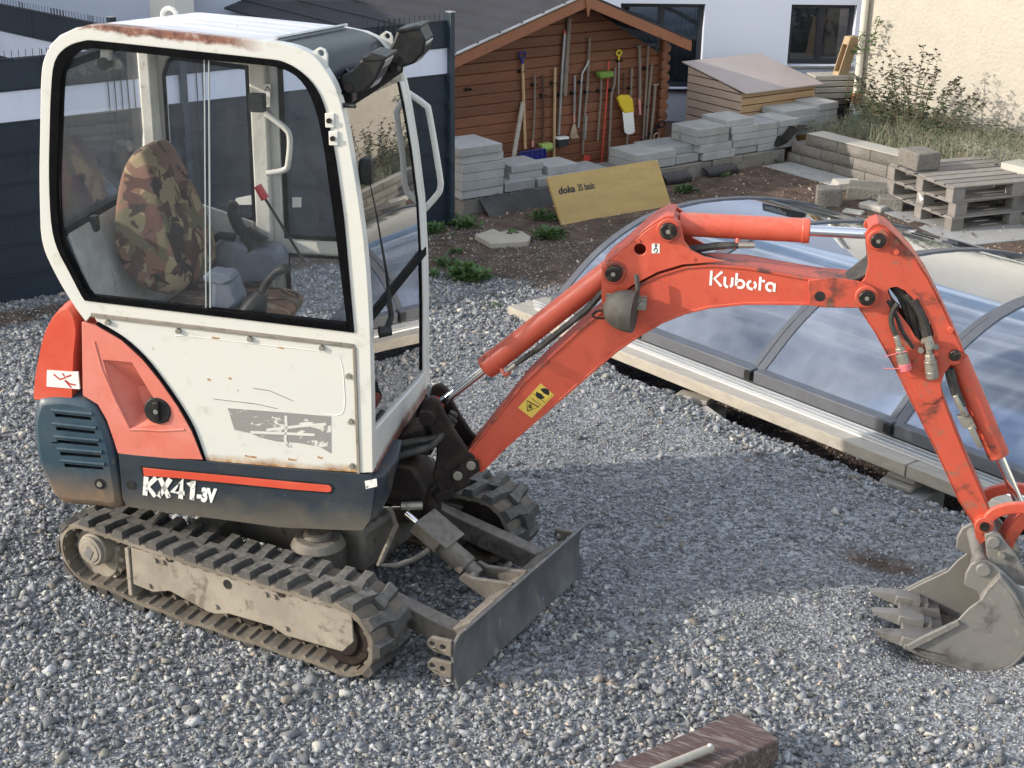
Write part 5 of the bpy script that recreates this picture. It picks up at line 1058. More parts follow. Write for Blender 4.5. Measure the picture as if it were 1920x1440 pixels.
def stones(name, P, size, flat, bv, bf, tones, sink=.25):
    n = len(P); nv = len(bv)
    base = bv[None]*(1+RNG.uniform(-.28, .28, (n, nv, 1)))
    if nv == 8: base = bv[None]*(1+RNG.uniform(-.62, .22, (n, nv, 3)))+RNG.uniform(-.22, .22, (n, nv, 3))
    sc = size[:, None]*np.c_[RNG.uniform(.75, 1.5, n), RNG.uniform(.5, 1.05, n), RNG.uniform(.3, .8, n)*flat]
    if nv == 12:      # split faces: flatten every stone against a few random planes
        for _ in range(4):
            q = RNG.normal(size=(n, 3)); q /= np.linalg.norm(q, axis=1)[:, None]; c = RNG.uniform(.35, .75, n)
            d = np.einsum('nvi,ni->nv', base, q)-c[:, None]; base = base-np.maximum(d, 0)[..., None]*q[:, None, :]
        base = base*1.22
    v = base*sc[:, None, :]
    # random tilt + yaw
    a = RNG.uniform(0, 2*np.pi, n); ti = RNG.normal(0, .6, n); tj = RNG.normal(0, .5, n)
    def rot(v, ax, an):
        c, s = np.cos(an)[:, None], np.sin(an)[:, None]; i, j = [(1, 2), (2, 0), (0, 1)][ax]; w = v.copy(); w[..., i] = v[..., i]*c-v[..., j]*s; w[..., j] = v[..., i]*s+v[..., j]*c; return w
    v = rot(rot(rot(v, 0, ti), 1, tj), 2, a)
    z = height(P[:, 0], P[:, 1])+sc[:, 2]*(1-sink*2)*RNG.uniform(.3, 1.3, n)
    v = v+np.c_[P, z][:, None, :]
    F = bf[None]+(np.arange(n)*nv)[:, None, None]
    V = v.reshape(-1, 3); F = F.reshape(-1, 3)
    me = bpy.data.meshes.new(name); me.vertices.add(len(V)); me.vertices.foreach_set('co', V.ravel().astype(np.float32))
    me.loops.add(F.size); me.loops.foreach_set('vertex_index', F.ravel().astype(np.int32)); me.polygons.add(len(F)); me.polygons.foreach_set('loop_start', (np.arange(len(F))*3).astype(np.int32)); me.update(calc_edges=True)
    at = me.attributes.new('tone', 'FLOAT_COLOR', 'FACE'); cc = np.repeat(tones, len(bf), 0); cc = np.c_[cc, np.ones(len(cc))]; at.data.foreach_set('color', cc.ravel().astype(np.float32))
    me.materials.append(STM); o = bpy.data.objects.new(name, me); COL.objects.link(o); return o
def tones(n, light=.5):
    k = RNG.random(n); g = .115+.29*RNG.random(n)**1.3*light*2; c = np.c_[g*.975, g*.995, g*1.02]
    m = k > .90; c[m] = np.c_[g[m]*1.3+.06, g[m]*1.25+.055, g[m]*1.12+.04]; m = k > .965; c[m] = np.c_[.44+0*g[m], .43+0*g[m], .39+0*g[m]]*(.7+.4*RNG.random(m.sum()))[:, None]
    m = (k < .05); c[m] = c[m]*np.array([1.25, 1.05, .85]); return np.clip(c, 0, .7)
camxy = np.array([CP.x, CP.y])
def inview(P, mx=.16):
    d = P-camxy; f = d@np.array([CF.x, CF.y]); 
    dz = -CP.z; D = np.c_[d, np.full(len(d), dz)]; z = D@np.array(CF); u_ = D@np.array(CR)/z*cam_d.lens/36; v_ = D@np.array(CU)/z*cam_d.lens/36
    return (z > 0) & (np.abs(u_) < .5+mx) & (np.abs(v_) < .375+mx)
def scatter(dens_fn, n, box):
    P = np.c_[RNG.uniform(box[0], box[1], n), RNG.uniform(box[2], box[3], n)]; P = P[inview(P)]; k = RNG.random(len(P)) < dens_fn(P[:, 0], P[:, 1]); bu, bv_ = P@np.array([UF.x, UF.y]), P@np.array([UL.x, UL.y]); k &= ~((bu > 2.40) & (bu < 2.78) & (np.abs(bv_) < .19)); return P[k]
def gravdens(x, y): return np.clip(1-soilmask(x, y)*1.1, 0, 1)
def loose(x, y):
    al, pe = railco(x, y); ed_ = np.exp(-((pe+.46)/.09)**2)*smooth(.6, 1.0, al)
    return np.clip(loose0(x, y)+.9*ed_, 0, 1)
def loose0(x, y):       # loose coarse stone in front and left, compacted fine stone in the middle / right
    return np.clip(smooth(.2, 1.0, .9-(y-.1)*.9-(x-.2)*.12+.25*vnoise(x, y, 2.5, 5))+smooth(-.3, -1.0, x+.3*vnoise(x, y, 2, 7))*.8, .07, 1)
BX = (-5, 4, -2.4, 5)
P = scatter(lambda x, y: gravdens(x, y)*loose(x, y)*.75, 190000, BX); sz = .0085+.009*RNG.random(len(P))**2; print('medium', len(P))
o = stones('gravel', P, sz, 1.0, CV, CF_, tones(len(P))); tag(o, 'loose crushed grey stone spread over the yard', kind='stuff')
P = scatter(lambda x, y: gravdens(x, y)*loose(x, y)*.9, 17000, BX); sz = .015+.017*RNG.random(len(P))**2.5; print('large', len(P))
o = stones('gravel', P, sz, .95, CV, CF_, tones(len(P), .45)); tag(o, 'larger grey and pale stones lying among the crushed gravel', kind='stuff')
P = scatter(lambda x, y: np.maximum(gravdens(x, y), .25), 260000, BX); print('fine', len(P)); sz = .0045+.0045*RNG.random(len(P))
o = stones('gravel', P, sz, .7, OV, OF, tones(len(P), .55)); tag(o, 'fine trodden grey chippings between the larger stones', kind='stuff')
P = scatter(lambda x, y: np.clip(soilmask(x, y), 0, 1)*.45, 30000, (-5, 4, 1, 9)); sz = .006+.012*RNG.random(len(P))**3
tn = tones(len(P), .5)*np.array([1.0, .8, .62]); tn[RNG.random(len(P)) < .05] = (.5, .48, .43)
o = stones('soil_crumbs', P, sz, .8, IV, IF, tn); tag(o, 'brown earth crumbs and stones on the bare soil', kind='stuff')

# ================================================================== POOL ENCLOSURE
WOODG = pm('weathered_grey_timber', (.36, .33, .28), .8, var=((.26, .235, .2), 5, .4, .7, .8), dirt=((.14, .12, .10), 18, .6, .72, .7), stretch=(1, 5, 5), bump=(30, .3, .003), rnd=.18)
ALU = pm('bright_aluminium_rail', (.58, .60, .61), .3, .55, var=((.6, .62, .64), 10, .5, .75, .5))
ANTH = pm('grey_aluminium_frame', (.095, .10, .115), .5, .1, var=((.13, .14, .155), 6, .45, .7, .6))
CONC = pm('grey_concrete', (.33, .33, .32), .85, var=((.27, .27, .26), 6, .4, .65, .8), dirt=((.18, .17, .16), 22, .58, .7, .6), bump=(80, .4, .003))
def rl(a, b, c): return RAIL(a, b, c)
for i, (a0, a1) in enumerate(((-.20, 2.80), (2.81, 5.8))):
    m = M(); m.fbox(rl, a0, a1, -.20, .12, -.010, .055); o = obj('timber_plank', m, WOODG, bevel=.004)
    tag(o, ['long grey timber plank carrying the left stretch of the enclosure rails', 'grey timber plank continuing behind the excavator arm under the enclosure rails'][i], 'plank', 'planks under the enclosure rail')
RT = empty('sliding_rail', tuple(rl(0, -.05, .055))); tag(RT, 'bright aluminium sliding rail with parallel tracks lying on the timber planks', 'rail')
for k in range(3):
    m = M(); m.fbox(rl, -.05-.05*k, 5.8, -.108+.036*k, -.098+.036*k, .057, .080); obj('rail_fin', m, ALU, RT, bevel=.001)
m = M(); m.fbox(rl, -.05, 5.8, -.112, .04, .0555, .060); obj('rail_base', m, ALU, RT)
rebase(RT, tuple(rl(0, -.05, .055)))
PE = empty('pool_enclosure'); tag(PE, 'low arched pool enclosure of clear curved panels in grey aluminium frames reflecting the sky', 'pool enclosure')
PRF = [(-.02, .085), (.05, .14), (.13, .205), (.22, .275), (.31, .335), (.40, .385), (.50, .43), (.61, .47), (.73, .505), (.86, .527), (1.0, .54), (1.2, .543), (1.42, .53), (1.65, .505), (1.9, .465), (2.15, .41), (2.4, .345), (2.6, .27), (2.8, .18), (2.92, .09)]
def arch(a0, a1, off, th, mat, name, par, **k):
    m = M(); P_ = [(p*(1+off*.10)+.0, z+off) for p, z in PRF]; n = len(P_)
    for a in (a0, a1): m.v += [tuple(rl(a, p, z)) for p, z in P_]+[tuple(rl(a, p, z-th)) for p, z in P_]
    N_ = 2*n
    for i in range(n-1): m.f += [(i, i+1, N_+i+1, N_+i), (n+i, N_+n+i, N_+n+i+1, n+i+1), (i, n+i, n+i+1, i+1), (N_+i, N_+i+1, N_+n+i+1, N_+n+i)]
    m.f += [(0, N_, N_+n, n), (n-1, 2*n-1, N_+2*n-1, N_+n-1)]; return obj(name, m, mat, par, ang=50, **k)
ribs = [0.0, .80, 1.66, 2.58, 3.52, 4.5, 5.5]
for i, a in enumerate(ribs):
    off = .012*i
    arch(a-.005, a+.045, off+.012, .03, ANTH, 'arch_rib', PE)
    if i:
        arch(ribs[i-1]+.045, a-.005, .012*(i-1)+.004, .006, POLYC, 'curved_panel', PE)
        arch(a-.055, a-.02, .012*(i-1)+.010, .018, ANTH, 'arch_rib', PE)
        m = M(); m.fbox(rl, ribs[i-1]+.02, a, -.035, .05, .088, .155+.0*i); obj('base_frame', m, ANTH, PE, bevel=.004)
        m = M(); m.fbox(rl, ribs[i-1]+.1, a-.1, .10, .14, .06, .075); obj('inner_sill', m, ALU, PE)
        m = M(); m.fbox(rl, a-.03, a+.01, -.055, -.03, .10, .15); obj('end_clip', m, BLACKP, PE)
# arched end wall at the left
m = M(); m.prism([(p, z) for p, z in PRF], lambda p, z, d: rl(d, p, z), .008, .014); obj('end_panel', m, POLYC, PE)
POOLM = pm('pool_liner_pale_blue', (.30, .36, .42), .3, var=((.22, .27, .33), 2, .4, .7, .8))
m = M(); m.fbox(rl, .4, 5.8, .75, 2.65, -.25, -.12); o = obj('pool_cover', m, POOLM); tag(o, 'pale blue grey covered pool basin seen dimly through the enclosure panels', 'pool')
# supports
def blockthing(name, a, b, w, d, z0, z1, mat, lab, cat, rz=0, bev=.008, base=rl):
    c0_ = base(a, b, 0); th = math.radians(rz)
    ax = (base(a+1, b, 0)-c0_); ay = (base(a, b+1, 0)-c0_)
    ax, ay = ax*math.cos(th)+ay*math.sin(th), ay*math.cos(th)-ax*math.sin(th)
    m = M(); m.obb(c0_-ax*w/2-ay*d/2+UZ*z0, ax*w, ay*d, UZ*(z1-z0)); o = obj(name, m, mat, bevel=bev); tag(o, lab, cat); return o
blockthing('concrete_block', 1.35, -.13, .30, .22, -.32, -.125, CONC, 'concrete block half buried under the left plank of the enclosure', 'block', 8)
blockthing('wooden_board', 1.25, -.23, .30, .14, -.115, -.085, WOODG, 'wide weathered board lying on the left concrete support block', 'board', 22)
blockthing('wooden_board', 1.38, -.16, .20, .09, -.084, -.050, WOODG, 'small weathered board on top of the wide board at the left support', 'board', 16)
blockthing('wooden_board', 1.78, -.42, .42, .13, -.03, -.005, WOODG, 'grey board lying flat at the edge of the trench in the gravel', 'board', -18)
blockthing('concrete_block', 2.80, -.12, .24, .22, -.30, -.085, CONC, 'concrete block supporting the joint of the two planks near the excavator arm', 'block', 4)
blockthing('wooden_board', 2.76, -.16, .17, .12, -.083, -.055, WOODG, 'lower of the two small wedges on the right support block', 'board', 8)
blockthing('wooden_board', 2.77, -.13, .15, .09, -.054, -.014, WOODG, 'upper wedge right under the plank joint beside the excavator arm', 'board', 3)
# painted beam in the foreground
BEAM = pm('peeling_brown_beam', (.085, .054, .048), .7, var=((.075, .038, .033), 4, .4, .7, .8), dirt=((.24, .215, .195), 7, .53, .64, .8), dirt2=((.21, .185, .165), 20, .52, .66, .7), stretch=(1.2, 1.2, 1.2), bump=(40, .4, .003))
def beam_mat():
    t = BEAM.node_tree
    for n in t.nodes:
        if n.type == 'MAPPING': n.inputs['Rotation'].default_value = (0, 0, math.radians(-64)); n.inputs['Scale'].default_value = (.9, 6.5, 3)
beam_mat()
b0 = [(1.988,-0.284),(2.173,-0.341)]
p1_, p2_ = Vector((*b0[0], 0)), Vector((*b0[1], 0)); dirb = Vector((math.cos(math.radians(244)), math.sin(math.radians(244)), 0)); wid = (p2_-p1_)
sidev = Vector((-dirb.y, dirb.x, 0)); sidev = sidev if sidev.dot(wid) > 0 else -sidev
m = M(); m.obb(p1_+UZ*.03, dirb*1.3, sidev*.20, UZ*.09); BM_ = obj('wooden_beam', m, BEAM, bevel=.006); tag(BM_, 'thick reddish brown beam with peeling paint lying on gravel at the bottom edge', 'beam')
m = M(); m.obb(p1_+UZ*(-.01)+sidev*.008+dirb*.01, dirb*1.28, sidev*.185, UZ*.038); o = obj('lower_board', m, BEAM, BM_, bevel=.004)
e0 = [(2.000,-0.559)][0]; q0 = Vector((*e0, .142)); m = M(); m.tube([q0, q0+dirb*.3+sidev*-.012, q0+dirb*.9+sidev*-.03], .014, 12); o = obj('wooden_stick', m, WOODG); tag(o, 'short round grey stick lying along the brown beam', 'stick')
m = M(); m.cyl(q0+UZ*.012+dirb*.012, q0+UZ*.0165+dirb*.012, .006, .006, 10); s_ = obj('white_spot', m, LETW, o)

# ================================================================== FENCE
FDK = pm('anthracite_privacy_strip', (.010, .018, .030), .55, var=((.017, .028, .043), 2.5, .4, .7, .8), dirt=((.07, .08, .09), 30, .6, .75, .5))
FWIRE = pm('anthracite_wire', (.014, .020, .028), .45)
FPOST = pm('anthracite_post', (.020, .034, .050), .4, var=((.05, .06, .07), 8, .5, .7, .5))
FWH = pm('white_privacy_strip', (.66, .68, .78), .5, var=((.58, .6, .70), 3, .4, .7, .7))
def fence(F, s0, s1, label, posts, ztop=1.53, zb=-.02, rows=8, white=(1,), detail=True):
    f = empty('privacy_fence', tuple(F(s0, 0, 0))); tag(f, label, 'fence', 'privacy fences with a white strip')
    hh = (ztop-zb-.03)/rows
    for r in range(rows):
        z1 = ztop-.03-r*hh; z0 = z1-hh+.010
        m = M()
        nseg = max(1, int((s1-s0)/.28))
        for i in range(nseg):
            a0 = s0+(s1-s0)*i/nseg; a1 = s0+(s1-s0)*(i+1)/nseg; w = .0015*((i+r) % 2)
            m.add([F(a0, -.002+w, z0), F(a1, -.002+w, z0), F(a1, -.002+w, z1), F(a0, -.002+w, z1), F(a0, .002+w, z0), F(a1, .002+w, z0), F(a1, .002+w, z1), F(a0, .002+w, z1)], [(0,1,2,3),(7,6,5,4),(0,4,5,1),(1,5,6,2),(2,6,7,3),(3,7,4,0)])
        obj('privacy_strip', m, FWH if r in white else FDK, f, flat=True)
        m = M()
        for y in (-.010, .010): m.tube([F(s0, y, z1+.006), F(s1, y, z1+.006)], .0035, 6)
        obj('cross_wire', m, FWIRE, f)
    m = M(); n = int((s1-s0)/.2)
    for i in range(n):
        if (i % 5) in (0, 3): 
            for k in range(5 if i % 5 == 0 else 2): m.tube([F(s0+.2*i+.043*k, -.008, zb), F(s0+.2*i+.043*k, -.012, ztop+.02)], .0042, 4)
    k_ = s0
    while k_ < s1: m.tube([F(k_, .0, ztop-.03), F(k_, .0, ztop+.025)], .0025, 4); k_ += .043
    o = obj('vertical_wires', m, FWIRE, f, flat=True); o['kind'] = 'stuff'
    for p in posts:
        m = M(); m.fbox(F, p-.02, p+.02, -.045, .015, -.05, ztop+.035); o = obj('post', m, FPOST, f, bevel=.004)
        m = M(); m.fbox(F, p-.023, p+.023, -.048, .018, ztop+.034, ztop+.042); obj('post_cap', m, STEELG, o, bevel=.002)
        for k in range(7):
            m = M(); m.fbox(F, p-.034, p-.019, -.052, -.030, .08+k*.2, .11+k*.2); obj('clamp', m, FWIRE, o)
    rebase(f, tuple(F(s0, 0, 0)))
    return f
fence(FEN, -4.6, 0.03, 'long dark blue fence with one white strip running behind the excavator cab', [.0, -2.1, -4.2])
F2 = frame((-4.42, 3.70), 165)
fence(F2, -.35, 4.0, 'second dark fence beyond the long one, running away at top left', [0.0, 2.2], ztop=1.46, rows=7, white=(1,))

# ================================================================== CURB, PAVERS
CURB = pm('rough_concrete_footing', (.24, .225, .20), .9, var=((.17, .155, .135), 5, .4, .65, .9), dirt=((.09, .075, .06), 12, .56, .68, .8), bump=(40, .6, .006))
PAV = pm('grey_concrete_paver', (.38, .385, .38), .85, var=((.31, .315, .31), 7, .4, .65, .8), dirt=((.22, .21, .2), 26, .6, .72, .6), dirt2=((.24, .24, .21), 3, .5, .7, .5), bump=(90, .6, .003), rnd=.12)
CW = empty('concrete_footing', tuple(SITE(0, 0, 0))); tag(CW, 'low rough concrete footing wall carrying the stacks of pavers', 'footing')
for i, (a, b) in enumerate(((-.02, .42), (.43, 1.0), (1.01, 1.75), (1.76, 2.55), (2.56, 3.42))):
    m = M(); m.fbox(SITE, a, b, -.01+.008*(i % 2), .42, -.04, .115+.006*(i % 3)); obj('footing_slab', m, CURB, CW, bevel=.008)
rebase(CW, tuple(SITE(0, 0, 0)))
def paver(s, t, z, w, d, h, lab, rz=0):
    c_ = SITE(s+w/2, t+d/2, z); m = M(); a = math.radians(64+rz+RNG.uniform(-1.5, 1.5)); u_ = Vector((math.cos(a), math.sin(a), 0)); v_ = Vector((-u_.y, u_.x, 0))
    m.obb(c_-u_*w/2-v_*d/2, u_*w, v_*d, UZ*h); o = obj('paver', m, PAV, bevel=.004); tag(o, lab, 'paver', 'grey pavers stacked on the footing'); return o
PH = .068
ORD = ['top', 'second', 'third', 'fourth', 'fifth', 'sixth']
def stack(s, t, n, w, d, where, rz=0, z0=.125, h=PH, shift=None):
    for k in range(n):
        dx = random.uniform(-.010, .010)
        lab = 'grey paver, %s from the top %s' % (ORD[n-1-k], where) if n > 1 and k < n-1 else ('topmost grey paver %s' % where if n > 1 else 'grey paver '+where)
        if shift and k < len(shift): dx += shift[k]
        paver(s+dx, t+random.uniform(-.012, .012), z0+k*(h+.002), w, d, h, lab, rz)
PH = .062
stack(-.04, -.02, 6, .39, .40, 'of the tall stack beside the fence post', z0=.124, h=.065, shift=[0, 0, .005, 0, .015, -.02])
stack(.37, .0, 1, .29, .32, 'lying low right beside the tall stack', h=.075)
stack(.47, .05, 2, .31, .28, 'of the raised pair before the blue shovel', z0=.190, h=.058)
stack(.70, .0, 1, .26, .30, 'lying low between the raised pair and the yellow board', z0=.122)
stack(.85, .05, 1, .30, .28, 'standing alone above the yellow board\'s left half', z0=.190, h=.066)
stack(.97, .0, 1, .30, .34, 'hidden low behind the yellow board\'s upper left edge', z0=.122)
stack(1.18, .06, 1, .31, .34, 'beside the red scraper behind the yellow board', z0=.118, h=.05)
stack(1.70, .0, 2, .44, .36, 'of the low pair at the shed\'s right end', z0=.124)
stack(2.15, .02, 1, .26, .36, 'right of the low pair under the wire loops', z0=.124, h=.068)
stack(2.02, .08, 1, .41, .34, 'lying under the two wire loops', z0=.195, h=.068)
stack(2.42, -.0, 4, .36, .34, 'of the four-high stack right of the wire loops', shift=[.03, 0, -.04, -.06])
stack(2.785, .02, 5, .31, .34, 'of the five-high stack before the box corner', z0=.128, h=.060, shift=[0, .015, .01, 0, -.05])
stack(3.10, .02, 4, .245, .34, 'of the four-high stack before the box front', h=.059)
stack(3.35, .02, 4, .235, .34, 'of the stack touching the block wall end', h=.061)
stack(3.57, .17, 4, .41, .30, 'of the left one of the two highest stacks', z0=.17, h=.058)
stack(3.985, .17, 4, .26, .30, 'of the rightmost highest stack by the pipe', z0=.18, h=.063)
for k, s in enumerate((2.10, 2.36)):
    c_ = SITE(s, .22, .263); m = M(); m.tube([c_+UZ*(.0), c_+UZ*.05]+[c_+UZ*(.075)+SITE(.028*math.sin(a_), 0, -.028*math.cos(a_))-SITE(0, 0, 0) for a_ in np.linspace(0, 5.8, 12)], .004, 6); o = obj('wire_loop', m, FIT); tag(o, ['left of two steel wire loops standing on the large paver', 'right of two steel wire loops, nearer the wooden box'][k], 'wire loop', 'steel wire loops')
# dark dimpled drainage sheet in front of the footing
NET = pm('black_dimpled_membrane', (.022, .022, .026), .5, dust=((.10, .09, .08), .5), var=((.06, .055, .05), 4, .45, .7, .6))
m = M(); nx, nz = 74, 22
for j in range(nz+1):
    for i in range(nx+1):
        s = .12+1.0*i/nx; q = j/nz; 
        z = .12-.16*q+.02*math.sin(s*9+q*2)*q+(.012*math.cos(s*22)*(1-q)); t = -.015-.16*q-.03*math.sin(s*6+1)*q; b_ = .005*((i % 2)*(j % 2)); t -= b_
        m.v.append(tuple(SITE(s, t, z)))
for j in range(nz):
    for i in range(nx):
        a = j*(nx+1)+i; m.f.append((a, a+1, a+nx+2, a+nx+1))
o = obj('drainage_sheet', m, NET, flat=True); tag(o, 'black dimpled drainage sheet slumped against the footing left of the yellow board', 'drainage sheet')
md = o.modifiers.new('s', 'SOLIDIFY'); md.thickness = .004
for k, (s, w) in enumerate(((1.95, .28), (2.42, .34))):
    m = M()
    for j in range(10):
        for i in range(17):
            a = i/16*math.pi; m.v.append(tuple(SITE(s+w*j/9, -.02-.11*math.sin(a)*(1-.3*abs(j/9-.5)), .09*math.cos(a)*.5+.02+.012*((i+j) % 2))))
    for j in range(9):
        for i in range(16): a = j*17+i; m.f.append((a, a+1, a+18, a+17))
    o = obj('drainage_sheet', m, NET, flat=True); md = o.modifiers.new('s', 'SOLIDIFY'); md.thickness = .004
    tag(o, ['crumpled black drainage sheet half buried in soil right of the yellow board', 'rolled black drainage sheet near the corner of the block wall'][k], 'drainage sheet')

# yellow formwork panel
YEL = pm('yellow_formwork_board', (.44, .30, .105), .55, var=((.36, .235, .08), 3, .4, .7, .8), var2=((.55, .42, .2), 9, .58, .72, .5), dirt=((.28, .20, .10), 26, .62, .72, .6), stretch=(1, 1, 5), bump=(30, .1, .002))
q = [(-1.567,5.328),(-1.093,6.321)]; A_ = Vector((*q[0], .0)); B_ = Vector((*q[1], .0)); du = (B_-A_); nL = Vector((-du.y, du.x, 0)).normalized()
lean = nL*.20+UZ*.335
m = M(); m.obb(A_-lean*.02, du, lean, (nL*.335-UZ*.20).normalized()*.024); YB = obj('formwork_board', m, YEL, bevel=.003); tag(YB, 'yellow formwork panel with black lettering leaning on the pavers', 'panel')
du_n = du.normalized(); ln_n = lean.normalized(); off_ = -(nL*.335-UZ*.20).normalized()*.0015
L_ = du.length; H_ = lean.length
tf = lambda a, b, d: A_+du_n*(L_*.055+a)+ln_n*(H_*.60+b)+off_
m = text_mesh('doka', .075, tf, 0, shear=.25, bold=.003, w=L_*.145); obj('board_lettering', m, INKB, YB, flat=True)
tf2 = lambda a, b, d: A_+du_n*(L_*.225+a)+ln_n*(H_*.60+b)+off_
m = text_mesh('3S basic', .075, tf2, 0, shear=.1, bold=.002, w=L_*.15); obj('board_lettering', m, INKB, YB, flat=True)
m = M(); 
for (a, b) in ((.015, .03), (.985, .03), (.015, .95), (.985, .95)): c_ = A_+du*a+lean*b; m.cyl(c_+off_*2, c_, .006, .006, 8)
obj('corner_rivets', m, STEELG, YB)
# broken slab on the soil
SLB = pm('pale_stone_slab', (.42, .38, .31), .85, var=((.34, .31, .25), 6, .4, .65, .8), bump=(60, .3, .003))
q = [(-1.916,4.620),(-1.879,4.830),(-1.793,4.781),(-1.764,4.867),(-1.660,4.880),(-1.542,4.786),(-1.499,4.665),(-1.699,4.476)]; m = M(); m.prism(q, lambda a, b, d: Vector((a, b, d)), .0, .04); o = obj('stone_slab', m, SLB, bevel=.004); tag(o, 'broken pale stone slab lying on the brown soil near the weeds', 'slab')

# ================================================================== SHED
SHW = pm('red_brown_stained_boards', (.165, .060, .030), .6, var=((.205, .08, .04), 3, .4, .7, .8), var2=((.12, .04, .02), 6, .56, .7, .7), dirt=((.05, .02, .012), 30, .64, .70, .7), stretch=(1, 1, 6), bump=(22, .25, .003), rnd=.16)
SHF = pm('stained_barge_board', (.26, .10, .05), .6, var=((.32, .13, .065), 3, .4, .7, .8), dirt=((.10, .035, .02), 14, .6, .7, .7), bump=(20, .2, .003))
ROOFF = pm('dark_bitumen_roof', (.026, .026, .031), .85, var=((.038, .038, .045), 2, .4, .7, .8), bump=(160, .3, .002))
SH = empty('garden_shed', tuple(SITE(.3, .75, 0))); tag(SH, 'reddish brown log cabin shed with dark roof and garden tools on its gable', 'shed')
gp = [(0.444,1.060),(1.714,1.401),(2.886,0.959)]
sL, sR, zE, zA, sA = .30, 2.60, .90, 1.40, 1.70
zEL = .96
nb = 17; bh = 1.46/nb
def gz(s): 
    return zEL+(zA-zEL)*(s-sL)/(sA-sL) if s < sA else zA-(zA-zE)*(s-sA)/(sR-sA)
for i in range(nb):
    z0 = -.03+bh*i; z1 = z0+bh-.004
    def lim(z):
        l = sL if z <= zEL else sL+(z-zEL)/(zA-zEL)*(sA-sL); r = sR if z <= zE else sR-(z-zE)/(zA-zE)*(sR-sA); return l, r
    l0, r0 = lim(z0); l1, r1 = lim(min(z1, zA-.002))
    if l0 >= r0: break
    if l1 > r1: l1 = r1 = (l1+r1)/2
    zt = min(z1, zA)
    m = M(); e_ = .006
    prof_ = [(z0, .004), (z0+e_, 0), (zt-e_, 0), (zt, .004)]
    vs = []
    for (z, t) in prof_:
        k = (z-z0)/max(zt-z0, 1e-4); vs += [SITE(l0+(l1-l0)*k, .75+t, z), SITE(r0+(r1-r0)*k, .75+t, z)]
    vs += [SITE(l1, .80, zt), SITE(r1, .80, zt), SITE(l0, .80, z0), SITE(r0, .80, z0)]
    m.add(vs, [(0,1,3,2),(2,3,5,4),(4,5,7,6),(6,7,9,8),(8,9,11,10),(10,11,1,0),(0,2,4,6,8,10),(1,11,9,7,5,3)])
    obj('wall_board', m, SHW, SH, flat=True)
m = M(); m.fbox(SITE, sL+.02, sR-.02, .795, .80+.004, 0, .9); obj('wall_core', m, BLACKP, SH)
# crossed log ends with rounded tips at the right corner
for i in range(12):
    z0 = -.02+bh*i; m = M(); m.prism([(sR-.02, z0), (sR+.05, z0), (sR+.075, z0+bh*.3), (sR+.078, z0+bh*.6), (sR+.05, z0+bh*.93), (sR-.02, z0+bh*.93)], lambda a, b, d: SITE(a, d, b), .752, .80); obj('log_end', m, SHW, SH)
    m = M(); m.fbox(SITE, sR-.06, sR-.015, .70, .76, z0+bh*.5, z0+bh*1.42); obj('log_end', m, SHW, SH, bevel=.008)
m = M(); m.fbox(SITE, sR-.05, sR, .80, 3.9, -.02, zE); m.fbox(SITE, sL, sL+.05, .80, 3.9, -.02, zEL-.03); obj('side_wall', m, SHW, SH)
# roof planes and barge boards, overhanging forward
of = .42
def slope(s0, z0, s1, z1, t0, t1, th, mat, name, down=0, bev=.002):
    m = M(); vs = [SITE(s, t, z-down-d) for t in (t0, t1) for d in (0, th) for s, z in ((s0, z0), (s1, z1))]
    m.add(vs, [(0,1,3,2),(4,6,7,5),(0,4,5,1),(2,3,7,6),(0,2,6,4),(1,5,7,3)]); return obj(name, m, mat, SH, bevel=bev)
fa = [(0.248,1.150),(1.467,1.516),(1.478,1.515),(2.619,1.073)]
(fl, zl), (fm_, zm), _q, (fr_, zr) = fa
kl = (zm-zl)/(fm_-fl); 
xl = fl-.25; zxl = zl-kl*.25
slope(xl, zxl+.02, fm_, zm+.02, of, 4.2, .02, ROOFF, 'roof_slope')
slope(fm_, zm+.02, fr_, zr+.02, of, 4.2, .02, ROOFF, 'roof_slope')
slope(xl, zxl+.026, fm_, zm+.026, of-.012, of+.02, .014, STEELG, 'verge_trim')
slope(xl, zxl, fm_, zm, of, of+.03, .088, SHF, 'barge_board'); slope(fm_, zm, fr_, zr, of, of+.03, .088, SHF, 'barge_board')
m = M(); m.prism([(fm_-.035, zm+.0), (fm_+.035, zm+.0), (fm_+.006, zm-.16), (fm_-.0, zm-.165)], lambda a, b, d: SITE(a, d, b), of-.015, of+.002); obj('gable_spike', m, SHF, SH, bevel=.002)
for k in range(1, 7):
    f_ = k/7; a_, b_ = xl+(fm_-xl)*f_, zxl+(zm-zxl)*f_+.0215; m = M(); m.fbox(SITE, a_-.03, a_+.03, of, 4.2, b_-.012, b_+.003); obj('roof_felt_seam', m, ROOFF, SH)
rebase(SH, tuple(SITE(.3, .75, 0)))

# tools hanging on the gable
WD = pm('pale_wooden_handle', (.52, .36, .20), .6, var=((.44, .3, .16), 10, .4, .7, .7))
WD2 = pm('weathered_wooden_handle', (.25, .20, .16), .75, var=((.17, .14, .11), 12, .4, .7, .8))
BLU = pm('blue_plastic', (.025, .03, .20), .4); YEP = pm('yellow_plastic', (.70, .50, .03), .4); GRN = pm('green_bristles', (.16, .27, .05), .8); LGR = pm('pale_green_plastic', (.36, .50, .14), .5)
REDT = pm('red_plastic', (.62, .07, .045), .45); PNK = pm('pink_plastic_socket', (.62, .30, .26), .5); ALT = pm('dull_aluminium', (.42, .42, .43), .4, .7, var=((.3, .3, .3), 12, .4, .7)); RSTT = pm('rusty_dark_iron', (.07, .035, .025), .7, var=((.14, .06, .04), 20, .4, .7)); BRIS = pm('dark_bristles', (.03, .028, .03), .9); STRAW = pm('pale_straw', (.48, .38, .26), .8)
TL = SITE; TT = .725
def tl(a, b, t=TT): return SITE(a, t, b)
tools = []
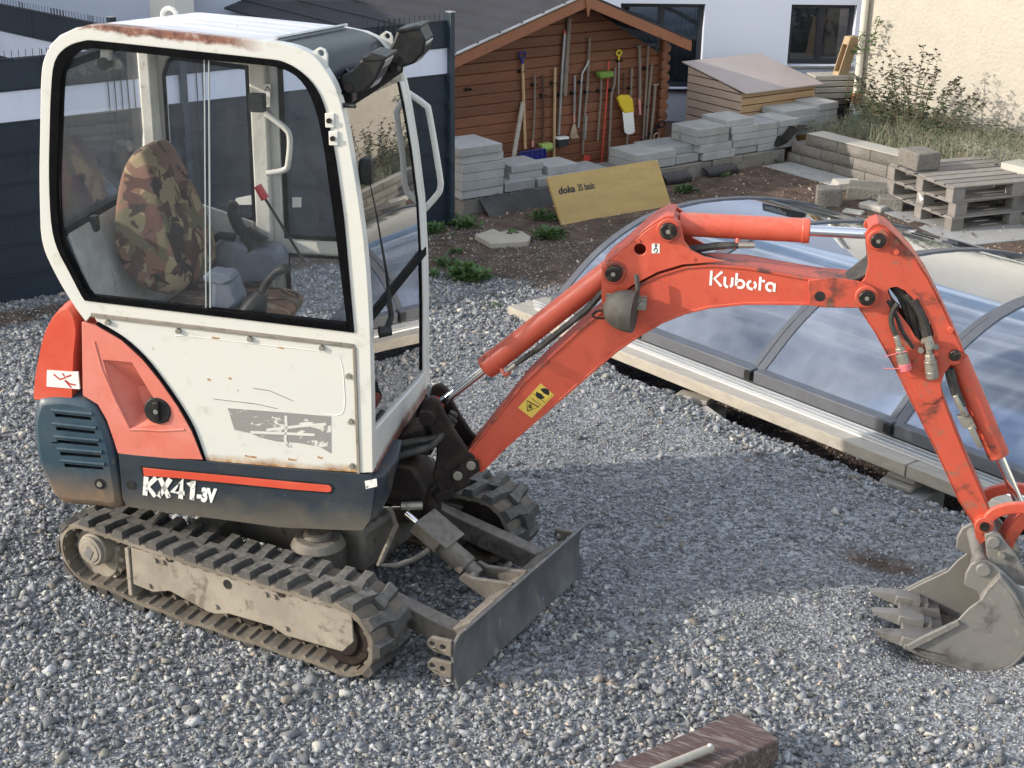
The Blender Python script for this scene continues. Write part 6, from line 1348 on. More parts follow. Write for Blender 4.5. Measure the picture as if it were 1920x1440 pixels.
def tool(name, label, cat, hmat, P_, r=.011, hmetal=None, hook=True):
    T = empty(name, tuple(tl(*P_[-1]))); tag(T, label, cat, 'garden tools on the shed wall')
    m = M(); m.tube([tl(a, b) for a, b in P_], r, 8); obj('handle', m, hmat, T)
    if hook:
        k = .3; a = P_[0][0]+(P_[-1][0]-P_[0][0])*.0; 
    return T
def wall_hook(a, b):
    m = M(); m.fbox(SITE, a-.022, a+.022, .735, .752, b-.013, b+.013); m.cyl(SITE(a-.015, .745, b), SITE(a-.02, .705, b), .007, .007, 8); m.cyl(SITE(a+.015, .745, b), SITE(a+.02, .705, b), .007, .007, 8); obj('tool_hook', m, BLACKP, SH)
H = [(1.036,0.902),(1.169,0.780),(1.265,0.683),(1.368,0.776),(1.444,0.675),(1.585,0.675),(1.662,0.759),(1.729,0.671),(1.868,0.667),(2.003,0.659),(2.212,0.658),(2.377,0.811),(2.416,0.480),(2.073,0.905),(0.515,0.801)]
for a, b in H: wall_hook(a, b)
for ch in [c for c in SH.children if c.name.startswith('tool_hook')]: ch.matrix_parent_inverse = Matrix.Translation(-Vector(tuple(SITE(.3, .75, 0))))
def handle_d(T, a, b, mat, s=.032):
    m = M(); m.tube([tl(a, b-.09), tl(a-.006, b-.05), tl(a-s, b-.03), tl(a-s-.002, b), tl(a+s+.002, b), tl(a+s, b-.03), tl(a+.006, b-.05), tl(a, b-.09)], [.013, .010, .009, .009, .009, .009, .010, .013], 8); obj('d_grip', m, mat, T)
q = [(1.045,0.966),(1.088,0.251)]
T = tool('snow_shovel', 'snow shovel with pale wooden handle, blue grip and wide blue blade', 'shovel', WD, q, .013); handle_d(T, q[0][0]-.003, q[0][1]+.09, BLU)
bl = [(0.978,0.246),(1.244,0.247),(1.264,0.126),(0.992,0.117)]; m = M(); m.prism(bl, lambda a, b, d: SITE(a, d, b), .66, .672); o = obj('blade', m, BLU, T, bevel=.004)
m = M()
for e_ in ((bl[0], bl[1]), (bl[0], bl[3]), (bl[1], bl[2])): m.tube([SITE(e_[0][0], .655, e_[0][1]), SITE(e_[1][0], .655, e_[1][1])], .007, 6)
for k in range(1, 5): m.tube([SITE(bl[0][0]+(bl[1][0]-bl[0][0])*k/5, .658, bl[0][1]+(bl[1][1]-bl[0][1])*k/5), SITE(bl[3][0]+(bl[2][0]-bl[3][0])*k/5, .658, bl[3][1]+(bl[2][1]-bl[3][1])*k/5)], .004, 5)
obj('blade_rim', m, BLU, o)
q = [(1.172,0.868),(1.179,0.602),(1.169,0.324),(1.165,0.288)]; T = tool('garden_hoe', 'thin weathered hoe right of the blue snow shovel with pink socket', 'hoe', WD2, q, .009); e_ = [(1.164,0.315),(1.165,0.261)]; m = M(); m.cyl(tl(*e_[0]), tl(*e_[1]), .010, .012, 8); obj('socket', m, PNK, T); m = M(); m.fbox(SITE, e_[1][0]-.03, e_[1][0]+.04, .66, .70, e_[1][1]-.012, e_[1][1]+.004); obj('hoe_blade', m, RSTT, T)
q = [(1.255,0.857),(1.273,0.593),(1.271,0.285)]; T = tool('scrub_broom', 'dark handled broom with pale green head above the blue blade', 'broom', RSTT, q, .009); e_ = [(1.221,0.282),(1.333,0.283),(1.345,0.240),(1.233,0.230)]; m = M(); m.prism(e_, lambda a, b, d: SITE(a, d, b), .67, .73); obj('broom_head', m, LGR, T, bevel=.004); m = M(); m.prism([(a, b-.02) for a, b in e_], lambda a, b, d: SITE(a, d, b), .68, .72); obj('bristles', m, GRN, T)
q = [(1.381,0.903),(1.394,0.110)]; T = tool('wooden_pole', 'plain pale wooden pole left of the black and white brush', 'pole', WD, q, .0125)
q = [(1.472,1.178),(1.458,0.932),(1.438,0.331)]; T = tool('squeegee_broom', 'broom on a long aluminium tube with white top and dark bristles', 'broom', ALT, q, .013); e_ = [(1.393,0.322),(1.507,0.318),(1.510,0.240),(1.402,0.234)]; m = M(); m.prism([e_[0], e_[1], (e_[1][0], e_[1][1]-.018), (e_[0][0], e_[0][1]-.018)], lambda a, b, d: SITE(a, d, b), .665, .725); obj('broom_head', m, LETW, T, bevel=.003); m = M(); m.prism([(e_[0][0]+.003, e_[0][1]-.02), (e_[1][0]-.003, e_[1][1]-.02), (e_[2][0]-.002, e_[2][1]), (e_[3][0]+.003, e_[3][1])], lambda a, b, d: SITE(a, d, b), .672, .718); obj('bristles', m, BRIS, T); e_ = [(1.471,1.204),(1.473,1.151)]; m = M(); m.cyl(tl(*e_[0]), tl(*e_[1]), .010, .012, 8); obj('tube_cap', m, REDT, T)
q = [(1.518,1.301),(1.501,0.973),(1.490,0.662)]; T = tool('wooden_pole', 'thick weathered pole right beside the aluminium broom tube', 'pole', WD2, q, .020)
q = [(1.591,0.823),(1.598,0.492)]; T = tool('leaf_rake', 'small fan rake with grey handle and pale bamboo tines', 'rake', ALT, q, .011); e_ = [(1.598,0.492),(1.601,0.423)]; m = M(); m.cyl(tl(*e_[0]), tl(*e_[1]), .008, .010, 8); obj('socket', m, PNK, T); m = M(); a, b = e_[1]
for k in range(9):
    x = (k-4)*.0085; m.tube([tl(a, b), tl(a+x*.7, b-.06), tl(a+x*1.1, b-.115), SITE(a+x*1.12, .70, b-.135)], .0028, 5)
m.tube([tl(a-.022, b-.08), tl(a+.022, b-.08)], .003, 5); obj('tines', m, STRAW, T)
q = [(1.735,0.941),(1.719,0.902),(1.670,0.834),(1.663,0.736),(1.649,0.372)]; T = tool('cranked_tool', 'tool with a crooked pale handle right of the fan rake', 'garden tool', ALT, q, .011)
q = [(1.738,1.128),(1.736,0.910),(1.729,0.662),(1.717,0.526),(1.705,0.264),(1.704,0.134)]; T = tool('scraper', 'long handled scraper with small red blade resting on the pavers', 'scraper', WD2, q, .012); e_ = [(1.687,0.140),(1.746,0.119),(1.720,0.038),(1.655,0.060)]; m = M(); m.prism(e_, lambda a, b, d: SITE(a, d, b), .66, .675); obj('scraper_blade', m, REDT, T, bevel=.003); e_ = [(1.720,0.466),(1.711,0.264)]; m = M(); m.cyl(tl(e_[0][0], e_[0][1], .712), tl(e_[1][0], e_[1][1], .712), .013, .013, 8); obj('grey_sleeve', m, ALT, T)
q = [(1.880,0.775),(1.882,0.625),(1.864,0.237)]; T = tool('green_brush', 'brush hung head up with a dark green bristle head', 'brush', WD2, q, .009); e_ = [(1.808,0.836),(1.965,0.836),(1.973,0.799),(1.956,0.782),(1.828,0.780)]; m = M(); m.prism(e_, lambda a, b, d: SITE(a, d, b), .66, .73); obj('brush_head', m, GRN, T, bevel=.012)
q = [(1.955,0.914),(1.949,0.687),(1.915,0.024)]; T = tool('red_pole', 'thin faded red pole behind the green brush', 'pole', REDT, q, .007)
q = [(2.029,0.849),(2.025,0.703),(1.999,0.637),(1.995,-0.005)]; T = tool('wooden_pole', 'weathered pole with a bend standing left of the yellow shovel', 'pole', WD2, q, .012)
q = [(2.066,0.928),(2.076,0.620)]; T = tool('yellow_shovel', 'small yellow plastic shovel with yellow ring grip and white lower blade', 'shovel', ALT, q, .007)
g0 = [(2.064,0.973)][0]; m = M(); m.tube([tl(g0[0]+.026*math.cos(a_), g0[1]+.022*math.sin(a_)) for a_ in np.linspace(-math.pi/2, 1.5*math.pi, 13)], .009, 8); m.cyl(tl(g0[0], g0[1]-.022), tl(g0[0], g0[1]-.07), .010, .008, 8); obj('ring_grip', m, YEP, T)
e_ = [(2.018,0.603),(2.058,0.622),(2.142,0.614),(2.186,0.577),(2.211,0.463),(2.103,0.460),(2.051,0.535)]; m = M(); m.prism(e_, lambda a, b, d: SITE(a, d, b), .66, .69); obj('scoop', m, YEP, T, bevel=.006)
e_ = [(2.084,0.471),(2.204,0.463),(2.233,0.281),(2.203,0.266),(2.149,0.267),(2.118,0.289)]; m = M(); m.prism(e_, lambda a, b, d: SITE(a, d, b), .665, .675); obj('worn_blade', m, LETW, T, bevel=.003)
q = [(2.214,0.834),(2.217,0.663),(2.211,0.453),(2.190,0.077)]; T = tool('wooden_pole', 'weathered pole just right of the yellow shovel', 'pole', WD2, q, .011)
q = [(2.132,0.795),(2.136,0.619)]; T = tool('short_pole', 'short dark pole behind the yellow shovel blade', 'pole', RSTT, q, .009)
q = [(2.287,1.015),(2.302,0.863),(2.320,0.560)]; T = tool('digging_fork', 'digging fork with pink socket and four rusty tines', 'fork', WD2, q, .014); m = M(); m.tube([tl(q[0][0]-.028, q[0][1]), tl(q[0][0]+.028, q[0][1])], .010, 8); obj('t_grip', m, WD2, T); e_ = [(2.314,0.556),(2.329,0.413)]; m = M(); m.cyl(tl(*e_[0]), tl(*e_[1]), .013, .011, 8); obj('socket', m, PNK, T); m = M(); a, b = e_[1]; m.tube([tl(a-.04, b), tl(a+.04, b)], .006, 6)
for k in range(4): x = -.04+.0267*k; m.tube([tl(a+x, b), tl(a+x*1.15-.012, b-.075)], .004, 5)
obj('tines', m, RSTT, T)
for lab, pp, r in (('dark weathered pole second from the right corner of the shed', '1', .010), ('slim dark pole third from the right corner of the shed', '2', .010), ('post-like grey pole with crosspiece nearest the right corner of the shed', '3', .014)):
    q = {'1': [(2.442,0.847),(2.423,0.574),(2.409,0.099)], '2': [(2.389,1.012),(2.389,0.717),(2.378,0.098)], '3': [(2.491,0.661),(2.484,0.473),(2.464,0.117)]}[pp]
    T = tool('wooden_pole', lab, 'pole', WD2, q, r)
    if pp == '3': m = M(); m.tube([tl(q[0][0]-.03, q[0][1]), tl(q[0][0]+.035, q[0][1])], .010, 8); obj('crosspiece', m, WD2, T)
q = [(2.498,0.253),(2.325,0.157),(2.164,-0.007)]; T = tool('iron_bar_tool', 'dark iron tool with ring grip leaning across the right corner of the shed', 'garden tool', BLACKP, [(q[0][0]+.05, q[0][1]+.05)]+q, .010)
g0 = [(2.570,0.307)][0]; m = M(); m.tube([SITE(g0[0]+.038*math.cos(a_), .70, g0[1]+.028*math.sin(a_)) for a_ in np.linspace(-.6, 5.4, 12)], .009, 8); obj('ring_grip', m, BLACKP, T)
q = [(1.041,0.651),(0.947,0.469),(0.855,0.143)]; m = M(); A1_, A2_ = SITE(q[0][0], .72, q[0][1]), SITE(q[2][0], .60, q[2][1]); d = A2_-A1_; m.obb(A1_, d, (SITE(.035, 0, 0)-SITE(0, 0, 0)), (SITE(0, .018, 0)-SITE(0, 0, 0))); o = obj('wooden_batten', m, WOODG, bevel=.002); tag(o, 'grey weathered batten leaning on the shed left of the blue shovel', 'batten')
for T in [o for o in COL.objects if o.get('group') == 'garden tools on the shed wall']: rebase(T, tuple(T.location))

# ================================================================== HOUSES
PLW = pm('white_render', (.56, .60, .70), .9, var=((.53, .57, .67), 1.5, .4, .7, .6), bump=(90, .15, .002))
CREAM = pm('cream_rough_render', (.46, .42, .355), .95, var=((.41, .375, .315), 1.2, .4, .7, .7), var2=((.50, .46, .39), 7, .45, .7, .6), bump=(28, 1.0, .012))
WFR = pm('dark_window_frame', (.022, .022, .028), .35)
CURT = pm('grey_curtain', (.30, .29, .29), .9, var=((.18, .17, .17), 10, .4, .7, .8), stretch=(3, 3, .3))
H_ = empty('white_house', tuple(HOU(0, 0, 0))); tag(H_, 'white rendered house with dark framed windows behind the shed', 'house')
w1 = [(0.014,1.151),(0.835,1.154),(0.886,0.338),(0.047,0.331)]; w2 = [(1.703,1.152),(2.336,1.148),(2.356,0.577),(1.687,0.571)]
WINS = [(.01, .84, .33, 1.155), (1.69, 2.34, .57, 1.16)]
m = M(); m.prism([(-9, -.1), (2.75, -.1), (2.75, 3.2), (-9, 3.2)], lambda a, b, d: HOU(a, d, b), 0, .25, holes=[[(a, c_), (b, c_), (b, d), (a, d)] for a, b, c_, d in WINS]); obj('wall', m, PLW, H_)
for (a, b, c_, d) in WINS:
    w = empty('window', parent=H_)
    m = M(); 
    def fr_(a0, a1, c0, c1, t0, t1, holes): m = M(); m.prism([(a0, c0), (a1, c0), (a1, c1), (a0, c1)], lambda p, q_, e: HOU(p, e, q_), t0, t1, holes=holes); return m
    mid = (a+b)/2; f_ = .035
    obj('frame', fr_(a, b, c_, d, .10, .15, [[(a+f_, c_+f_), (mid-.02, c_+f_), (mid-.02, d-f_), (a+f_, d-f_)], [(mid+.02, c_+f_), (b-f_, c_+f_), (b-f_, d-f_), (mid+.02, d-f_)]]), WFR, w, bevel=.003)
    for (p0, p1) in ((a+f_, mid-.02), (mid+.02, b-f_)):
        m = M(); m.fbox(HOU, p0, p1, .125, .129, c_+f_, d-f_); obj('pane', m, HOUGL, w)
        m = M(); m.prism([(p0, c_+f_), (p1, c_+f_), (p1, d-f_), (p0, d-f_)], lambda p, q_, e: HOU(p, e, q_), .108, .118, holes=[[(p0+.012, c_+f_+.012), (p1-.012, c_+f_+.012), (p1-.012, d-f_-.012), (p0+.012, d-f_-.012)]]); obj('sash', m, FPOST, w)
    m = M(); m.fbox(HOU, a-.01, b+.01, -.03, .14, c_-.022, c_-.002); obj('sill', m, WFR if a < 1 else STEELG, w, bevel=.002)
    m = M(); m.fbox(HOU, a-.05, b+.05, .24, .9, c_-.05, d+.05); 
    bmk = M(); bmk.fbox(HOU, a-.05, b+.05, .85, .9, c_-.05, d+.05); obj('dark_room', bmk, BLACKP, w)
    if a < 1:
        m = M(); nn_ = 60; 
        for i in range(nn_+1): m.v += [tuple(HOU(mid+(b-mid)*.25+(b-mid)*.75*i/nn_, .20+.012*math.sin(i*1.3), z)) for z in (c_, d)]
        m.f = [(2*i, 2*i+2, 2*i+3, 2*i+1) for i in range(nn_)]; obj('curtain', m, CURT, w)
    for ch in w.children: pass
rebase(H_, tuple(HOU(0, 0, 0)))
H2 = empty('cream_house', tuple(CRE(0, 0, 0))); tag(H2, 'cream house wall of rough sunlit render on the right', 'house')
m = M(); m.fbox(CRE, .0, 7, 0, .3, -.1, 3.4); obj('wall', m, CREAM, H2)
m = M(); m.fbox(CRE, -.001, 7, -.012, -.001, -.1, .13); obj('plinth', m, CURB, H2)
rebase(H2, tuple(CRE(0, 0, 0)))
PIPEM = pm('cream_painted_downpipe', (.66, .62, .52), .5, var=((.55, .51, .42), 8, .45, .7, .7)); TEAL = pm('green_drain_pipe', (.09, .42, .30), .4); PIPEO = pm('orange_clay_collar', (.42, .20, .10), .7)
c_ = CRE(.03, -.05, 0); dpx = empty('drainpipe', tuple(c_)); tag(dpx, 'cream downpipe at the house corner ending in a white collar and green elbow', 'drainpipe')
m = M(); m.tube([c_+UZ*.42, c_+UZ*2.4], .034, 14); obj('downpipe', m, PIPEM, dpx)
m = M(); m.cyl(c_+UZ*.30, c_+UZ*.42, .046, .046, 16); obj('orange_collar', m, PIPEO, dpx)
q = [(-0.740,9.726),(-0.569,9.171),(-0.442,8.825)]; b_ = c_+Vector((0, 0, 0))
m = M(); m.cyl(c_+UZ*.22, c_+UZ*.32, .052, .050, 18); obj('white_collar', m, LETW, dpx)
m = M(); m.tube([c_+UZ*.24, c_+UZ*.05, c_+UZ*.0+CRE(.03, -.05, 0)-CRE(0, 0, 0), c_+CRE(.14, -.16, -.04)-CRE(0, 0, 0)], .050, 14); m.cyl(c_+UZ*.10, c_+UZ*.125, .056, .056, 18); obj('green_elbow', m, TEAL, dpx, ang=60)
rebase(dpx, tuple(c_))
m = M(); m.tube([c_+CRE(.12, -.2, .04)-CRE(0, 0, 0), c_+CRE(.4, -.34, .05)-CRE(0, 0, 0), c_+CRE(.72, -.42, .03)-CRE(0, 0, 0)], .04, 12); o = obj('green_pipe', m, TEAL); tag(o, 'green drain pipe lying on the ground behind the block wall', 'pipe')
m = M(); bb = CRE(-.22, -.35, .0); m.tube([bb, bb+UZ*.16], [.09, .11], 16); o = obj('blue_bucket', m, BLU); tag(o, 'blue tub beside the green drain elbow', 'tub')
# top left: neighbouring house, van and hut
H3 = empty('neighbour_house'); NF = frame((-10.5, 8.4), -24); tag(H3, 'pale neighbouring house with small dark window beyond the second fence', 'house')
m = M(); m.fbox(NF, -6, 4.6, 0, .2, -.1, 4); obj('wall', m, pm('pale_cream_render', (.80, .76, .68), .9), H3)
q = [(1.204,1.053),(1.356,1.002),(1.370,0.909),(1.204,0.946)]
NB = frame((-9, 6), 64)
m = M(); m.fbox(NB, q[0][0], q[1][0], -.03, .05, q[2][1], q[0][1]); obj('window', m, WFR, H3)
m = M(); m.fbox(NB, q[1][0]+.35, q[1][0]+.5, -.06, .05, -.1, 3); obj('corner_pilaster', m, pm('grey_pilaster', (.35, .35, .36), .8), H3)
rebase(H3, tuple(NF(0, 0, 0)))
H4 = empty('neighbour_house', (-9.3, -.2, 0)); tag(H4, 'unseen neighbouring house beyond the fence outside the left edge of the picture', 'house')  # out of view; inferred from shade, placed and sized to shadow the back garden
m = M(); m.fbox(Vector3, -12.5, -8.6, -2.3, 3.3, -.1, 3.3); obj('wall', m, PLW, H4)
m = M(); m.prism([(-2.6, 3.25), (3.6, 3.25), (3.6, 3.35), (.5, 4.2), (-2.6, 3.35)], lambda a, b, d: Vector((d, a, b)), -12.8, -8.3); obj('roof', m, ROOFF, H4)
for yy in (-1.6, .1, 1.8):
    m = M(); m.fbox(Vector3, -8.61, -8.57, yy, yy+1.0, 1.0, 2.1); o = obj('window', m, WFR, H4, bevel=.01); m = M(); m.fbox(Vector3, -8.575, -8.565, yy+.08, yy+.92, 1.08, 2.02); obj('pane', m, HOUGL, o)
rebase(H4, (-9.3, -.2, 0))
q = [(1.618,0.745),(1.695,0.817),(1.844,0.852),(2.137,0.800),(2.133,0.682),(1.616,0.717)]
VANW = pm('white_vehicle_paint', (.62, .61, .58), .3); VG = pm('grey_wheel_arch', (.14, .14, .14), .5)
V_ = empty('parked_camper'); tag(V_, 'pale camper with grey wheel arch beyond the fences at top left', 'camper')
m = M(); x0, x1 = q[0][0]-1.1, q[3][0]+.02
m.prism([(x0, q[0][1]-.5), (x1, q[0][1]-.5), (x1, q[2][1]+.35), (x1-.15, q[2][1]+.6), (x0, q[2][1]+.6)], lambda a, b, d: NB(a, d, b), -.9, -.35); obj('body', m, VANW, V_, bevel=.03)
m = M(); m.prism(q, lambda a, b, d: NB(a, d, b), -.94, -.88); obj('wheel_arch', m, VG, V_, bevel=.01)
m = M(); m.tube([NB(a, -.95, b-.015) for a, b in [(1.831,0.831),(2.141,0.783)]], .012, 6); obj('arch_trim', m, LETW, V_)
m = M(); m.tube([NB((q[0][0]+q[3][0])/2, -.9, q[0][1]-.45), NB((q[0][0]+q[3][0])/2, -.6, q[0][1]-.45)], .3, 20); obj('wheel', m, BLACKP, V_)
rebase(V_, tuple(NB(q[0][0], -.6, 0)))
q = [(2.143,0.878),(2.735,0.865),(2.761,0.703),(2.150,0.743)]
HUT = pm('grey_brown_hut_boards', (.11, .085, .065), .8, var=((.07, .05, .04), 8, .4, .7))
U_ = empty('wooden_hut'); tag(U_, 'small grey brown wooden hut behind the cab roof near the shed roof', 'hut')
m = M(); m.fbox(NB, q[0][0], q[1][0], -.3, .6, -.1, q[1][1]-.02); obj('wall', m, HUT, U_)
m = M(); m.fbox(NB, q[0][0]-.15, q[1][0]+.2, -.5, .7, q[1][1]-.02, q[1][1]+.03); obj('roof', m, ROOFF, U_)
m = M(); m.fbox(NB, q[0][0]-.02, q[1][0]+.9, .7, .9, -.1, 5); obj('back_wall', m, pm('grey_back_wall', (.33, .33, .36), .9), U_)
rebase(U_, tuple(NB(q[0][0], 0, 0)))

# ================================================================== WOODEN BOX, TIMBER, PALLET AT THE HOUSE
BXW = pm('fresh_larch_boards', (.56, .38, .22), .65, var=((.48, .30, .16), 3, .4, .7, .8), dirt=((.25, .13, .07), 18, .64, .70, .7), stretch=(1, 1, 5), rnd=.12)
BXS = pm('pinkish_weathered_boards', (.60, .46, .35), .7, var=((.50, .37, .28), 3, .4, .7, .8), dirt=((.16, .09, .06), 18, .64, .70, .7), stretch=(1, 1, 5), rnd=.12)
BXR = pm('brown_grey_plywood_lid', (.36, .30, .27), .35, var=((.42, .36, .34), 2, .4, .7, .7), spec=.8)
# corners: near bottom corner, left and right extents
q = [(-1.525,8.940),(-1.935,8.675),(-1.071,9.882)]
kB = SITE(3.35, .515, 0)
BF = frame((kB.x, kB.y), 64)
bw, bd, hf, hb = .92, .73, .555, .675
BXO = empty('storage_box', tuple(BF(0, 0, 0))); tag(BXO, 'wooden plank box with sloping plywood lid standing behind the pavers', 'storage box')
def quad_box(vs, name, mat, par, bev=.002):
    m = M(); m.add(vs, [(0,3,2,1),(4,5,6,7),(0,1,5,4),(1,2,6,5),(2,3,7,6),(3,0,4,7)]); return obj(name, m, mat, par, bevel=bev)
nbx = 8; h_ = hf/nbx
for i in range(nbx):
    m = M(); m.fbox(BF, 0, bw, -.0, .015, .01+h_*i, .01+h_*(i+1)-.008); obj('front_board', m, BXW, BXO, bevel=.002)
nbs = 9; h2_ = hb/nbs
for i in range(nbs):
    z0, z1 = .01+h2_*i, .01+h2_*(i+1)-.010
    def tmax(z): return bd if True else 0
    # left side board clipped by the lid slope
    def t_at(z): return 0 if z <= hf else bd*(z-hf)/(hb-hf)
    ta, tb_ = t_at(z0), t_at(z1)
    if ta > bd-.02: break
    m = M(); m.add([BF(x, t, z) for x in (-.016, 0) for (t, z) in ((ta, z0), (bd, z0), (bd, z1), (min(tb_, bd), z1))], [(0,1,2,3),(7,6,5,4),(0,4,5,1),(1,5,6,2),(2,6,7,3),(3,7,4,0)]); obj('side_board', m, BXS, BXO, bevel=.001)
m = M(); m.add([BF(x, t, z) for x in (.002, bw-.002) for (t, z) in ((.017, 0), (bd-.002, 0), (bd-.002, hb-.004), (.017, hf-.004))], [(0,1,2,3),(7,6,5,4),(0,4,5,1),(1,5,6,2),(2,6,7,3),(3,7,4,0)]); obj('inner_lining', m, BLACKP, BXO)
m = M(); m.add([BF(x, t, z) for x in (bw-.0, bw+.016) for (t, z) in ((0, 0), (bd, 0), (bd, hb), (0, hf))], [(0,1,2,3),(7,6,5,4),(0,4,5,1),(1,5,6,2),(2,6,7,3),(3,7,4,0)]); obj('side_board', m, BXS, BXO)
m = M(); m.add([BF(x, t, z) for x in (-.03, bw+.05) for (t, z) in ((-.08, hf-.012), (bd+.08, hb+.028), (bd+.08, hb+.040), (-.08, hf-.0))], [(0,1,2,3),(7,6,5,4),(0,4,5,1),(1,5,6,2),(2,6,7,3),(3,7,4,0)]); LD = obj('lid', m, BXR, BXO, bevel=.002)
for (a, b) in ((.38, .35), (.5, .55), (.72, .62), (.40, .60)):
    m = M(); z_ = hf+(hb-hf)*b+.012; m.cyl(BF(a, b*bd, z_), BF(a, b*bd, z_+.008), .012, .006, 6); obj('white_fleck', m, LETW, LD)
rebase(BXO, tuple(BF(0, 0, 0)))
TB = frame(tuple(BF(1.12, .15, 0))[:2], 40)
for k in range(5):
    m = M(); m.fbox(TB, -.02*(k % 2), .62+.04*(k % 3), .05*k*.3, .16+.03*k, .30+.055*k-.0, .345+.055*k); o = obj('timber', m, WOODG if k else HUT, bevel=.003); tag(o, ['lowest dark beam', 'second beam from the bottom', 'middle beam', 'second beam from the top', 'topmost beam'][k]+' of the timber pile under the right house window', 'timber', 'timber pile under the window')
m = M(); m.fbox(TB, -.0, .66, -.02, .5, 0, .29); o = obj('crate', m, BLACKP, bevel=.01); tag(o, 'black plastic crate with pale lettering under the timber pile', 'crate')
m = text_mesh('nu', .12, lambda a, b, d: TB(.45+a, -.024, .14+b), 0); obj('crate_lettering', m, LETW, o, flat=True)
# leaning pallet
FRW = pm('fresh_pine', (.46, .33, .20), .65, var=((.38, .26, .15), 8, .4, .7, .8)); DKW = pm('dark_gap_shade', (.10, .07, .05), .8)
_l = [(-0.329,0.182),(-0.143,0.938)]; lp0, lp1 = CRE(_l[0][0], -.14, _l[0][1]), CRE(_l[1][0], -.10, _l[1][1])
LPAL = empty('leaning_pallet', tuple(lp0)); tag(LPAL, 'narrow fresh pine pallet leaning upright against the downpipe', 'pallet')
d = lp1-lp0; side_ = (CRE(.045, 0, 0)-CRE(0, 0, 0)); dep = (CRE(0, .14, 0)-CRE(0, 0, 0)); 
for k in (0, 1):
    m = M(); m.obb(lp0+side_*1.5*k, d, side_*.22, dep); obj('deck_board', m, FRW, LPAL, bevel=.002)
for t in (.02, .45, .90):
    m = M(); m.obb(lp0+d*t+side_*.23, d*.10, side_*1.26, dep*.5); obj('spacer_block', m, FRW, LPAL, bevel=.002)
m = M(); m.obb(lp0+side_*.4+dep*.6, d*.97, side_*.9, dep*.3); obj('inner_shadow_board', m, DKW, LPAL)  # dark filler: shade between the two rails put into colour
rebase(LPAL, tuple(lp0))

# ================================================================== BLOCK RETAINING WALL
RBL = pm('split_face_concrete_block', (.20, .185, .16), .9, var=((.15, .138, .12), 6, .4, .65, .8), dirt=((.10, .09, .075), 14, .56, .7, .7), bump=(45, 1.0, .016), rnd=.15)
RBC = pm('pale_coping_block', (.40, .385, .34), .9, var=((.45, .42, .36), 6, .4, .65, .8), bump=(45, .7, .008))
RW = empty('retaining_wall', tuple(RET(0, 0, 0))); tag(RW, 'low wall of three courses of split faced concrete blocks on the right', 'retaining wall')
def rough_block(F, a0, a1, b0, b1, c0, c1, mat, par, name='block'):
    m = M(); nx, nz = 5, 3; k = 0
    for j in range(nz+1):
        for i in range(nx+1):
            e = (i in (0, nx)) or (j in (0, nz)); m.v.append(tuple(F(a0+(a1-a0)*i/nx, b0+(.012 if e else -.004+random.uniform(-.005, .007)), c0+(c1-c0)*j/nz)))
    for j in range(nz):
        for i in range(nx): a = j*(nx+1)+i; m.f.append((a, a+1, a+nx+2, a+nx+1))
    o_ = len(m.v); m.v += [tuple(F(a0, b1, c0)), tuple(F(a1, b1, c0)), tuple(F(a1, b1, c1)), tuple(F(a0, b1, c1))]
    bl_, br_, tr_, tl_ = 0, nx, nz*(nx+1)+nx, nz*(nx+1)
    m.f += [(o_+3, o_+2, o_+1, o_), tuple(range(0, nx+1))[::-1]+(o_, o_+1), (o_+3,)+tuple(range(tl_, tr_+1))[::1][::-1][::-1]+(o_+2,), (o_,)+tuple(j*(nx+1) for j in range(nz+1))+(o_+3,), (o_+1, o_+2)+tuple(j*(nx+1)+nx for j in range(nz, -1, -1))]
    return obj(name, m, mat, par, ang=25)
bl, hh = .375, .098
for c_ in range(3):
    a = [0.0, .03, .18][c_]-(0 if c_ else .0); first = [.17, .36, .375][c_]
    x = a; i = 0
    while x < 6.2:
        w = first if i == 0 else bl
        rough_block(RET, x+.003, x+w-.003, .015*c_, .20, -.01+hh*c_, -.01+hh*(c_+1)-.004, RBL, RW)
        x += w; i += 1
m = M(); m.fbox(RET, .2, 6.2, .03, .235, -.01+hh*3-.003, -.01+hh*3+.006); obj('coping', m, RBC, RW, bevel=.003)
x = 2.15
for k in range(10):
    if x+k*.36 > 5.5: break
    rough_block(RET, x+k*.36, x+k*.36+.355, .16, .40, -.01+hh*3+.008, -.01+hh*4.15, RBC, RW, 'upper_block')
for k in range(9): rough_block(RET, 1.3+.5*k, 1.78+.5*k, .62, .80, .05, .34, RBC, RW, 'rear_block')
rebase(RW, tuple(RET(0, 0, 0)))
m = M(); m.fbox(RET, .05, 6.2, .22, 2.2, .02, .235); o = obj('raised_bed', m, pm('dry_bed_soil', (.12, .09, .065), .95, var=((.17, .14, .10), 6, .4, .65, .8), bump=(40, .8, .01))); tag(o, kind='structure')
m = M(); m.fbox(RET, .05, 2.2, -.32, -.005, -.02, .012); o = obj('concrete_strip', m, CONC, bevel=.004); tag(o, kind='structure')
# dirt bag under the pavers at the corner
m = M(); 
q = SITE(3.30, -.02, .15); m.add([q+Vector((random.uniform(-.01, .01), 0, 0))+(SITE(a, b, c)-SITE(0, 0, 0)) for a, b, c in ((0, 0, 0), (.12, -.02, .03), (.28, .03, .12), (.48, .10, .13), (.52, .25, .11), (0, .3, .08), (.05, 0, .09), (.2, .05, .17))], [(0,1,6),(1,2,7,6),(2,3,7),(3,4,7),(4,5,6,7),(5,0,6)]); o = obj('black_plastic_sheet', m, BLACKP, flat=True); tag(o, 'black plastic sheet squeezed between the pavers and the block wall', 'plastic sheet')
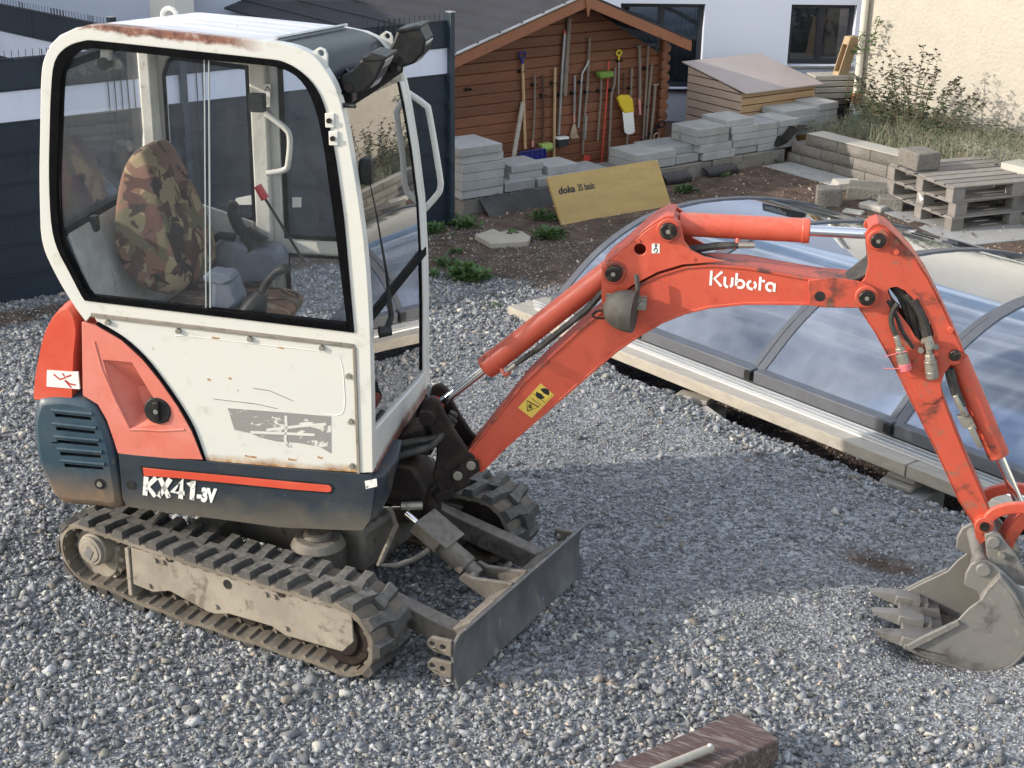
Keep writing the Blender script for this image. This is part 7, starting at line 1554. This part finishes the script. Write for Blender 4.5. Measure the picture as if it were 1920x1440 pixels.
# loose blocks on the soil
def lblock(px, w, d, h, rz, lab, tilt=0):
    c_ = Vector((px[0], px[1], 0)); a = math.radians(rz); u_ = Vector((math.cos(a), math.sin(a), 0)); v_ = Vector((-u_.y, u_.x, 0)); z_ = Vector((u_.x*math.sin(tilt), u_.y*math.sin(tilt), math.cos(tilt)))
    m = M(); m.obb(c_-u_*w/2-v_*d/2-UZ*.005, u_*w, v_*d, z_*h); bm_ = obj('loose_block', m, RBL if h > .09 else RBC, bevel=.012); tag(bm_, lab, 'block', 'loose blocks on the soil')
q = [(-0.023,6.992),(-0.074,7.626),(0.186,7.407),(0.339,7.061),(0.442,7.125),(0.233,6.840),(0.566,6.860),(0.011,7.723),(0.236,7.649)]
lblock(q[0], .20, .17, .15, 20, 'upright rough grey block standing alone on the brown soil')
lblock(q[1], .22, .17, .07, 35, 'flat pale block behind the upright one on the soil', .25)
lblock(q[2], .34, .26, .11, 12, 'largest pale loose block right of the upright one')
lblock(q[3], .22, .14, .05, -20, 'thin flat block fragment before the large pale block')
lblock(q[4], .20, .16, .11, 15, 'rounded grey block just left of the pallet stack')
lblock(q[5], .16, .10, .03, 0, 'thin pale slab piece nearest the enclosure roof')
lblock(q[7], .20, .12, .04, 60, 'small pale slab fragment close to the block wall')
lblock(q[8], .18, .12, .05, 10, 'pale slab at the foot of the block wall beside the pallets')

# ================================================================== PALLET STACK
PWD = pm('grey_weathered_pallet_wood', (.235, .215, .195), .8, var=((.175, .158, .14), 4, .4, .7, .8), dirt=((.11, .085, .065), 18, .6, .7, .7), stretch=(3, 1, 3), bump=(30, .3, .003), rnd=.22)
q = [(1.030,6.680)][0]
def pallet(z, dx, rz, lab):
    PF = frame((q[0]-.0, q[1]), rz)
    root = empty('pallet', tuple(PF(0, 0, z))); tag(root, lab, 'pallet', 'stack of three weathered pallets')
    Lx, Ly = 1.2, .84; hb_ = .0125; 
    for b in (0, .5, 1):
        y = (Ly-.09)*b; m = M(); m.fbox(PF, dx, dx+Lx, y, y+.09, z, z+hb_); obj('bottom_board', m, PWD, root, bevel=.002)
        for a in (0, .5, 1):
            x = (Lx-.11)*a; m = M(); m.fbox(PF, dx+x, dx+x+.11, y+.0, y+.085, z+hb_, z+hb_+.078); obj('spacer_block', m, PWD, root, bevel=.003)
    for a in (0, .5, 1):
        x = (Lx-.11)*a; m = M(); m.fbox(PF, dx+x, dx+x+.11, 0, Ly, z+hb_+.078, z+hb_*2+.078); obj('cross_board', m, PWD, root, bevel=.002)
    for b in (0, .167, .333, .5, .667, .833, 1):
        y = (Ly-.105)*b; m = M(); m.fbox(PF, dx+random.uniform(-.012, .012), dx+Lx+random.uniform(-.012, .012), y, y+.098+random.uniform(-.008, .006), z+hb_*2+.078, z+hb_*3+.078); obj('deck_board', m, PWD, root, bevel=.002)
    rebase(root, tuple(PF(dx, 0, z)))
    return PF
ph = .1165
pallet(0, 0, 51, 'lowest of the three stacked weathered pallets'); pallet(ph, .02, 52.5, 'middle weathered pallet with a white label in the stack'); PF = pallet(ph*2, -.02, 50, 'topmost weathered pallet carrying a single grey block')
cL = PF(-.03, .36, .19); m = M(); e1_ = PF(0, .05, 0)-PF(0, 0, 0); m.add([cL, cL+e1_*.8+UZ*.025, cL+e1_*.2-UZ*.035, cL-e1_*.6-UZ*.01]+[p+(PF(.004, 0, 0)-PF(0, 0, 0)) for p in (cL, cL+e1_*.8+UZ*.025, cL+e1_*.2-UZ*.035, cL-e1_*.6-UZ*.01)], [(0,1,2,3),(7,6,5,4),(0,4,5,1),(1,5,6,2),(2,6,7,3),(3,7,4,0)]); o = obj('paper_label', m, STICKW, flat=True); tag(o, 'crumpled white paper label stuck to the side of the middle pallet', 'label')
qq = PF(.02, .44, ph*3); m = M(); m.fbox(PF, .0, .22, .50, .76, ph*3+.002, ph*3+.142); o = obj('grey_block', m, RBL, bevel=.012); tag(o, 'single grey block sitting on the back corner of the top pallet', 'block')
m = M(); m.fbox(PF, -.15, 1.6, -.35, .9, -.03, .006); o = obj('concrete_pad', m, CONC); tag(o, kind='structure')

# ================================================================== PLANTS
LEAF = pm('weed_leaf_green', (.055, .11, .03), .6, var=((.09, .16, .045), 12, .4, .7, .8)); LEAF2 = pm('grey_green_leaf', (.10, .125, .075), .7, var=((.15, .175, .11), 12, .4, .7, .8)); STEM = pm('brown_stem', (.12, .09, .05), .8); DRY = pm('dry_grass', (.26, .235, .17), .9, var=((.17, .175, .11), 10, .4, .7, .9)); SEED = pm('dark_seed_head', (.07, .05, .04), .9)
def leaf(m, p, d, L, w, droop=.4):
    d = Vector(d).normalized(); s_ = d.cross(UZ)
    if s_.length < .1: s_ = Vector((1, 0, 0))
    s_.normalize(); p = Vector(p); a = p+d*L*.4+UZ*L*.08; b = p+d*L-UZ*L*droop
    m.add([p, a+s_*w, b, a-s_*w], [(0, 1, 2), (0, 2, 3)])
def weed(x, y, r, n, lab, h=.10):
    m = M(); z = float(height(np.array([x]), np.array([y]))[0])
    for i in range(n):
        a = random.uniform(0, 6.28); e = random.uniform(.25, 1.3); L = r*random.uniform(.6, 1.1)
        p0 = Vector((x+random.gauss(0, r*.38), y+random.gauss(0, r*.25), z)); d = Vector((math.cos(a)*math.cos(e), math.sin(a)*math.cos(e), math.sin(e)))
        p1_ = p0+d*L*.35; leaf(m, p1_, d, L*.7, L*.14, .15+.2*random.random()); m.tube([p0, p1_], .0015, 3)
        if random.random() < .5:
            for k in range(3): leaf(m, p0+d*L*(.2+.2*k), Vector((math.cos(a+1.2*(-1)**k), math.sin(a+1.2*(-1)**k), .5)), L*.35, L*.08, .2)
    o = obj('weed', m, LEAF, flat=True); tag(o, lab, 'weed', 'green weeds on the soil'); return o
WL = [((1025,440), .13, 60, 'broad leafy weed patch just right of the broken slab'), ((1040,440), .10, 40, 'weed touching the right side of the patch near the yellow board'), ((1022,405), .12, 40, 'tall weed in front of the drainage sheet by the yellow board'), ((880,520), .17, 90, 'low feathery weed patch left of the soil middle, nearest the gravel'), ((835,495), .10, 35, 'small weed clump left of the feathery patch'), ((815,430), .12, 45, 'weed at the foot of the fence post'), ((852,470), .07, 25, 'small weed between the fence post and the feathery patch'), ((1285,355), .11, 50, 'bright weed growing beside the right end of the yellow board'), ((930,570), .05, 25, 'tiny weed growing in the gravel'), ((870,415), .13, 50, 'bushy weed between the tall paver stack and the slab'), ((960,440), .09, 30, 'weed behind the broken slab'), ((1450,303), .07, 30, 'little weed at the footing near the block wall'), ((1355,327), .06, 24, 'low weed before the stacked pavers near the drainage sheet'), ((810,515), .08, 30, 'weed at the gravel edge nearest the cab handle')]
""
WP = [(-1.479,4.916),(-1.452,5.034),(-1.745,5.379),(-1.453,3.758),(-1.748,3.934),(-2.265,4.631),(-1.868,4.254),(-1.162,6.769),(-1.024,3.362),(-2.157,4.889),(-1.702,4.811),(-0.902,8.170),(-1.093,7.428),(-1.690,3.682)]
for (x, y), (_, r, n, lab) in zip(WP, WL): weed(x, y, r*.9, int(n*1.3), lab)
# thistle-like shrub in front of the cream wall
def shrub(base, hts, lab, spread, nst, leafm=LEAF2):
    r = empty('thistle_shrub', tuple(base)); tag(r, lab, 'shrub')
    st, lf, sd2 = M(), M(), M()
    for i in range(nst):
        f = (i+.5)/nst*2-1+random.uniform(-.1, .1); H = hts*(1-.45*abs(f)**1.5)*random.uniform(.75, 1.05)
        b0_ = Vector(base)+(CRE(f*.12, random.uniform(-.08, .05), 0)-CRE(0, 0, 0)); tip = b0_+(CRE(f*spread, random.uniform(-.12, .06), 0)-CRE(0, 0, 0))+UZ*H
        mid = (b0_+tip)/2+UZ*H*.06+(CRE(f*.10, 0, 0)-CRE(0, 0, 0)); pts = []
        for k in range(9): t = k/8; pts.append(b0_*(1-t)**2+mid*2*t*(1-t)+tip*t*t)
        st.tube(pts, [.005*(1-t/10) for t in range(9)], 5)
        for k in range(46):
            t = random.uniform(.0, 1)**.8; p = b0_*(1-t)**2+mid*2*t*(1-t)+tip*t*t; a = random.uniform(0, 6.28); leaf(lf, p, (math.cos(a), math.sin(a), random.uniform(-.2, .7)), random.uniform(.04, .085)*(1.3-.6*t), .011, .2)
        for k in range(5):
            t = random.uniform(.55, 1) if k else 1; p = b0_*(1-t)**2+mid*2*t*(1-t)+tip*t*t; a = random.uniform(0, 6.28); e_ = p+Vector((math.cos(a)*.05, math.sin(a)*.05, .05)) if k else p
            st.tube([p, e_+UZ*.0001], .002, 4)
            for j in range(5): a = random.uniform(0, 6.28); leaf(sd2, e_, (math.cos(a), math.sin(a), random.uniform(.0, 1.4)), .030, .011, 0)
    obj('stem', st, STEM, r); obj('foliage', lf, leafm, r, flat=True)['kind'] = 'stuff'; obj('seed_heads', sd2, SEED, r, flat=True)['kind'] = 'stuff'; rebase(r, tuple(base))
shrub(CRE(1.18, -.62, .22), .80, 'large thistle-like shrub with dark seed heads against the cream wall', .66, 28)
shrub(CRE(.78, -.40, .20), .40, 'smaller thistle bush left of the large one near the downpipe', .34, 10)
# tall dry grass along the wall
m = M(); m2 = M()
for i in range(9500):
    a = random.uniform(.22, 4.6); t = random.uniform(-1.18, -.03)
    t = max(t, -.12) if a < .45 else t; h = (.07+.15*random.random())*(.6+.5*min(1, a/1.2))*(1 if a < 1.9 else 1.15); p = CRE(a, t, .24); l_ = Vector((random.gauss(0, .04), random.gauss(0, .04), h)); w = (CRE(.0022, 0, 0)-CRE(0, 0, 0))
    (m if random.random() < .55 else m2).add([p-w, p+w, p+l_*.6+w*.8+Vector((0, 0, .0)), p+l_+Vector((l_.x, l_.y, 0)), p+l_*.6-w*.8], [(0, 1, 2, 4), (4, 2, 3)])
for i in range(6500):
    a = random.uniform(.35, 4.6); p = CRE(a, random.uniform(-1.18 if a > .8 else -.5, -.05), .20+random.random()**1.6*.24); b = random.uniform(0, 6.28); leaf(m2, p, (math.cos(b), math.sin(b), .4), random.uniform(.03, .07), .009, .2)
o = obj('tall_grass', m, DRY, flat=True); tag(o, 'dry tall grass along the foot of the cream wall', kind='stuff'); o = obj('undergrowth', m2, LEAF2, flat=True); tag(o, 'green undergrowth along the foot of the cream wall', kind='stuff')
# climber on the downpipe
r = empty('climbing_plant', tuple(CRE(.03, -.1, .2))); tag(r, 'green climbing plant winding up the cream downpipe', 'climber')
st, lf = M(), M()
V1 = [(-0.047,0.192),(-0.050,0.372),(-0.036,0.579),(-0.023,0.783),(-0.003,0.836),(0.154,0.847),(0.207,0.938),(0.235,1.064),(0.261,1.150)]
V2 = [(0.013,0.202),(0.052,0.363),(0.082,0.495),(0.098,0.573)]
V3 = [(0.010,0.838),(0.048,0.952),(0.106,1.009)]
for V, dens in ((V1, 130), (V2, 34), (V3, 16)):
    pts = [CRE(a, -.10, b) for a, b in V]; st.tube(pts, .004, 5)
    for k in range(dens):
        i = random.randrange(len(pts)-1); t = random.random(); p = pts[i]*(1-t)+pts[i+1]*t
        if V is V1 and i < 3 and random.random() < .6: continue
        p = p+Vector((random.gauss(0, .018), random.gauss(0, .018), random.gauss(0, .018))); b = random.uniform(0, 6.28); leaf(lf, p, (math.cos(b), math.sin(b), random.uniform(-.4, .6)), random.uniform(.03, .06), .018, .2)
obj('stem', st, STEM, r); obj('foliage', lf, LEAF, r, flat=True); rebase(r, tuple(CRE(.03, -.1, .2)))
